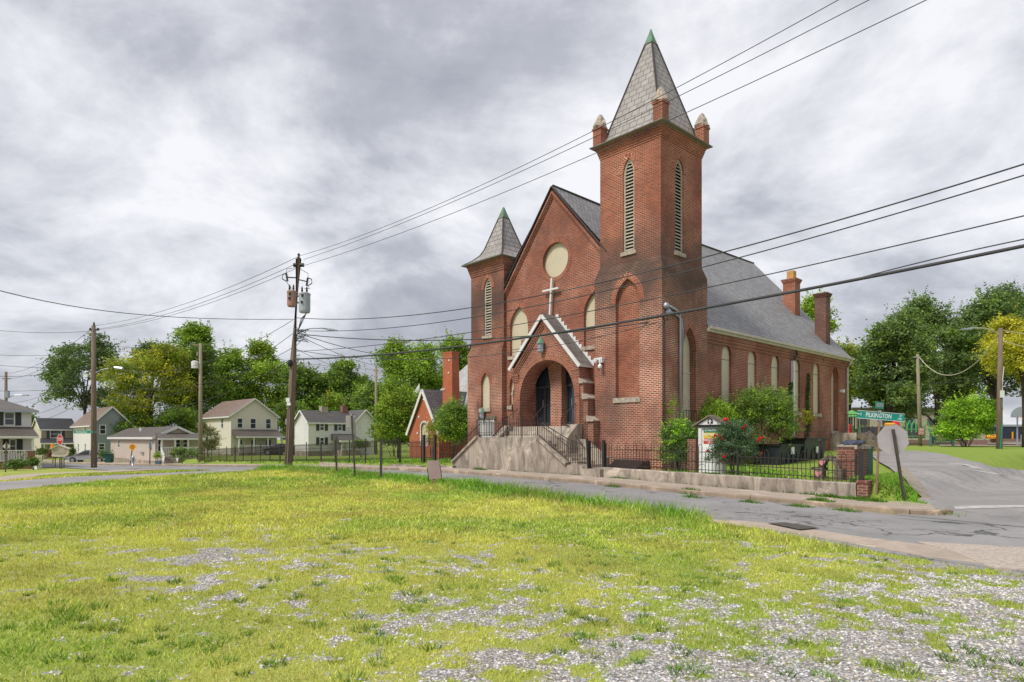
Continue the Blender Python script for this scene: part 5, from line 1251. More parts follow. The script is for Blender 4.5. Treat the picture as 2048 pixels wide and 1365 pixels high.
# ------------------------------------------------------------------ utility poles
def pole(name, px, Y, pyt, pyb, r, label, mat='pole', pxt=None, cat='utility pole', group=None):
    X = (px - CX) / FP * Y; gz = min(Zf(X, Y), CH + (HZ - pyb) / FP * Y); zt_ = CH + (HZ - pyt) / FP * Y; dx = ((pxt or px) - px) / FP * Y
    f = Frame(X, Y, 0); T = Thing(name, label, cat, f, (0, 0, gz), group); mb = MB(); mb.tube([(0, 0, gz - .4), (dx * .5, 0, (gz + zt_) / 2), (dx, 0, zt_)], r, 10, r1=r * .68); T.part('shaft', mb, M[mat], smooth=True)
    hh = lambda py: CH + (HZ - py) / FP * Y
    xx = lambda p, py=None: (p - px) / FP * Y
    return T, hh, xx, f
YM = 32.0
X, Yg = gp(575, 950); T, hh, xx, fM = pole('utility_pole', 575, YM, 519, 951, .20, 'tall brown wooden utility pole carrying two transformer cans', pxt=597)
MAINX = (575 - CX) / FP * YM
px_at = lambda py: 575 + 22 * (951 - py) / 432
mb = MB(); mb.lathe((xx(597.5), 0, hh(519)), [(.13, -.02), (.10, .06), (.05, .08), (.05, .2), (.08, .22), (.02, .30)], 8); T.part('insulator', mb, M['metal_dark'])
for p in (588, 607):
    mb = MB(); x0, x1 = xx(596), xx(p); mb.bar((x0, 0, hh(530)), (x1, 0, hh(531)), .06); 
    for k in range(4): xk = x0 + (x1 - x0) * (.5 + .15 * k); mb.tube([(xk - .03, 0, hh(530.5)), (xk + .03, 0, hh(530.5))], .10, 8)
    T.part('insulator', mb, M['metal_dark'])
def can(px, py0, py1, wpx, mat, side):
    c = xx(px); z0, z1 = hh(py1), hh(py0); r = wpx / 2 / FP * YM; mb = MB(); mb.lathe((c, -.25, 0), [(r * .85, z0), (r * .95, z0 + .05), (r, z0 + .12), (r, z1 - .08), (r * 1.06, z1 - .06), (r * 1.06, z1), (r * .7, z1 + .05)], 16); o = T.part('transformer', mb, mat, smooth=False)
    mb = MB(); 
    for q in (-.4, .45): mb.lathe((c + r * q, -.3, z1), [(.04, 0), (.06, .06), (.04, .1), (.06, .15), (.04, .19), (.05, .24), (.015, .34)], 8)
    T.part('bushing', mb, M['metal_dark'], o); mb = MB(); mb.bar((c, -.05, (z0 + z1) / 2 + .2), (c + side * .3, 0, (z0 + z1) / 2 + .2), .08); mb.bar((c, -.05, z0 + .25), (c + side * .3, 0, z0 + .25), .08); T.part('bracket', mb, M['galv'], o)
    mb = MB(); mb.lathe((c - r * .2, -.25 - r, (z0 + z1) / 2), [(.06, -.05), (.06, .05)], 8); mb.lathe((c - r * .1, -.25 - r, z1 - .15), [(.06, -.05), (.06, .05)], 8); T.part('fitting', mb, M['metal_dark'], o)
can(587, 586, 616, 18, plain('rusty_can', (.42, .20, .15), .6, c2=(.30, .22, .19), sc=2.5), 1)
can(612.5, 590, 628, 22, plain('grey_can', (.42, .47, .50), .5, c2=(.33, .37, .40), sc=2), -1)
for (xa, ya), (xb, yb) in (((592, 556), (574, 556)), ((598, 560), (617, 565))):
    mb = MB(); s_ = 1 if xb > xa else -1; mb.bar((xx(xa), 0, hh(ya)), (xx(xb), -.1, hh(yb)), .05); mb.bar((xx(xb), -.1, hh(yb - 8)), (xx(xb) - .06 * s_, -.1, hh(yb + 8)), .10, .07)
    mb.tube([(xx(xb), -.1, hh(yb - 8)), (xx(xb) + .18 * s_, -.1, hh(yb - 5)), (xx(xb) + .2 * s_, -.1, hh(yb + 3)), (xx(xb), -.1, hh(yb + 8))], .025, 5)
    mb.tube([(xx(xb), -.1, hh(yb + 8)), (xx(xb) + .1, -.15, hh(yb + 14)), (xx(587 if s_ < 0 else 612), -.25, hh(580))], .014, 4); mb.tube([(xx(xb), -.1, hh(yb - 8)), (xx(xb) + .02, -.1, hh(yb - 16)), (xx(595), 0, hh(535))], .012, 4); T.part('fuse_cutout', mb, M['metal_dark'])
mb = MB(); mb.tube([(xx(590), 0, hh(672)), (xx(603), -.1, hh(664)), (xx(622), -.15, hh(658)), (xx(645), -.2, hh(658)), (xx(658), -.2, hh(660))], .035, 6); o = T.part('lamp_arm', mb, M['galv'], smooth=True)
mb = MB(); mb.loft([[(xx(656), -.26, hh(660)), (xx(656), -.14, hh(660)), (xx(656), -.14, hh(662.5)), (xx(656), -.26, hh(662.5))], [(xx(664), -.32, hh(659.5)), (xx(664), -.08, hh(659.5)), (xx(664), -.08, hh(663)), (xx(664), -.32, hh(663))], [(xx(677), -.28, hh(662)), (xx(677), -.12, hh(662)), (xx(677), -.12, hh(664)), (xx(677), -.28, hh(664))]]); T.part('lamp_head', mb, M['galv'], o)
mb = MB(); mb.tube([(xx(px_at(640)) + .03, -.17, hh(640)), (xx(px_at(795)) + .03, -.19, hh(795)), (xx(px_at(948)) + .03, -.21, hh(948))], .022, 6); T.part('conduit', mb, M['pole_pale'])
mb = MB(); mb.box(xx(576), xx(583), -.3, -.2, hh(805), hh(797)); mb.box(xx(578), xx(585), -.31, -.2, hh(812), hh(806)); T.part('tag_plate', mb, M['sign_white'])
mb = MB(); mb.box(xx(571.5), xx(577), -.05, .1, hh(850), hh(838)); T.part('meter_box', mb, M['galv'])
mb = MB(); random.seed(3)
for k in range(9):
    a = random.uniform(0, 1); p = [(xx(593 + random.uniform(-2, 3)), -.2, hh(655 + random.uniform(-5, 30)))]
    for q in range(3): p.append((xx(600 + random.uniform(-5, 22)), -.3 + random.uniform(-.2, .1), hh(665 + random.uniform(-6, 22))))
    p.append((xx(593), -.2, hh(668 + random.uniform(-10, 30)))); mb.tube(catm(p) if 0 else p, .014, 4)
for k in range(4): mb.tube([(xx(612 + k * 3), -.3, hh(600 + 6 * k)), (xx(622 - k), -.35, hh(625)), (xx(606 + k * 2), -.3, hh(640)), (xx(598), -.2, hh(665))], .016, 4)
T.part('cable_loops', mb, M['wire'])
mb = MB(); mb.lathe((xx(583), -.2, hh(728)), [(.10, -.15), (.14, 0), (.10, .15)], 8); T.part('splice_case', mb, M['black'])
T2, hA, xA2, fA = pole('utility_pole', 188, 50, 652, 940, .22, 'brown wooden utility pole standing on the grass island at the left', pxt=187)
for s_ in (-7, 8): mb = MB(); mb.bar((0, 0, hA(660)), (xA2(188 + s_), 0, hA(660)), .10); mb.lathe((xA2(188 + s_), 0, hA(660)), [(.10, -.05), (.10, .08), (.03, .15)], 8); T2.part('insulator', mb, M['metal_dark'])
mb = MB(); mb.lathe((0, 0, hA(652)), [(.08, 0), (.06, .2), (.02, .3)], 8); T2.part('insulator', mb, M['metal_dark'])
mb = MB(); mb.tube([(0, 0, hA(748)), (xA2(205), -.2, hA(741)), (xA2(222), -.3, hA(738))], .04, 6); mb.tube([(xA2(234), -.3, hA(737)), (xA2(250), -.3, hA(738.5))], .12, 6); T2.part('lamp_arm', mb, M['galv'])
text_T = Thing('street_sign', 'green street name sign hanging beside the left utility pole', 'street sign', Frame((166 - CX) / FP * 49.7, 49.7, 0), (0, 0, CH + (HZ - 862) / FP * 49.7))
w2 = 37 / FP * 49.7; z = CH + (HZ - 864.5) / FP * 49.7; mb = MB(); mb.box(-w2 / 2, w2 / 2 + .05, -.01, .01, z - .11, z + .11); b_ = text_T.part('name_blade', mb, M['green_sign'])
text_part('lettering', 'Old Dominion', .2, lambda u, v: (u - .12, -.016, z + v), M['sign_white'], b_, text_T.org, .75); text_part('lettering', 'St', .1, lambda u, v: (u + .58, -.016, z + v), M['sign_white'], b_, text_T.org, .8)
mb = MB(); mb.bar((w2 / 2 - .1, 0, z), (w2 / 2 + .25, .2, z), .04); text_T.part('bracket', mb, M['galv'])
T3, hB, xB2, fB = pole('utility_pole', 401, 58, 688, 915, .19, 'pale greenish utility pole with a small grey transformer behind the iron fence', 'pole_pale')
mb = MB(); r = .30; c = xB2(391); mb.lathe((c, -.1, 0), [(r, hB(737)), (r, hB(724)), (r * .6, hB(722.5))], 12); T3.part('transformer', mb, M['white']); mb = MB(); mb.bar((xB2(385), 0, hB(690)), (xB2(404), 0, hB(690)), .09); mb.bar((xB2(395), 0, hB(712)), (xB2(395), 0, hB(704)), .12); T3.part('crossarm', mb, M['pole_pale'])
T4, hC, xC2, fC = pole('utility_pole', 12, 80, 744, 930, .22, 'far utility pole rising behind the white porch house')
mb = MB(); mb.bar((xC2(5), 0, hC(758)), (xC2(20), 0, hC(758)), .12); T4.part('crossarm', mb, M['pole']); mb = MB(); mb.lathe((xC2(15.5), 0, 0), [(.22, hC(796)), (.22, hC(782))], 8); T4.part('transformer', mb, M['galv'])
mb = MB(); mb.tube([(0, 0, hC(798)), (xC2(28), 0, hC(791)), (xC2(45), 0, hC(790.5))], .06, 6); mb.box(xC2(44), xC2(57), -.15, .15, hC(792), hC(790.3)); T4.part('lamp_arm', mb, M['galv'])
T5, hD, xD2, fD = pole('utility_pole', 752, 82, 733, 900, .2, 'small far utility pole showing above the bushes', 'pole_pale')
mb = MB(); mb.bar((xD2(747.5), 0, hD(742)), (xD2(757.5), 0, hD(741)), .12); T5.part('crossarm', mb, M['pole'])
T6, hE, xE2, fE = pole('utility_pole', 1998, 41, 657, 926, .19, 'dark brown utility pole with a street lamp on the right lawn', pxt=2001)
mb = MB(); mb.tube([(xE2(1998), 0, hE(671)), (xE2(1985), -.1, hE(663)), (xE2(1965), -.2, hE(658)), (xE2(1935), -.3, hE(658))], .035, 6); o = T6.part('lamp_arm', mb, M['trim'])
mb = MB(); mb.loft([[(xE2(1936), -.38, hE(656.5)), (xE2(1936), -.22, hE(656.5)), (xE2(1936), -.22, hE(661)), (xE2(1936), -.38, hE(661))], [(xE2(1914), -.34, hE(660)), (xE2(1914), -.26, hE(660)), (xE2(1914), -.26, hE(661.5)), (xE2(1914), -.34, hE(661.5))]]); T6.part('lamp_head', mb, M['galv'], o)
mb = MB(); mb.box(xE2(1996), xE2(2003), -.26, -.16, hE(796), hE(782)); T6.part('meter_box', mb, M['white']); mb = MB(); mb.tube([(xE2(2003), -.2, hE(735)), (xE2(2000), -.22, hE(760)), (xE2(2000), -.22, hE(782))], .02, 5); T6.part('conduit', mb, M['white'])
mb = MB(); mb.bar((xE2(1985), -.6, hE(922)), (xE2(1990), -.6, hE(850)), .05); single('guy_marker', mb, M['green_sign'], fE, (xE2(1985), -.6, hE(922)), 'thin leaning green marker rod beside the right utility pole', 'marker')
T7, hF, xF2, fF = pole('utility_pole', 1841, 55, 709, 898, .17, 'pale wooden pole with a small red and white sign in front of the playground', 'pole_pale', pxt=1835)
mb = MB(); mb.box(xF2(1833.5), xF2(1844.5), -.27, -.24, hF(870), hF(856)); o = T7.part('sign_plate', mb, plain('red_white', (.55, .12, .09), .5, c2=(.6, .5, .45), sc=14)); 
text_part('lettering', 'NO', .22, lambda u, v: (xF2(1839) + u, -.275, hF(860) + v), M['sign_white'], o, T7.org, .8); text_part('lettering', 'DUMPING', .1, lambda u, v: (xF2(1839) + u, -.275, hF(866) + v), M['sign_white'], o, T7.org, .7)
mb = MB(); mb.box(xF2(1829), xF2(1834), -.1, .1, hF(716), hF(714)); T7.part('bracket', mb, M['galv'])
# ------------------------------------------------------------------ wires
def wire3(pts3, r, label, group, name='power_line', mat='wire', ext=None):
    """smooth cable through 3-D points (quadratic/cubic interpolation)"""
    P = np.array(pts3, float); d = np.r_[0, np.cumsum(np.linalg.norm(np.diff(P, axis=0), axis=1))]
    u = np.linspace(0, d[-1], max(14, int(d[-1] * 1.0))); out = np.stack([np.polyval(np.polyfit(d, P[:, i], len(P) - 1), u) for i in range(3)], 1)
    mb = MB(); mb.tube(out.tolist(), r, 5); o = single(name, mb, M[mat], WF, tuple(out[0]), label, 'power line', group, smooth=True); return o
def span(a, b, sag, r, label, group, name='power_line', n=26, mat='wire'):
    a, b = np.array(a, float), np.array(b, float); t = np.linspace(0, 1, n)[:, None]; P = a + (b - a) * t; P[:, 2] -= sag * 4 * (t * (1 - t))[:, 0]
    mb = MB(); mb.tube(P.tolist(), r, 5); return single(name, mb, M[mat], WF, tuple(P[0]), label, 'power line', group, smooth=True)
sM, tM = [float(v) for v in to_st(MAINX, YM)]
def streetwire(pix, r, label, dt=0.0, ext=-24):
    """cable along the street line through the pole: pixels seen on the vertical plane t = tM + dt"""
    xs, zs = zip(*[F(px, py, tM + dt) for px, py in pix]); k = min(2, len(xs) - 1); co = np.polyfit(xs, zs, k)
    X = np.linspace(xs[0], -ext, 70); Zs = np.polyval(co, X); Zs = np.clip(Zs, 2.5, 30)
    P = [CF.w((x, tM + dt, z)) for x, z in zip(X, Zs)]; mb = MB(); mb.tube(P, r, 5); return single('power_line', mb, M['wire'], WF, P[0], label, 'power line', 'cables along the street', smooth=True)
streetwire([(597, 513), (905, 396), (1190, 262), (1676, 0)], .009, 'thin top cable along the street, uppermost of three crossing the tower roof')
streetwire([(607, 520), (905, 402), (1190, 278), (1735, 0)], .009, 'thin top cable along the street, middle one of three crossing the tower roof', .1)
streetwire([(610, 531), (905, 426), (1190, 309), (1852, 0)], .009, 'thin top cable along the street, lowest of three crossing the tower', -.35)
streetwire([(592, 636), (810, 632), (1190, 568), (1500, 492), (2048, 328)], .016, 'twisted cable across the belfry, upper one of the pair rising to the right')
streetwire([(594, 662), (810, 651), (1190, 590), (1500, 511), (2048, 349)], .014, 'twisted cable across the belfry, lower one of the pair rising to the right', .1)
streetwire([(590, 704), (900, 668), (1190, 622), (1600, 545), (2048, 424)], .013, 'dark cable passing above the porch roof and up to the right')
streetwire([(588, 719), (900, 694), (1190, 656), (1600, 584), (2048, 490)], .034, 'thick black bundled cable crossing in front of the porch gable', -.05)
streetwire([(1700, 562), (1850, 523), (2048, 479)], .012, 'thin cable just above the thick bundle at the right edge', -.05)
wp = CF.w((0.12, .35, F(1304, 640, 0)[1])); 
def mp(px, py, dy=0): return at(px, py, YM + dy)
span(mp(594, 668), wp, .55, .022, 'service cable from the pole to the weatherheads on the bell tower', 'service cables', n=30)
span(mp(590, 700), CF.w((-.05, -.1, F(1300, 648, 0)[1])), .9, .014, 'thin service cable sagging below the porch lantern to the tower corner', 'service cables', n=30)
span(mp(600, 668), at(795, 714, 50), .2, .02, 'cable running down from the pole behind the thick bundle', 'service cables')
span(mp(599, 672), at(762, 733, 60), .25, .016, 'cable running down from the pole to the far small pole', 'service cables')
span(mp(590, 697), at(700, 742, 60), .15, .012, 'thin cable sloping down from the pole to the trees', 'service cables')
pA = lambda px, py: at(px, py, 50)
for i, (a, b) in enumerate((((596, 514), (188, 652)), ((588, 530), (181, 660)), ((606, 531), (196, 660)))):
    span(mp(*a), pA(*b), .55, .012, ('thin top cable to the left pole, uppermost of three', 'thin top cable to the left pole, middle of three', 'thin top cable to the left pole, lowest of three')[i], 'cables to the left pole')
# long cable passing from the upper left to the pole
wire3([(-8.5, -4, 6.0), at(-260, 500, 12), at(0, 582, 17), at(200, 621, 22), at(400, 637, 27), at(590, 639, YM)], .013, 'twisted cable hanging across the sky from the left edge to the big pole', 'cables to the left')
for py0, py1, s_ in ((641, 722, 1.0), (668, 735, 1.4), (696, 773, .9), (720, 783, 1.1)):
    span(mp(585 if py0 < 700 else 580, py0), pA(190, py1), s_ * 1.6, .013, 'cable sagging to the left pole, leaving the big pole %s' % {641: 'just below the grey can', 668: 'at the lamp arm', 696: 'below the lamp arm', 720: 'lowest of all'}[py0], 'cables to the left pole', n=34)
for k, (a, b) in enumerate((((187, 655), (13, 747)), ((196, 660), (20, 758)), ((186, 730), (14, 806)), ((186, 775), (14, 832)), ((186, 790), (20, 846)))):
    span(pA(*a), at(b[0], b[1], 80 if k < 2 else 76), .8, .016, 'cable from the left pole down to the far pole, number %s from the top' % ('one', 'two', 'three', 'four', 'five')[k], 'cables beyond the left pole')
for k, (a, b) in enumerate((((-60, 655), (188, 662)), ((-60, 706), (188, 704)), ((-60, 724), (188, 733)), ((-60, 748), (110, 745)), ((-60, 780), (188, 770)))):
    span(at(a[0], a[1], 44), pA(*b), .25, .013, ('upper thin cable entering from the left edge', 'second thin cable entering from the left edge', 'third cable entering from the left edge', 'fourth cable entering from the left edge, ending at the dark tree', 'lowest cable entering from the left edge')[k], 'cables beyond the left pole')
for k, (a, b) in enumerate((((188, 690), (400, 690)), ((188, 700), (398, 697)), ((190, 790), (400, 815)))):
    span(pA(*a), at(b[0], b[1], 58), .25, .012, ('thin cable between the two left poles, top one', 'thin cable between the two left poles, second one', 'thin cable between the two left poles, low one')[k], 'cables between the left poles')
span(at(404, 690, 58), at(752, 740, 82), .4, .016, 'thin far cable from the pale pole across the trees', 'cables between the left poles')
span(at(1838, 714, 55), at(1998, 672, 41), 2.0, .03, 'pale cable sagging between the two right poles', 'cables at the right', mat='trim')
span(at(2001, 660, 41), at(2300, 690, 38), .2, .02, 'upper pale cable leaving the right pole to the right', 'cables at the right', mat='trim'); span(at(2001, 681, 41), at(2300, 740, 38), .2, .02, 'lower pale cable leaving the right pole to the right', 'cables at the right', mat='trim')
span(at(1700, 762, 60), at(1836, 716, 55), .3, .012, 'thin cable reaching the pale pole from the left', 'cables at the right'); span(at(1760, 770, 60), at(1998, 750, 41), .3, .012, 'thin low cable crossing in front of the big dark tree', 'cables at the right')
# ------------------------------------------------------------------ houses
def hloc(px, Y): return CF.loc((px - CX) / FP * Y, Y)
class House:
    """box aligned with the street grid; corner nearest the camera at column pc; left face along -x, right face along +y"""
    def __init__(h, name, label, pc, Y, pl, pr, zb, eave, wallmat, frontmat=None):
        x, y = hloc(pc, Y); h.x1, h.y0 = x, y; h.Y = Y
        h.x0 = F(pl, 800, y)[0]; h.y1 = S(pr, 800, x)[0]; h.z = lambda py: CH + (HZ - py) / FP * Y
        h.zb, h.ze = h.z(zb), h.z(eave); w = CF.w((x, y, 0)); h.zb0 = min(h.zb, Zf(w[0], w[1])) - .3
        h.T = Thing(name, label, 'house', CF, (x, y, h.zb)); h.wm, h.fm = wallmat, frontmat or wallmat; h.holes_r = []; h.holes_l = []
    def right(h, pa, pb, ya, yb):        # opening on the right face, in picture terms
        (a, z0), (b, _) = S(pa, yb, h.x1), S(pb, yb, h.x1); z1 = S((pa + pb) / 2, ya, h.x1)[1]; return (a, b, z0, z1)
    def left(h, pa, pb, ya, yb):
        (a, z0), (b, _) = F(pa, yb, h.y0), F(pb, yb, h.y0); z1 = F((pa + pb) / 2, ya, h.y0)[1]; return (a, b, z0, z1)
    def walls(h, wr, wl, gable=None, ridge=None):
        T = h.T; mb = MB(); rect = lambda r: [(r[0], r[2]), (r[1], r[2]), (r[1], r[3]), (r[0], r[3])]
        zb, ze = h.zb0, h.ze; ym, xm = (h.y0 + h.y1) / 2, (h.x0 + h.x1) / 2
        oR = [(h.y0, zb), (h.y1, zb), (h.y1, ze)] + ([(ym, ridge)] if gable == 'x' else []) + [(h.y0, ze)]
        oL = [(h.x0, zb), (h.x1, zb), (h.x1, ze)] + ([(xm, ridge)] if gable == 'y' else []) + [(h.x0, ze)]
        mr = MB(); mr.panel(oR, [rect(r) for r in wr], fx(h.x1), 0, .12); mb.panel(oL, [rect(r) for r in wl], fy(h.y0), 0, .12)
        mb.quad((h.x1, h.y1, zb), (h.x0, h.y1, zb), (h.x0, h.y1, ze), (h.x1, h.y1, ze)); mb.quad((h.x0, h.y1, zb), (h.x0, h.y0, zb), (h.x0, h.y0, ze), (h.x0, h.y1, ze))
        if gable == 'x': mb.add([(h.x0, h.y0, ze), (h.x0, h.y1, ze), (h.x0, ym, ridge)], [(0, 2, 1)])
        if gable == 'y': mb.add([(h.x0, h.y1, ze), (h.x1, h.y1, ze), (xm, h.y1, ridge)], [(0, 2, 1)])
        T.part('wall', mb, h.wm); T.part('wall', mr, h.fm)
        fd = MB(); fd.box(h.x0 - .03, h.x1 + .03, h.y0 - .03, h.y1 + .03, zb, h.zb + .12); T.part('foundation', fd, M['conc'])
        tr = MB(); 
        for x, y in ((h.x1, h.y0), (h.x1, h.y1), (h.x0, h.y0)): tr.box(x - .06, x + .025, y - .025, y + .06, h.zb + .12, ze)
        T.part('corner_trim', tr, M['white'])
        for r in wr: h.win(r, fx(h.x1))
        for r in wl: h.win(r, fy(h.y0))
    def win(h, r, tf, name='window', fr='white', glass='glass', shut=None, door=False):
        a, b, z0, z1 = r; g = MB(); g.quad(tf(a, z0, .08), tf(b, z0, .08), tf(b, z1, .08), tf(a, z1, .08)); o = h.T.part('window', g, M[glass])
        f = MB(); w = .07
        def bx(u0, u1, v0, v1, d0=-.03, d1=.07): p, q = tf(u0, v0, d0), tf(u1, v1, d1); f.box(p[0], q[0], p[1], q[1], p[2], q[2])
        bx(a - w, a + .02, z0 - w, z1 + w); bx(b - .02, b + w, z0 - w, z1 + w); bx(a + .02, b - .02, z1 - .02, z1 + w); bx(a + .02, b - .02, z0 - w, z0 + .02); zm = (z0 + z1) / 2; bx(a, b, zm - .03, zm + .03, .02)
        if b - a > 1.3: bx((a + b) / 2 - .04, (a + b) / 2 + .04, z0, z1, .015, .068)
        h.T.part('frame', f, M[fr], o)
    def shutters(h, r, tf, mat='shutter'):
        a, b, z0, z1 = r
        for u in (a - .08 - .38, b + .08): m = MB(); p, q = tf(u, z0 - .05, -.04), tf(u + .38, z1 + .05, 0); m.box(p[0], q[0], p[1], q[1], p[2], q[2]); h.T.part('shutter', m, M[mat])
    def roof(h, kind, ridge, mat, ov=.35, trim='white', thick=.16):
        x0, x1, y0, y1, ze = h.x0 - ov, h.x1 + ov, h.y0 - ov, h.y1 + ov, h.ze; xm, ym = (x0 + x1) / 2, (y0 + y1) / 2; m = MB()
        if kind == 'x':
            k = (ridge - ze) / ((h.y1 - h.y0) / 2); zl_ = ze - k * ov
            for ya in (y0, y1): v = [(x0, ya, zl_), (x1, ya, zl_), (x1, ym, ridge), (x0, ym, ridge)]; m.quad(*(v if ya == y0 else v[::-1])); 
            tr = MB()
            for xx_ in (x0, x1):
                for ya in (y0, y1): tr.bar((xx_, ya, zl_ - thick / 2), (xx_, ym, ridge - thick / 2), .05, thick)
            tr.bar((x0, y0, zl_ - thick / 2), (x1, y0, zl_ - thick / 2), .08, thick)
        elif kind == 'y':
            k = (ridge - ze) / ((h.x1 - h.x0) / 2); zl_ = ze - k * ov
            for xa in (x0, x1): v = [(xa, y1, zl_), (xa, y0, zl_), (xm, y0, ridge), (xm, y1, ridge)]; m.quad(*(v if xa == x0 else v[::-1]))
            tr = MB()
            for ya in (y0, y1):
                for xa in (x0, x1): tr.bar((xa, ya, zl_ - thick / 2), (xm, ya, ridge - thick / 2), .05, thick)
            tr.bar((x1, y0, zl_ - thick / 2), (x1, y1, zl_ - thick / 2), .08, thick)
        else:
            d = min(xm - x0, ym - y0); a, b = (xm, y0 + d, ridge), (xm, y1 - d, ridge)
            m.add([(x0, y0, ze), (x1, y0, ze), (x1, y1, ze), (x0, y1, ze), a, b], [(0, 1, 4), (1, 2, 5, 4), (2, 3, 5), (3, 0, 4, 5)]); tr = MB()
            for p, q in (((x0, y0), (x1, y0)), ((x1, y0), (x1, y1))): tr.bar((*p, ze - thick / 2), (*q, ze - thick / 2), .08, thick)
            m.box(x0, x1, y0, y1, ze - .03, ze - .01)
        o = h.T.part('roof', m, mat); h.T.part('fascia', tr, M[trim], o); return o
    def porch_r(h, pa, pb, dep, zf, zr0, zr1, posts, roofmat, postmat='white', rail=True, deckmat='conc'):
        """porch on the right face between picture columns; dep outwards along +x"""
        ya, yb = S(pa, 850, h.x1)[0], S(pb, 850, h.x1)[0]; x0, x1 = h.x1, h.x1 + dep; T = h.T
        m = MB(); m.box(x0, x1, ya, yb, h.zb0, zf); dk = T.part('porch_deck', m, M[deckmat])
        m = MB(); m.add([(x0, ya - .1, zr1), (x1 + .2, ya - .25, zr0), (x1 + .2, yb + .25, zr0), (x0, yb + .1, zr1), (x0, ya - .1, zr0), (x1 + .2, ya - .25, zr0 - .18), (x1 + .2, yb + .25, zr0 - .18), (x0, yb + .1, zr0)], [(0, 1, 2, 3), (4, 5, 1, 0), (5, 6, 2, 1), (6, 7, 3, 2), (7, 6, 5, 4)]); T.part('porch_roof', m, roofmat)
        m = MB(); m.box(x1 + .02, x1 + .23, ya - .26, yb + .26, zr0 - .2, zr0 - .02); T.part('porch_beam', m, M['white'])
        for k in range(posts): y = ya + .1 + (yb - ya - .2) * k / (posts - 1); m = MB(); m.box(x1 - .15, x1, y - .075, y + .075, zf, zr0 - .1); T.part('porch_post', m, M[postmat])
        if rail:
            m = MB(); n = int((yb - ya) / .16)
            for k in range(n): y = ya + (yb - ya) * k / n; m.box(x1 - .1, x1 - .06, y, y + .05, zf + .1, zf + .85)
            m.box(x1 - .13, x1 - .03, ya, yb, zf + .85, zf + .93); m.box(x1 - .13, x1 - .03, ya, yb, zf + .08, zf + .14); T.part('porch_railing', m, M['white'])
M['shutter'] = plain('shutter', (.045, .05, .06), .6)
wsid = siding('white_siding', (.80, .765, .76)); crsid = siding('cream_siding', (.74, .68, .58)); pksid = siding('pink_beige_siding', (.62, .53, .45), .12); gysid = siding('grey_siding', (.27, .30, .32)); tnsid = siding('tan_siding', (.36, .30, .22)); bgsid = siding('beige_siding', (.58, .52, .44)); bluwh = siding('white_weatherboard', (.78, .75, .76), .15, dirt=.35)
rf_red = tilemat('roof_reddish', (.27, .19, .155), (.21, .145, .12), (.10, .07, .06), .9, .14, ms=.01); rf_dk = tilemat('roof_charcoal', (.06, .06, .07), (.045, .045, .052), (.02, .02, .02), .9, .14, ms=.01); rf_br = tilemat('roof_brown', (.14, .115, .095), (.10, .085, .07), (.04, .035, .03), .9, .14, ms=.01); rf_gb = tilemat('roof_greybrown', (.12, .11, .105), (.085, .08, .076), (.035, .03, .03), .9, .14, ms=.01)
# cream two-storey house
h = House('two_storey_house', 'cream two storey house with a reddish gable roof and a front porch', 462, 82, 404, 553, 911, 829, crsid)
wr = [h.right(475, 485, 837.5, 856), h.right(501, 511.5, 838, 857), h.right(532, 541.5, 838.5, 857.5), h.right(476, 485, 880, 900), h.right(502, 511.5, 880, 900), h.right(531.5, 542, 880, 906)]
h.walls(wr, [h.left(442.5, 446.5, 838, 856.5)], 'x', h.z(795)); h.roof('x', h.z(795), rf_red)
zf = h.z(906); h.porch_r(466, 553, 1.9, zf, h.z(873), h.z(859), 4, rf_br, rail=True)
# white weatherboard house with wing
h = House('weatherboard_house', 'white weatherboard house with black shutters, grey roof and two chimneys', 617, 72, 590, 708, 905, 842, bluwh)
wr = [h.right(640, 648, 847, 861), h.right(676, 683.5, 847, 861), h.right(640, 648, 876, 890), h.right(679, 684, 882, 893)]
h.walls(wr, [], 'y', h.z(819.5)); h.roof('y', h.z(819.5), rf_gb, ov=.25)
for r in wr[:3]: h.shutters(r, fx(h.x1))
h.porch_r(664, 702, 2.2, h.z(902), h.z(881), h.z(868), 4, rf_gb, rail=True)
m = MB(); y = S(653, 815, h.x1 - 1)[0]; xm = (h.x0 + h.x1) / 2; m.box(xm - .3, xm + .3, y - .4, y + .4, h.z(830), h.z(811)); h.T.part('chimney', m, M['stone']); m = MB(); y = S(694, 815, h.x1 - 1)[0]; m.box(xm - .3, xm + .3, y - .35, y + .35, h.z(830), h.z(808)); m.tube([(xm, y, h.z(808)), (xm, y, h.z(804))], .15, 8); h.T.part('chimney', m, M['brick_old'])
m = MB(); xw = h.x1 + .3; yw0, yw1 = S(712, 850, xw)[0], S(748, 850, xw)[0]; zr = h.z(817); ze = h.z(839); ymw = (yw0 + yw1) / 2
w1, w2 = [(S(a, 862, xw)[0], S(b, 862, xw)[0], S(a, 862, xw)[1], S(a, 846, xw)[1]) for a, b in ((714, 721), (737, 743))]
m.panel([(yw0, h.zb0), (yw1, h.zb0), (yw1, ze), (ymw, zr), (yw0, ze)], [[(r[0], r[2]), (r[1], r[2]), (r[1], r[3]), (r[0], r[3])] for r in (w1, w2)], fx(xw), 0, .1); m.box(h.x0, xw - .02, yw0, yw1 - .02, h.zb0, ze - .02); h.T.part('wing_wall', m, bluwh)
for r in (w1, w2): h.win(r, fx(xw))
m = MB(); m.quad((h.x0, yw0 - .3, ze - .2), (xw + .3, yw0 - .3, ze - .2), (xw + .3, ymw, zr + .05), (h.x0, ymw, zr + .05)); m.quad((xw + .3, yw1 + .3, ze - .2), (h.x0, yw1 + .3, ze - .2), (h.x0, ymw, zr + .05), (xw + .3, ymw, zr + .05)); o = h.T.part('wing_roof', m, rf_gb)
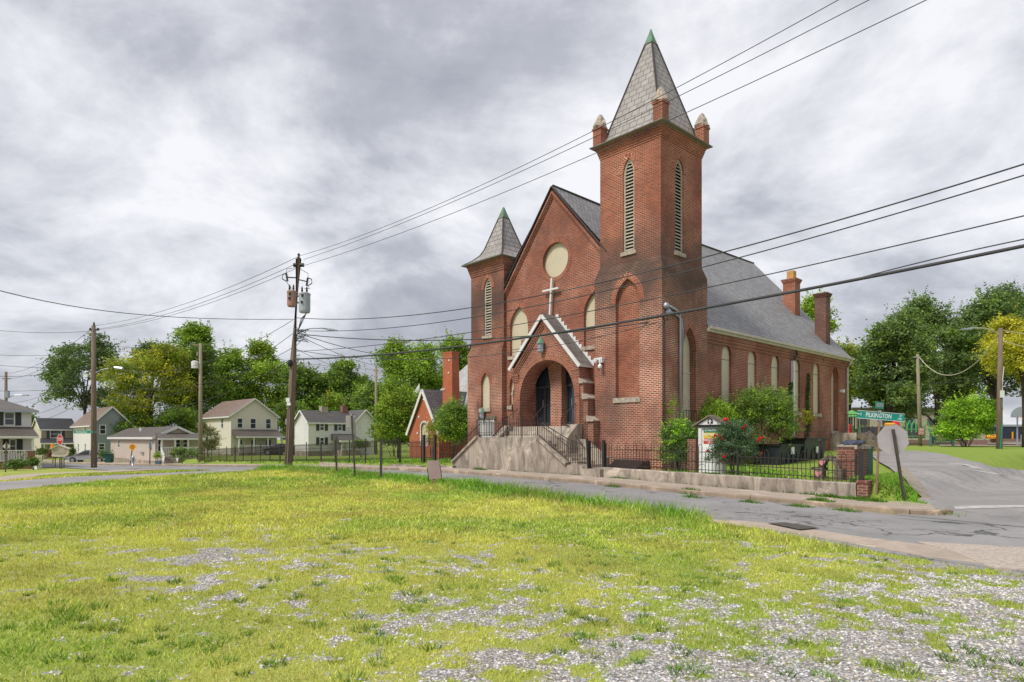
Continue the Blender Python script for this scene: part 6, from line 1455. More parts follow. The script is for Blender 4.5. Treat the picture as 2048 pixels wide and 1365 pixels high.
m = MB(); m.bar((xw + .3, yw0 - .3, ze - .26), (xw + .3, ymw, zr), .06, .14); m.bar((xw + .3, yw1 + .3, ze - .26), (xw + .3, ymw, zr), .06, .14); h.T.part('fascia', m, M['white'], o)
# bungalow
h = House('bungalow', 'low beige bungalow with a small white railed porch', 310, 62, 222, 397, 925, 871.5, pksid)
wr = [h.right(316, 324, 878, 903), h.right(349, 360, 878, 897), h.right(366, 376, 878, 897)]
h.walls(wr, [h.left(236, 239.5, 881, 895)], 'x', h.z(852)); h.roof('x', h.z(852), rf_br, ov=.3, thick=.22)
h.porch_r(312, 393, 1.6, h.z(914), h.z(876), h.z(866), 4, rf_br, rail=True)
m = MB(); a = h.left(284, 288, 904, 908); m.box(a[0], a[1], h.y0 - .15, h.y0, a[2], a[3]); a = h.left(300, 304, 883, 897); m.box(a[0], a[1], h.y0 - .12, h.y0, a[2], a[3]); h.T.part('meter_box', m, M['galv'])
st_m = MB(); y0_ = S(322, 900, h.x1 + 1.6)[0]
for k in range(3): st_m.box(h.x1 + 1.6 + .3 * k, h.x1 + 1.9 + .3 * k, y0_, y0_ + 1.2, h.zb0, h.z(914) - .18 * (k + 1))
h.T.part('porch_steps', st_m, M['conc']); st_m = MB()
for yy in (y0_, y0_ + 1.2): st_m.bar((h.x1 + 1.6, yy, h.z(914) + .85), (h.x1 + 2.6, yy, h.z(914) + .2), .06, .12); st_m.bar((h.x1 + 1.6, yy, h.z(914) + .4), (h.x1 + 2.6, yy, h.z(914) - .25), .05, .6)
h.T.part('stair_railing', st_m, M['white'])
m = MB(); q = h.left(258, 259.5, 858, 863); m.box(q[0], q[1], h.y0 + 1, h.y0 + 1.2, h.ze, h.z(853)); h.T.part('vent_pipe', m, M['white'])
# grey and white house
h = House('grey_house', 'house with a white side and a grey gabled front half hidden by the yellow tree', 185, 84, 147, 262, 916, 846, wsid, gysid)
wr = [h.right(200, 211, 851, 868), h.right(198, 209, 888, 900)]
h.walls(wr, [h.left(170, 172, 851, 862), h.left(156, 158, 888, 904), h.left(170, 172, 888, 904)], 'x', h.z(812)); h.roof('x', h.z(812), rf_red)
# tan house with dark roof
h = House('tan_house', 'tan two storey house with a charcoal roof and black shutters behind the stop sign', 82, 92, 65, 152, 915, 858, bgsid, tnsid)
wr = [h.right(101, 122, 861, 876), h.right(104, 120, 889, 902)]
h.walls(wr, [], 'y', h.z(835)); h.roof('y', h.z(835), rf_dk, ov=.2); h.shutters(wr[0], fx(h.x1)); h.porch_r(82, 146, 2.0, h.z(908), h.z(886), h.z(877), 4, rf_dk, rail=False)
# house at the left edge
h = House('porch_house', 'white house with dark shutters and a railed brick porch at the left edge', -70, 50, -110, 61, 934, 819, wsid)
wr = [h.right(9.5, 28, 826, 850), h.right(20, 31, 880, 905), h.right(-45, -25, 826, 850)]
h.walls(wr, [], None); 
for r in (wr[0], wr[1]): h.shutters(r, fx(h.x1))
h.roof('hip', h.z(819) + 2.1, rf_br, ov=.5, trim='gutter_blue' if 'gutter_blue' in M else 'galv')
xq = h.x1 + 2.2; h.porch_r(-60, 61, 2.2, h.z(925) + .0, h.z(872), h.z(853), 2, rf_br, rail=True, deckmat='brick_old')
m = MB(); yb = S(61, 850, h.x1)[0]; m.box(xq - .4, xq + .03, yb - .45, yb + .03, h.zb0, h.z(905)); m.box(xq - .43, xq + .06, yb - .48, yb + .06, h.z(905), h.z(903)); h.T.part('brick_pier', m, M['brick_old'])
# red brick cottage next to the church
Yc = 46; X, y0 = hloc(848, Yc); zq = lambda py: CH + (HZ - py) / FP * Yc; T = Thing('brick_cottage', 'red brick cottage with a steep gable, arched window and tall chimney beside the church', 'house', CF, (X, y0, .1))
xa, xb = F(819, 850, y0)[0], F(878, 850, y0)[0]; za = F(848, 783, y0)[1]; zE = F(817, 866, y0)[1]; zE2 = zE
aw = op_from(842, 855, 893, 856, 846, y0)
mb = MB(); mb.panel([(xa, -.3), (xb, -.3), (xb, zE2), (X, za), (xa, zE)], [aw], fy(y0), 0, .12); mb.quad((xb, y0, -.3), (xb, y0 + 5, -.3), (xb, y0 + 5, zE2), (xb, y0, zE2)); T.part('wall', mb, M['brick_red'])
mb = MB(); mb.panel(aw, [], lambda u, v, d: (u, y0 + .1, v)); o = T.part('window', mb, M['board']); mb = MB(); mb.ring(aw, grow(aw, .09, 0), fy(y0), -.03); T.part('frame', mb, M['white'], o)
mb = MB(); rx = lambda x: za + .15 - (za - zE) * abs(x - X) / (X - xa)
for x_ in (xa - .15, xb + .15): v = [(x_, y0 - .15, rx(x_)), (x_, y0 + 5, rx(x_)), (X, y0 + 5, za + .15), (X, y0 - .15, za + .15)]; mb.quad(*(v if x_ > X else v[::-1]))
ro_ = T.part('roof', mb, M['slate_dark']); mb = MB()
for x_ in (xa - .15, xb + .15): mb.bar((x_, y0 - .18, rx(x_) - .08), (X, y0 - .18, za + .07), .07, .2)
T.part('bargeboard', mb, M['white'], ro_)
mb = MB()
for a_, b_ in ((847.5, 799), (838, 834), (835, 866.5), (856, 845), (861, 866)): x_, z_ = F(a_, b_, y0); mb.box(x_ - .07, x_ + .07, y0 - .03, y0, z_ - .07, z_ + .07)
T.part('white_brick_accent', mb, M['white'])
yM = y0 + 2.5; zR_ = F(905, 733, yM + 3)[1]; x0_, x1_ = F(868, 760, yM)[0] , 6 + F(868, 760, yM)[0]; x1_ = min(x1_ + 1.5, LT0 - 1.0); zEv = 2.8
mb = MB(); mb.quad((x0_ - 3.5, yM - .3, zEv), (x1_, yM - .3, zEv), (x1_, yM + 3.2, zR_), (x0_ + .0, yM + 3.2, zR_)); mb.quad((x1_, yM + 7, zEv), (x0_ - 3.5, yM + 7, zEv), (x0_, yM + 3.2, zR_), (x1_, yM + 3.2, zR_)); T.part('main_roof', mb, M['slate_pale'])
mb = MB(); mb.box(x0_ - 1, x1_ - .3, yM, yM + 6.5, -.2, zEv + .2); mb.add([(x1_ - .1, yM - .2, zEv), (x1_ - .1, yM + 7, zEv), (x1_ - .1, yM + 3.2, zR_ - .1)], [(0, 1, 2)]); T.part('main_wall', mb, M['brick_red'])
mb = MB(); xh, zh = F(846, 765, y0 + 3); mb.add([(xh - .9, y0 + 2.6, zh - 2.2), (xh + .1, y0 + 2.6, zh - .1), (xh + .1, y0 + 2.6, zh - 2.2), (xh - .9, y0 + 2.6, zh - .9)], [(0, 2, 1, 3)]); T.part('rear_dormer', mb, M['white'])
yk = y0 + 1.2; xc0, xc1 = F(886, 800, yk)[0], F(904, 800, yk)[0]; zk = F(895, 704, yk)[1]; mb = MB()
mb.loft([[(xc0 - .2, yk, -.2), (xc1 + .1, yk, -.2), (xc1 + .1, yk + .75, -.2), (xc0 - .2, yk + .75, -.2)], [(xc0 - .08, yk, zk * .4), (xc1 + .05, yk, zk * .4), (xc1 + .05, yk + .7, zk * .4), (xc0 - .08, yk + .7, zk * .4)], [(xc0 + .02, yk, zk - .25), (xc1, yk, zk - .25), (xc1, yk + .6, zk - .25), (xc0 + .02, yk + .6, zk - .25)], [(xc0 - .03, yk - .04, zk), (xc1 + .04, yk - .04, zk), (xc1 + .04, yk + .64, zk), (xc0 - .03, yk + .64, zk)]])
T.part('chimney', mb, M['brick_red']); mb = MB()
for a_, b_ in ((899, 721), (898, 746), (889, 779)): x_, z_ = F(a_, b_, yk); mb.box(x_ - .06, x_ + .06, yk - .05, yk + .02, z_ - .06, z_ + .06)
T.part('white_brick_accent', mb, M['white'])
# ------------------------------------------------------------------ fences on the left
def lawnz(x, y): return zc(x, y)
def fz(px, py=923): 
    x, z = F(px, py, -1.7); return x, -1.7, z
pts = [(395, 926), (470, 925), (560, 924.5), (642, 924), (731, 923.5), (799, 921.5)]
lab = ['black iron picket fence beside the pale pole, farthest left run', 'black iron picket fence in front of the cream house', 'black iron picket fence either side of the big utility pole', 'black iron picket fence in front of the dark pickup', 'black iron picket fence in front of the leafy bushes']
for (a, b), l in zip(zip(pts, pts[1:]), lab):
    p, q = fz(*a), fz(*b); fence_run('iron_fence', (p[0] + .02, p[1], p[2]), (q[0] - .02, q[1], q[2]), 1.18, l, 'iron fences on the left', 1.8, 'plain', posth=.1)
p, q = fz(801, 921), fz(843, 920); fence_run('iron_fence', p, q, .98, 'low iron fence in front of the brick cottage', 'iron fences on the left', 2.2, 'plain')
p, q = fz(872, 921.5), fz(912, 922); fence_run('iron_fence', p, q, .92, 'hooped iron fence left of the entrance steps', 'fences along the churchyard', 1.2, 'loop', posth=.1)
T = Thing('iron_gate', 'black iron gate in front of the brick cottage', 'gate', CF, fz(858, 921)); p, q = fz(848, 921), fz(870, 921); mb = MB()
for k in range(10): x = p[0] + (q[0] - p[0]) * k / 9; mb.bar((x, -1.7, p[2]), (x, -1.7, p[2] + 1.15), .02)
mb.bar((p[0], -1.7, p[2] + .95), (q[0], -1.7, p[2] + .95), .03); mb.bar((p[0], -1.7, p[2] + .15), (q[0], -1.7, p[2] + .15), .03); T.part('gate_leaf', mb, M['iron'])
for x in (p[0], q[0]): mb = MB(); mb.box(x - .06, x + .06, -1.76, -1.64, p[2] - .1, p[2] + 1.3); T.part('post', mb, M['metal_dark'])
mb = MB(); p, q = F(643, 930, -2.1), F(765, 930, -2.1); mb.box(p[0], q[0], -2.2, -1.95, -.5, .12); single('stone_edging', mb, M['stone'], CF, (p[0], -2.1, -.1), 'low rough stone edging below the left iron fence', 'edging')
mb = MB(); p, q = F(785, 930, -2.1), F(845, 930, -2.1); mb.box(p[0], q[0], -2.25, -1.9, -.4, .24); single('stone_edging', mb, M['conc'], CF, (p[0], -2.1, -.1), 'short concrete block wall below the cottage fence', 'edging')
mb = MB(); p, q = F(872, 930, -2.1), F(905, 930, -2.1); mb.box(p[0], q[0] + .1, -2.2, -1.9, -.3, .30); single('stone_edging', mb, M['conc'], CF, (p[0], -2.1, -.1), 'short concrete wall left of the entrance steps', 'edging')
# ------------------------------------------------------------------ vehicles
def car(name, label, px, Y, yaw, paint, prof, cabin, L, W, wheel, wxs):
    X = (px - CX) / FP * Y; f = Frame(X, Y, yaw); gz = Zf(X, Y); T = Thing(name, label, 'car', f, (0, 0, gz))
    mb = MB(); hw = W / 2
    sec = lambda k, ins: [(x, k * hw * ins, gz + z) for x, z in prof]
    mb.loft([[(x, -hw * .93, gz + z * .98 + .01) for x, z in prof], [(x, -hw, gz + z) for x, z in prof], [(x, hw, gz + z) for x, z in prof], [(x, hw * .93, gz + z * .98 + .01) for x, z in prof]]); T.part('body', mb, paint)
    cb = MB(); zb_ = cabin[0][1]
    r0 = [(x, -hw * (.94 if z <= zb_ + .05 else .74), gz + z) for x, z in cabin]; r1 = [(x, hw * (.94 if z <= zb_ + .05 else .74), gz + z) for x, z in cabin]; cb.loft([r0, r1]); T.part('cabin_glass', cb, M['glass'])
    rf = MB(); top = [p for p in cabin if p[1] > zb_ + .3]; xs_ = [p[0] for p in top]; zt_ = max(p[1] for p in top); rf.box(min(xs_) - .05, max(xs_) + .05, -hw * .76, hw * .76, gz + zt_ - .04, gz + zt_ + .03); 
    for s_ in (-1, 1):
        for p, q in ((cabin[0], cabin[1]), (cabin[-1], cabin[-2])): rf.bar((p[0], s_ * hw * .945, gz + p[1]), (q[0], s_ * hw * .75, gz + q[1]), .07, .06)
        xm_ = (cabin[0][0] + cabin[-1][0]) / 2; rf.bar((xm_, s_ * hw * .95, gz + zb_), (xm_, s_ * hw * .75, gz + zt_), .07, .05)
    T.part('roof', rf, paint)
    for x in wxs:
        for s_ in (-1, 1):
            w = MB(); w.tube([(x, s_ * (hw - .2), gz + wheel), (x, s_ * (hw + .02), gz + wheel)], wheel, 16); o = T.part('wheel', w, M['black']); w = MB(); w.tube([(x, s_ * (hw), gz + wheel), (x, s_ * (hw + .035), gz + wheel)], wheel * .62, 10); T.part('rim', w, M['galv'], o)
    for s_ in (-1, 1):
        m = MB(); m.box(prof[0][0] - .02, prof[0][0] + .12, s_ * hw * .85 - .15, s_ * hw * .85 + .15, gz + .55, gz + .7); T.part('headlight', m, M['sign_white']); m = MB(); xe = max(p[0] for p in prof); m.box(xe - .1, xe + .02, s_ * hw * .85 - .12, s_ * hw * .85 + .12, gz + .7, gz + .85); T.part('tail_light', m, M['red_sign'])
    return T
silver, nt, b_, _ = newmat('silver_paint'); b_.inputs['Base Color'].default_value = (.55, .57, .6, 1); b_.inputs['Metallic'].default_value = .4; b_.inputs['Roughness'].default_value = .25
dark, nt, b_, _ = newmat('dark_paint'); b_.inputs['Base Color'].default_value = (.02, .025, .03, 1); b_.inputs['Roughness'].default_value = .25
sed = [(-2.35, .35), (-2.38, .62), (-2.1, .78), (-1.1, .93), (1.6, 1.0), (2.3, .98), (2.4, .7), (2.35, .32)]
car('car', 'silver sedan parked on the grass behind the left pole', 180, 76, .12, silver, sed, [(-1.2, .9), (-.3, 1.38), (.2, 1.45), (1.0, 1.38), (1.95, .98)], 4.7, 1.8, .33, (-1.45, 1.45))
trk = [(-2.7, .45), (-2.75, .95), (-2.5, 1.12), (-1.2, 1.18), (2.7, 1.15), (2.75, .5)]
car('pickup_truck', 'dark pickup truck parked behind the iron fence', 607, 80, .35, dark, [(-x, z) for x, z in trk[::-1]], [(-1.1, 1.12), (-.6, 1.72), (.9, 1.75), (1.5, 1.15)], 5.5, 1.9, .4, (-1.75, 1.75))
car('parked_car', 'dark car mostly hidden behind the big utility pole', 562, 84, .1, dark, sed, [(-1.2, .9), (-.3, 1.38), (.2, 1.45), (1.0, 1.38), (1.95, .98)], 4.7, 1.8, .33, (-1.45, 1.45))
# ------------------------------------------------------------------ street furniture on the left
def gz_at(px, Y): X = (px - CX) / FP * Y; return X, Zf(X, Y)
Y = 62 * .93; X, g = gz_at(266, Y); f = Frame(X, Y, 0); T = Thing('fire_hydrant', 'pale silver fire hydrant at the kerb left of the bungalow', 'hydrant', f, (0, 0, g)); hs_ = 20.5 / FP * Y
mb = MB(); mb.lathe((0, 0, g), [(.16, 0), (.16, .05), (.11, .07), (.11, hs_ * .72), (.15, hs_ * .74), (.15, hs_ * .79), (.12, hs_ * .86), (.05, hs_ * .96), (.04, hs_)], 12); T.part('barrel', mb, M['galv'], smooth=True); mb = MB(); mb.tube([(-.22, 0, g + hs_ * .62), (.22, 0, g + hs_ * .62)], .065, 8); mb.tube([(0, -.22, g + hs_ * .55), (0, 0, g + hs_ * .55)], .08, 8); T.part('nozzle', mb, M['galv'])
def sp(px, pxt, pyb, pyt, Y, label, name, cat='sign', mat='post'):
    X = (px - CX) / FP * Y; g = CH + (HZ - pyb) / FP * Y; f = Frame(X, Y, 0); T = Thing(name, label, cat, f, (0, 0, g)); hh = lambda py: CH + (HZ - py) / FP * Y; xx = lambda p: (p - px) / FP * Y
    mb = MB(); mb.bar((0, .03, g - .3), (xx(pxt), .03, hh(pyt)), .07, .05); T.part('post', mb, M[mat]); return T, hh, xx
T, hh, xx = sp(259, 264.5, 929, 895, 58, 'yellow diamond dead end sign on a leaning post', 'warning_sign'); c = (xx(265), hh(894.5)); r = 8.2 / FP * 58; tl = .12
dm = lambda u, v: (c[0] + u * math.cos(tl) - v * math.sin(tl), -.01, c[1] + u * math.sin(tl) + v * math.cos(tl))
mb = MB(); q = [dm(-r, 0), dm(0, -r), dm(r, 0), dm(0, r)]; mb.loft([q, [(x, y + .01, z) for x, y, z in q]]); o = T.part('plate', mb, M['yellow_sign'])
for t_, dv in (('DEAD', .09), ('END', -.09)): text_part('lettering', t_, .17, lambda u, v: tuple(np.array(dm(u, v + dv)) - np.array((0, .006, 0))), M['black'], o, T.org, .9)
T, hh, xx = sp(119, 119.5, 937, 880, 50, 'red stop sign facing the camera beside the notice board', 'stop_sign', 'stop sign'); c = (xx(120), hh(879.5)); r = 10.6 / FP * 50
mb = MB(); oc = [(c[0] + r * .62 * math.cos(PI / 8 + k * PI / 4), -.01, c[1] + r * math.sin(PI / 8 + k * PI / 4)) for k in range(8)]; mb.loft([oc, [(x, .0, z) for x, _, z in oc]]); o = T.part('octagon_plate', mb, M['sign_white']); mb = MB(); mb.add([(c[0] + (x - c[0]) * .9, -.014, c[1] + (z - c[1]) * .93) for x, _, z in oc], [tuple(range(8))]); T.part('red_face', mb, M['red_sign'], o)
text_part('lettering', 'STOP', .34, lambda u, v: (c[0] + u, -.02, c[1] + v), M['sign_white'], o, T.org, .42)
T, hh, xx = sp(123, 123, 937, 895, 49, 'pale wooden notice board with a pitched top on thin legs', 'notice_board', 'notice board')
mb = MB(); 
for p in (110.5, 128): mb.bar((xx(p), .0, hh(937)), (xx(p), 0, hh(912)), .05)
T.part('legs', mb, M['post']); mb = MB(); pl_ = [(103, 913), (105, 908), (103, 898), (120, 891), (138, 898), (136.5, 910), (129, 914), (110, 914)]; mb.loft([[(xx(a), -.03, hh(b)) for a, b in pl_][::-1], [(xx(a), .08, hh(b)) for a, b in pl_][::-1]]); bd_ = T.part('board', mb, M['trim'])
mb = MB(); mb.bar((xx(102), 0, hh(898.5)), (xx(120), 0, hh(890.5)), .3, .05); mb.bar((xx(120), 0, hh(890.5)), (xx(140), 0, hh(898)), .3, .05); T.part('roof', mb, M['trim'])
for k, t_ in enumerate(('NOTICES', 'MEETINGS', 'PARK HOURS', 'EVENTS') if 0 else ('. . . . . . . .',) * 0): pass
mb = MB()
for k in range(5): z = hh(900.5 + 2.3 * k); w_ = (.5, .58, .52, .6, .4)[k]; mb.box(xx(120) - w_, xx(120) + w_, -.036, -.032, z - .015, z + .015)
T.part('text_lines', mb, M['wood_old'], bd_)
T, hh, xx = sp(38 / 3.79 + 0, 45 / 3.79, 938, 884, 42, 'white diamond shaped sign back on a brown post at the left edge', 'diamond_sign'); c = (xx(11.5), hh(893)); r = 8 / FP * 42; mb = MB(); q = [(c[0] - r, .06, c[1]), (c[0], .06, c[1] - r), (c[0] + r, .06, c[1]), (c[0], .06, c[1] + r)]; mb.loft([q, [(x, y + .01, z) for x, y, z in q]]); T.part('plate', mb, M['alu_back'])
T, hh, xx = sp(299, 300, 929, 884, 57, 'dark sign post in front of the bungalow corner with the back of a round sign', 'sign_post'); mb = MB(); mb.lathe((0, 0, 0), [(.01, 0), (.01, .01)], 6); mb.box(xx(299), xx(303.5), .02, .04, hh(897), hh(883)); T.part('plate', mb, M['galv'])
X, g = gz_at(105, 68); f = Frame(X, 68, 0); mb = MB(); q = lambda py: CH + (HZ - py) / FP * 68; mb.box(-.15, .18, -.1, .1, q(896), q(893)); mb.lathe((0, 0, q(896)), [(.22, 0), (.16, .3), (.06, .5)], 8); mb.bar((0, 0, g), (0, 0, q(896)), .05); single('traffic_cone', mb, M['yellow_sign'], f, (0, 0, g), 'small orange marker on a stake left of the stop sign', 'cone')
X, g = gz_at(74, 49); f = Frame(X, 49, -.2); mb = MB(); mb.box(-.18, .22, -.2, .2, g - .1, CH + (HZ - 922) / FP * 49); mb.box(-.2, .24, -.22, .22, CH + (HZ - 922) / FP * 49, CH + (HZ - 920.5) / FP * 49); single('utility_cabinet', mb, M['white'], f, (0, 0, g), 'small pale grey cabinet beside the brick porch pier', 'cabinet')
X, g = gz_at(218, 70); f = Frame(X, 70, 0); mb = MB(); mb.loft([[(-.25, -.25, g), (.25, -.25, g), (.25, .25, g), (-.25, .25, g)], [(-.32, -.32, g + 1.0), (.32, -.32, g + 1.0), (.32, .32, g + 1.0), (-.32, .32, g + 1.0)]]); mb.box(-.34, .34, -.38, .34, g + 1.0, g + 1.08); single('wheelie_bin', mb, plain('bin_green', (.01, .09, .08), .5), f, (0, 0, g), 'green wheeled bin at the left corner of the bungalow', 'bin')
# ------------------------------------------------------------------ playground at the right
Yp = 62; g0 = CH + (HZ - 889) / FP * Yp
zp = lambda py, Y=Yp: CH + (HZ - py) / FP * Y
xp = lambda px, Y=Yp: (px - CX) / FP * Y
def pbox(mb, pa, pb, ya, yb, Y, d=.3): mb.box(xp(pa, Y), xp(pb, Y), Y - d / 2, Y + d / 2, zp(yb, Y), zp(ya, Y)); return mb
mb = MB(); pbox(mb, 1690, 1965, 880.5, 890, 60, 1.2); pbox(mb, 1990, 2100, 878, 884, 60, 1.2); single('timber_edging', mb, plain('timber_edge', (.25, .16, .13), .9), WF, (xp(1800, 60), 60, .9), 'long reddish timber edging of the playground', 'edging')
mb = MB(); mb.box(xp(1680, 61), xp(2150, 61), 61, 75, zp(884, 61), zp(881, 61)); o = single('playground_surface', mb, plain('mulch', (.36, .25, .21), .95, sc=6), WF, (xp(1800, 61), 61, 1), None, None, kind='structure')
drape('path', [gp(1880, 893), gp(2120, 893), gp(2120, 884), gp(1880, 886)], M['conc_flat'], .05, 3)
def sroof(mb, px, py0, py1, Y, hw): z0, z1 = zp(py1, Y), zp(py0, Y); x = xp(px, Y); mb.sqlathe(0, 0, [(hw, z0), (hw, z0 + .08), (.05, z1)]); mb.v = [(a + x, b + Y, c) for a, b, c in mb.v]
T = Thing('play_tower', 'playground tower with a green pyramid roof and a red panel', 'playground', Frame(0, 0, 0), (xp(1703, 64), 64, 1.2)); mb = MB(); sroof(mb, 1703, 821, 835, 64, .85); gpl = plain('green_plastic_roof', (.13, .42, .10), .5); T.part('roof', mb, gpl)
mb = MB(); 
for px in (1697, 1704, 1709, 1717): pbox(mb, px - .8, px + .8, 834, 888, 64 + (px % 2) * .8, .12)
T.part('posts', mb, plain('play_green', (.03, .14, .05), .5)); mb = MB(); x = xp(1698.5, 63.5); mb.loft([[(x + .28 * math.cos(a) * s_, 63.5 + .2 * math.sin(a), z) for a in [2 * PI * k / 10 for k in range(10)]] for s_, z in ((.9, zp(878, 63.5)), (1.2, zp(868, 63.5)), (1.15, zp(855, 63.5)), (.8, zp(849, 63.5)))]); T.part('red_panel', mb, M['red_sign'])
mb = MB(); pbox(mb, 1704, 1720, 858, 868, 64.4, .1); mb.bar((xp(1705, 63), 63, zp(852, 63)), (xp(1712, 63), 63, zp(884, 63)), .3, .08); mb.bar((xp(1721, 63), 63, zp(852, 63)), (xp(1714, 63), 63, zp(884, 63)), .3, .08); T.part('panels', mb, plain('play_green2', (.05, .22, .06), .5))
T = Thing('play_slide', 'yellow slide with a red hood standing behind the stop sign', 'slide', Frame(0, 0, 0), (xp(1785, 66), 66, 1.2)); mb = MB(); mb.lathe((xp(1780, 66), 66, zp(858, 66)), [(.15, 0), (.45, .15), (.55, .45), (.40, .60)], 12); mb.bar((xp(1778, 66), 66, zp(850, 66)), (xp(1768, 65), 65, zp(880, 65)), .5, .1); T.part('slide', mb, plain('play_yellow', (.8, .38, .02), .4)); mb = MB(); mb.lathe((xp(1791, 66.3), 66.3, zp(858, 66)), [(.3, 0), (.42, .3), (.35, .65), (.1, .8)], 12); T.part('hood', mb, M['red_sign']); mb = MB(); pbox(mb, 1783, 1784.5, 855, 888, 66.5, .1); pbox(mb, 1795, 1796.5, 850, 888, 66.5, .1); T.part('posts', mb, M['black'])
T = Thing('climbing_frame', 'green climbing frame with arched bars and blue panels beyond the pale pole', 'climbing frame', Frame(0, 0, 0), (xp(1820, 68), 68, 1.2)); mb = MB()
for px in (1806, 1815, 1824, 1850): mb.tube([(xp(px, 68), 68, 1.0), (xp(px, 68), 68, zp(850, 68)), (xp(px + 4, 68), 68, zp(842, 68)), (xp(px + 8, 68), 68, zp(852, 68)), (xp(px + 8, 68), 68, zp(865, 68))], .07, 6)
pbox(mb, 1806, 1860, 858, 859.5, 68, .1); pbox(mb, 1806, 1860, 872, 873.5, 68, .1); T.part('arched_bars', mb, gpl); mb = MB(); pbox(mb, 1817, 1829, 840, 858, 68.5, .1); pbox(mb, 1828, 1834, 850, 862, 68.5, .1); T.part('panels', mb, plain('play_blue', (.01, .09, .14), .5))
mb = MB(); c = [(xp(1731, 61.5), 61.5, zp(866, 61.5)), (xp(1742, 61.5), 61.5, zp(864, 61.5)), (xp(1744, 62), 62, zp(876, 62)), (xp(1737, 62), 62, zp(876.5, 62))]; mb.loft([c[::-1], [(x, y + .3, z) for x, y, z in c[::-1]]]); single('purple_toy', mb, plain('purple_plastic', (.42, .02, .36), .4), WF, (xp(1737), 61.5, 1.0), 'slanted purple play panel standing on the playground', 'toy')
mb = MB(); pbox(mb, 1722, 1850, 854, 877, 72, .15); 
for k in range(12): pbox(mb, 1722 + k * 11, 1722.8 + k * 11, 852, 877, 71.8, .1)
single('dark_fence', mb, plain('screen_fence', (.075, .08, .09), .7, var=.15), WF, (xp(1790, 72), 72, 1), 'dark screened fence behind the play equipment', 'fence')
T = Thing('school_building', 'pale beige low building behind the playground trees', 'building', Frame(0, 0, 0), (xp(1790, 105), 105, 1)); mb = MB(); pbox(mb, 1680, 1960, 822, 890, 105, 8); T.part('wall', mb, plain('beige_wall', (.50, .44, .37), .8, var=.1)); mb = MB(); pbox(mb, 1676, 1964, 818, 822, 105, 9); T.part('roof', mb, rf_gb)
mb = MB(); 
for k in range(5): pbox(mb, 1720 + k * 45, 1734 + k * 45, 838, 850, 100.9, .1)
T.part('windows', mb, M['glass'])
# playground sign
Ys = 53; T = Thing('playground_sign', 'green playground sign with cream letters half covered by the bright shrub', 'sign', Frame(0, 0, 0), (xp(1885, Ys), Ys, .6)); mb = MB()
for px in (1861.5, 1906): pbox(mb, px - 1.7, px + 1.7, 861, 899, Ys, .16)
T.part('posts', mb, plain('sign_post_green', (.10, .22, .20), .6)); mb = MB(); pl_ = [(1864.5, 888), (1904, 888), (1904, 866), (1884, 859), (1864.5, 866)]; mb.loft([[(xp(a, Ys), Ys - .05, zp(b, Ys)) for a, b in pl_], [(xp(a, Ys), Ys + .05, zp(b, Ys)) for a, b in pl_]]); b_ = T.part('board', mb, plain('board_green', (.02, .11, .085), .5)); cr_ = plain('cream_letters', (.60, .50, .28), .5)
for t_, py, px, s_ in (('Marion Memorial', 872.5, 1884, .26), ('Playground', 878, 1884, .26), ('2300 Decatur', 883.5, 1884, .26)):
    text_part('lettering', t_, s_, (lambda px, py: (lambda u, v: (xp(px, Ys) + u, Ys - .056, zp(py, Ys) + v)))(px, py), cr_, b_, T.org, .95)
mb = MB(); pbox(mb, 1876, 1892, 862.5, 864.5, Ys - .06, .02); T.part('emblem', mb, cr_, b_)
# basketball hoop
Yb = 58; T = Thing('basketball_hoop', 'grey half round basketball backboard with a net at the right edge', 'basketball hoop', Frame(0, 0, 0), (xp(2040, Yb), Yb, .9)); mb = MB(); cx_, cz_ = xp(2048, Yb), zp(832, Yb); r = 26 / FP * Yb
pts = [(cx_ + r * math.cos(a), cz_ + r * .72 * math.sin(a)) for a in [PI * k / 14 for k in range(15)]]; mb.loft([[(x, Yb, z) for x, z in [(cx_ - r, cz_ - .15)] + pts[::-1] + [(cx_ + r, cz_ - .15)]][::-1], [(x, Yb + .05, z) for x, z in [(cx_ - r, cz_ - .15)] + pts[::-1] + [(cx_ + r, cz_ - .15)]][::-1]]); T.part('backboard', mb, M['galv'])
mb = MB(); hx_ = xp(2038, Yb); mb.tube([(hx_ + .23 * math.cos(a), Yb - .35 + .23 * math.sin(a), zp(833.5, Yb)) for a in [2 * PI * k / 12 for k in range(13)]], .015, 4); T.part('rim', mb, M['red_sign']); mb = MB()
for k in range(8): a = 2 * PI * k / 8; mb.tube([(hx_ + .23 * math.cos(a), Yb - .35 + .23 * math.sin(a), zp(833.5, Yb)), (hx_ + .12 * math.cos(a + .4), Yb - .35 + .12 * math.sin(a + .4), zp(842, Yb))], .012, 4)
T.part('net', mb, M['sign_white']); mb = MB(); mb.tube([(xp(2045, Yb), Yb + .6, .6), (xp(2045, Yb), Yb + .6, zp(835, Yb)), (xp(2045, Yb), Yb, zp(828, Yb))], .07, 8); mb.bar((xp(2042.5, 55), 55, .7), (xp(2042.5, 55), 55, zp(870, 55)), .06); T.part('pole', mb, M['galv'])
T = Thing('storage_container', 'dark blue storage container behind the right utility pole', 'container', Frame(0, 0, 0), (xp(2012, 66), 66, 1)); mb = MB(); pbox(mb, 1995, 2028, 854, 880, 67, 2.2); T.part('body', mb, plain('navy_paint', (.02, .03, .06), .5)); mb = MB(); pbox(mb, 1994, 2029, 850, 854, 67, 2.4); T.part('roof', mb, M['galv']); mb = MB(); pbox(mb, 2024, 2026, 864, 880, 65.8, .1); T.part('orange_bar', mb, M['yellow_sign'])
mb = MB(); pbox(mb, 2029, 2110, 857, 880, 67, .2); single('board_fence', mb, M['trim'], WF, (xp(2050, 67), 67, 1), 'pale board fence right of the blue container', 'fence')
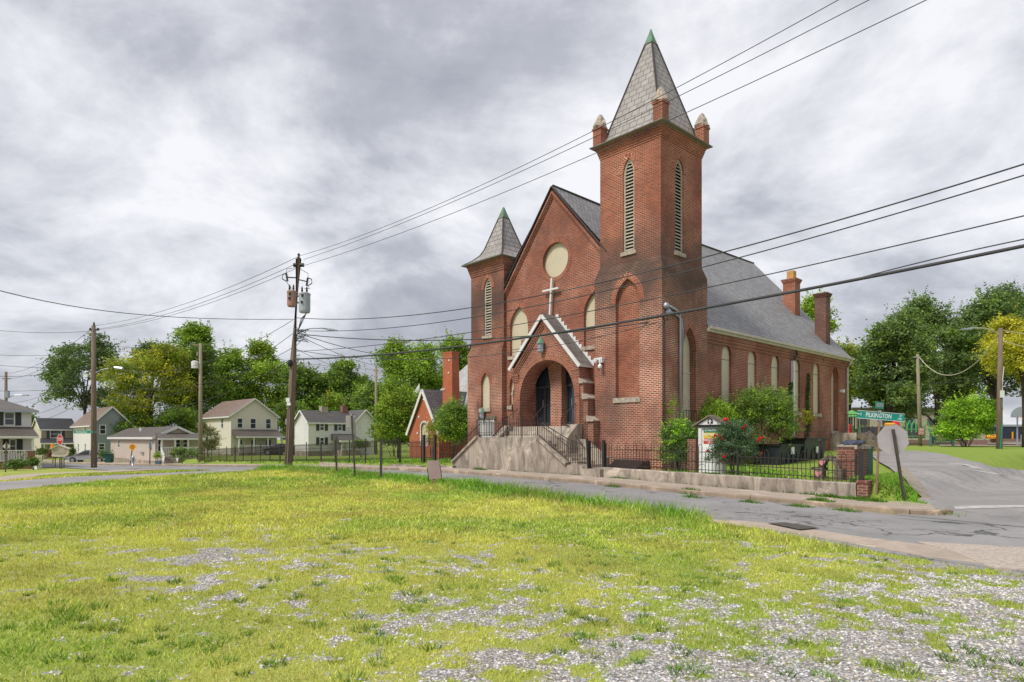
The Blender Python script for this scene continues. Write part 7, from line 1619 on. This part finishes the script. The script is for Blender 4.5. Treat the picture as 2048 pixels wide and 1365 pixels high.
mb = MB(); mb.lathe((xp(1983, 60), 60, zp(878, 60)), [(.4, 0), (.5, .2), (.3, .4)], 10); single('orange_toy', mb, M['yellow_sign'], WF, (xp(1983, 60), 60, 1), 'orange plastic toy seen through the shrub near the right pole', 'toy')
for px, yb_, yt_, l in ((1716, 872, 878, ''), (1746.5, 898, 873, 'thin grey stake on the lawn behind the street sign'), (1717, 888, 873, 'thin white stake beyond the brick wall')):
    if l: Yq = 45; mb = MB(); mb.bar((xp(px, Yq), Yq, zp(yb_, Yq) - .3), (xp(px, Yq), Yq, zp(yt_, Yq)), .05); single('stake', mb, M['galv'], WF, (xp(px, Yq), Yq, zp(yb_, Yq)), l, 'stake')
mb = MB(); Yq = 54; mb.bar((xp(1815, Yq), Yq, zp(888, Yq)), (xp(1843, Yq), Yq, zp(888, Yq)), .06); mb.bar((xp(1816, Yq), Yq, zp(888, Yq)), (xp(1816, Yq), Yq, zp(898, Yq)), .06); mb.bar((xp(1842, Yq), Yq, zp(888, Yq)), (xp(1842, Yq), Yq, zp(898, Yq)), .06); single('low_rail', mb, M['rust_iron'], WF, (xp(1830, Yq), Yq, zp(898, Yq)), 'low rusty tube rail at the far end of the side street', 'rail')
# ------------------------------------------------------------------ trees
G1 = [(.085, .13, .028), (.115, .175, .032), (.06, .095, .025)]; G2 = [(.13, .20, .024), (.18, .26, .03), (.09, .15, .024)]; GY = [(.19, .21, .02), (.25, .25, .025), (.13, .17, .02), (.10, .14, .02)]; GD = [(.08, .12, .04), (.105, .16, .05), (.055, .09, .032)]
YY = [(.26, .25, .02), (.32, .30, .03), (.19, .20, .02)]
tree('tree', 92, 248, 674, 872, 100, GD, 'dark green spreading tree left of the yellow tree', seed=11, lobes=13, nclump=330, per=42, ls=.24, cs=.95, extra=[(105, 760, 1.8), (112, 800, 1.5), (120, 735, 1.6)])
tree('tree', 205, 390, 682, 880, 92, GY, 'large yellow green tree behind the bungalow', seed=12, lobes=12, nclump=620, per=42, ls=.20, cs=.95)
tree('tree', 348, 428, 640, 760, 104, G2, 'tall bright green treetop rising behind the pale pole', seed=13, lobes=8, nclump=230, per=40, ls=.24, cs=.8)
tree('tree', 268, 340, 674, 780, 112, GD, 'dark treetop peeping over the yellow tree', seed=14, lobes=6, nclump=160, per=36, ls=.26, cs=.9)
tree('tree', 345, 450, 700, 900, 98, G1, 'dark green tree between the yellow tree and the cream house', seed=15, lobes=9, nclump=420, per=42, ls=.24, cs=.95)
tree('tree', 410, 505, 686, 860, 104, G2, 'rounded green tree behind the roof of the cream house', seed=16, lobes=9, nclump=380, per=42, ls=.24, cs=.95)
tree('tree', 480, 590, 690, 880, 108, G2[:2] + GY[2:], 'yellowish green tree just left of the big utility pole', seed=17, lobes=9, nclump=420, per=42, ls=.24, cs=.95)
tree('tree', 560, 660, 712, 890, 106, G1 + G2[:1], 'green tree just right of the big utility pole', seed=18, lobes=9, nclump=420, per=42, ls=.24, cs=.95)
tree('tree', 632, 748, 722, 890, 110, G2 + G1, 'broad green tree behind the weatherboard house', seed=19, lobes=10, nclump=430, per=42, ls=.24, cs=.95)
tree('tree', 700, 800, 752, 890, 100, G1 + G2, 'green tree between the weatherboard house and the leafy bushes', seed=20, lobes=8, nclump=380, per=40, ls=.22, cs=.9)
tree('small_tree', 636, 688, 780, 850, 84, GY[:1] + G2, 'small pale green tree behind the chimneys of the weatherboard house', seed=21, lobes=6, nclump=150, per=36, ls=.16, cs=.5, trunk=.12)
tree('small_tree', 392, 440, 845, 912, 74, [(.10, .13, .05), (.16, .12, .07)], 'crape myrtle with pink flowers left of the cream house', seed=22, lobes=5, nclump=120, per=36, ls=.10, cs=.4, trunk=.08)
tree('tree', 768, 892, 682, 850, 62, G2, 'tall green tree behind the chimney of the brick cottage', seed=23, lobes=12, nclump=520, per=42, ls=.15, cs=.75, extra=[(780, 720, 1.2), (790, 700, 1.0)])
tree('tree', 878, 950, 676, 800, 72, G1 + G2, 'green tree showing between the cottage chimney and the church', seed=24, lobes=7, nclump=230, per=40, ls=.17, cs=.7)
bush('small_tree', 748, 842, 755, 915, 50, G2 + GY[2:3], 'leafy young tree left of the brick cottage', 'tree', seed=25, lobes=12, nclump=620, per=40, ls=.10, cs=.5)
bush('small_tree', 868, 945, 795, 915, 41.5, G2 + [(.09, .17, .05)], 'leafy sapling between the brick cottage and the church', 'tree', seed=26, lobes=10, nclump=460, per=38, ls=.07, cs=.36)
bush('bush', 848, 880, 835, 905, 43, GY[2:] + [(.32, .26, .05)], 'sparse yellowing shrub in front of the cottage window', seed=27, nclump=60, per=24, ls=.06)
tree('tree', 1596, 1668, 598, 690, 78, G2, 'light green treetop behind the church roof', seed=28, lobes=6, nclump=170, per=36, ls=.2, cs=.8, keep=1)
tree('tree', 1650, 1745, 664, 860, 82, GY[:2] + G2, 'yellow green tree at the rear corner of the church', seed=29, lobes=9, nclump=380, per=42, ls=.2, cs=.85)
for i, a in enumerate(((1700, 1860, 640, 868, 78, 'left part of the big dark oaks behind the playground'), (1790, 1960, 588, 862, 84, 'tallest big dark oak behind the pale wooden pole'), (1900, 2080, 560, 850, 86, 'big dark oak behind the right street lamp'), (2020, 2230, 566, 850, 82, 'big dark oak cut by the right edge'))):
    tree('oak_tree', a[0], a[1], a[2], a[3], a[4], GD + G1[:2], a[5], seed=31 + i, lobes=14, nclump=620, per=44, ls=.22, cs=.95, trunk=.45, group='oaks behind the playground')
tree('tree', 1975, 2130, 636, 812, 47, YY, 'vivid yellow tree at the right edge', seed=36, lobes=12, nclump=520, per=44, ls=.11, cs=.5)
bush('large_shrub', 1868, 1990, 793, 899, 50, [(.15, .26, .02), (.22, .33, .03), (.09, .17, .02)], 'big bright green shrub in front of the playground sign', 'shrub', seed=37, nclump=620, per=42, ls=.10, cs=.38, lobes=12, stems=8)
# church shrubs
bush('shrub', 1310, 1408, 828, 958, 24.2, [(.075, .13, .045), (.10, .17, .04), (.20, .34, .02), (.05, .09, .03)], 'mixed green shrub at the corner of the bell tower', 'shrub', seed=41, nclump=420, per=30, ls=.038, cs=.16, lobes=9)
bush('shrub', 1350, 1482, 788, 915, 27.5, G2 + [(.20, .30, .02)], 'light green shrub behind the church notice board', 'shrub', seed=42, nclump=620, per=32, ls=.042, cs=.2, lobes=10)
bush('shrub', 1440, 1602, 768, 940, 28.0, G1 + G2 + [(.12, .17, .06)], 'tall rambling shrub against the nave wall', 'shrub', seed=43, nclump=900, per=32, ls=.045, cs=.22, lobes=12)
bush('rose_bush', 1412, 1528, 838, 948, 21.8, [(.035, .08, .03), (.055, .10, .045), (.09, .13, .08)], 'dark rose bush with red flowers in front of the notice board', 'rose bush', seed=44, nclump=520, per=32, ls=.032, cs=.15, lobes=11, flowers=((.80, .015, .04), 34, .05), conic=.5)
bush('vine_shrub', 1325, 1362, 788, 900, 25.0, GY[2:] + G2, 'thin yellowish climber on the right face of the bell tower', 'climber', seed=45, nclump=36, per=16, ls=.04, cs=.12, lobes=3)
def climber(px, y0, y1, w, label, seed):
    random.seed(seed); y, z1 = S(px, y0, XR); _, z0 = S(px, y1, XR); n = 900; zs = rng.uniform(z0, z1, n); c = np.stack([np.full(n, XR + .06) + rng.uniform(0, .08, n), y + rng.normal(size=n) * w * (1.2 - .8 * (zs - z0) / (z1 - z0)) + .1 * np.sin(zs * 3), zs], 1)
    W_ = np.array([CF.w(p) for p in c]); V, C = leaves(W_, np.full(n, .05), np.array([(.07, .16, .03)] * n) * rng.uniform(.6, 1.4, (n, 1)), 1, .7); o0 = CF.w((XR + .05, y, z0)); root = bpy.data.objects.new('climber', None); COL.objects.link(root); root.location = o0; tag(root, label, 'climber', 'ivy on the nave wall')
    quad_mesh('foliage', V - np.array(o0), C, M['leaf'], 4, root); mb = MB(); mb.tube([(0, 0, 0), (.0, .0, z1 - z0)], .012, 4); mb.build('stem', M['bark'], root)
climber(1558, 785, 850, .22, 'ivy strand at the third nave window', 1); climber(1578, 765, 870, .14, 'ivy strand just left of the white downspout', 2); climber(1613, 748, 880, .10, 'thin ivy strand between the last two nave windows', 3)
bush('bush', 1605, 1622, 820, 860, 33, GY[:2], 'yellow green sprig beside the white downspout', seed=46, nclump=20, per=16, ls=.06, cs=.2, lobes=2)
for px0, px1, y0, y1, Y, l, s_ in ((70, 98, 896, 916, 80, 'dark rounded bush in front of the tan house', 51), (98, 112, 903, 917, 72, 'reddish bush beside the notice board', 52), (130, 152, 893, 916, 78, 'dark bush right of the tan house porch', 53), (60, 0 or 72, 918, 934, 47, 'small plant at the foot of the brick porch pier', 54), (335, 400, 895, 925, 56, 'low green plants in front of the bungalow porch', 55), (700, 740, 880, 903, 60, 'low dark bushes in front of the weatherboard house', 56), (196, 226, 904, 918, 74, 'low hedge plants by the silver sedan', 57), (10, 50, 922, 938, 46, 'small garden plants along the brick porch', 58)):
    bush('bush', px0, px1, y0, y1, Y, GD + G1 if s_ != 52 else [(.14, .07, .05)], l, seed=s_, nclump=60, per=26, ls=.09, cs=.25, lobes=4, stems=2)
for px, Y in ((314, 57), (319, 57)): X, g = gz_at(px, Y); f = Frame(X, Y, 0); mb = MB(); mb.lathe((0, 0, g), [(.14, 0), (.2, .4), (.21, .42)], 10); single('flower_pot', mb, plain('blue_pot', (.12, .22, .28), .5), f, (0, 0, g), 'blue flower pots left of the bungalow steps', 'pot', 'blue flower pots')
bush('bush', 308, 325, 905, 921, 57, G2, 'plants growing in the blue flower pots', seed=60, nclump=30, per=22, ls=.06, cs=.15, lobes=2, stems=2)
tree('tree', 40, 70, 820, 900, 150, GD, 'distant dark tree between the porch house and the tan house', seed=61, lobes=5, nclump=90, per=30, ls=.4, cs=1.2)
for i, (a, b, y0, y1, Y, l) in enumerate(((200, 300, 820, 912, 88, 'green undergrowth behind the bungalow'), (290, 410, 810, 912, 90, 'dark undergrowth left of the cream house'), (545, 640, 800, 908, 96, 'green undergrowth between the cream house and the weatherboard house'), (740, 835, 820, 912, 64, 'green undergrowth left of the brick cottage'), (150, 215, 850, 912, 98, 'undergrowth behind the grey house'))):
    bush('bush', a, b, y0, y1, Y, G1 + G2[:1], l, seed=70 + i, nclump=320, per=36, ls=.17, cs=.6, lobes=9)
# weeds along the kerb and the low wall
def weeds():
    P = [(1240, 957), (1265, 956), (1290, 957), (1420, 967), (1450, 969), (1385, 965), (1490, 976), (1560, 984), (1585, 984), (1625, 990), (1660, 995), (1380, 982), (1060, 942), (1085, 944), (990, 939), (1030, 941), (1120, 946), (1165, 951), (1185, 952), (1500, 998), (1640, 1003), (1226, 968), (1385, 988), (1600, 1006), (960, 940), (1655, 988), (1700, 999), (1730, 1001), (1745, 1004), (1690, 1014)]
    Vs, Cs = [], []
    for px, py in P:
        x0, y0 = gp(px, py, .13); n = 260; a = rng.uniform(-1, 1, n); b = rng.normal(size=n) * .09; x = x0 + a * .35 * (-dL[0]) + b * dR[0]; y = y0 + a * .35 * (-dL[1]) + b * dR[1]; s, t = to_st(x, y); zz_ = Z(x, y) + np.where((t > -3.9) & (t < -2), .13, .0)
        h = rng.uniform(.04, .16, n) * (1 - .6 * np.abs(a)); ln = rng.normal(size=(n, 2)) * .05; B = np.stack([x, y, zz_], 1); an = rng.uniform(0, 6.3, n); d = np.stack([np.cos(an), np.sin(an), 0 * an], 1) * .016
        Vs.append(np.stack([B - d, B + d, B + np.c_[ln, h]], 1).reshape(-1, 3)); Cs.append(np.array([(.09, .20, .02)] * n) * rng.uniform(.6, 1.7, (n, 1)))
    o = quad_mesh('weeds', np.concatenate(Vs), np.concatenate(Cs), M['grass'], 3); tag(o, 'tufts of weeds growing along the kerb and the low wall', 'weeds', None, 'stuff')
weeds(); make_grass(); make_stones()
# ------------------------------------------------------------------ camera, light, sky
cam = bpy.data.cameras.new('camera'); co_ = bpy.data.objects.new('camera', cam); COL.objects.link(co_); scene.camera = co_
co_.location = (0, 0, CH); co_.rotation_euler = (PI / 2, 0, 0); cam.sensor_width = 36; cam.lens = FP / 2048 * 36; cam.shift_y = (HZ - 682.5) / 2048; cam.clip_end = 3000; cam.clip_start = .05
SUN_EL, SUN_AZ = math.radians(52), math.radians(232)      # azimuth: direction of the sun, clockwise from +Y
sl_ = bpy.data.lights.new('sun', 'SUN'); so_ = bpy.data.objects.new('sun', sl_); COL.objects.link(so_); sl_.energy = SUN_E; sl_.angle = math.radians(14); sl_.color = (1, .95, .87)
dv = Vector((math.sin(SUN_AZ) * math.cos(SUN_EL), math.cos(SUN_AZ) * math.cos(SUN_EL), math.sin(SUN_EL))); so_.rotation_euler = (-dv).to_track_quat('-Z', 'Y').to_euler(); so_.location = (0, 0, 60)
w = bpy.data.worlds.new('World'); scene.world = w; w.use_nodes = True; nt = w.node_tree; nt.nodes.clear(); out = nt.nodes.new('ShaderNodeOutputWorld'); bg = nt.nodes.new('ShaderNodeBackground'); nt.links.new(bg.outputs[0], out.inputs[0]); bg.inputs[1].default_value = .1
sk = nt.nodes.new('ShaderNodeTexSky'); sk.sky_type = 'NISHITA'; sk.sun_disc = False; sk.sun_elevation = SUN_EL; sk.sun_rotation = SUN_AZ
tc = nt.nodes.new('ShaderNodeTexCoord'); sp_ = nt.nodes.new('ShaderNodeSeparateXYZ'); nt.links.new(tc.outputs['Generated'], sp_.inputs[0])
# project the directions onto a flat cloud layer so that clouds shrink towards the horizon
zc1 = N(nt, 'ShaderNodeMath', operation='MAXIMUM', i_1=0.0); nt.links.new(sp_.outputs[2], zc1.inputs[0]); zc2 = N(nt, 'ShaderNodeMath', operation='ADD', i_1=.38); nt.links.new(zc1.outputs[0], zc2.inputs[0])
dx_ = N(nt, 'ShaderNodeMath', operation='DIVIDE'); dy_ = N(nt, 'ShaderNodeMath', operation='DIVIDE'); nt.links.new(sp_.outputs[0], dx_.inputs[0]); nt.links.new(zc2.outputs[0], dx_.inputs[1]); nt.links.new(sp_.outputs[1], dy_.inputs[0]); nt.links.new(zc2.outputs[0], dy_.inputs[1])
cb = nt.nodes.new('ShaderNodeCombineXYZ'); nt.links.new(dx_.outputs[0], cb.inputs[0]); nt.links.new(dy_.outputs[0], cb.inputs[1]); cb.inputs[2].default_value = SKYSEED
n1 = noise(nt, cb.outputs[0], 1.15, 12, .58, .5); n2 = noise(nt, mapped(nt, cb.outputs[0], (1, 1, 1)), 2.6, 12, .62, .3)
a_ = N(nt, 'ShaderNodeMath', operation='MULTIPLY_ADD', i_1=.42); nt.links.new(n2, a_.inputs[0]); s1 = N(nt, 'ShaderNodeMath', operation='MULTIPLY', i_1=.58); nt.links.new(n1, s1.inputs[0]); nt.links.new(s1.outputs[0], a_.inputs[2])
cc = ramp(nt, a_.outputs[0], [(.40, (3.0, 3.1, 3.55)), (.47, (3.8, 3.9, 4.35)), (.53, (5.3, 5.4, 5.8)), (.60, (7.0, 7.05, 7.3))])
cm_ = mix(nt, .94, sk.outputs[0], cc)
nt.links.new(cm_, bg.inputs[0])
scene.render.engine = 'CYCLES'; scene.cycles.max_bounces = 6; scene.cycles.transparent_max_bounces = 4
scene.view_settings.view_transform = 'Standard'; scene.view_settings.look = 'None'; scene.view_settings.gamma = 1; scene.view_settings.exposure = EXPO
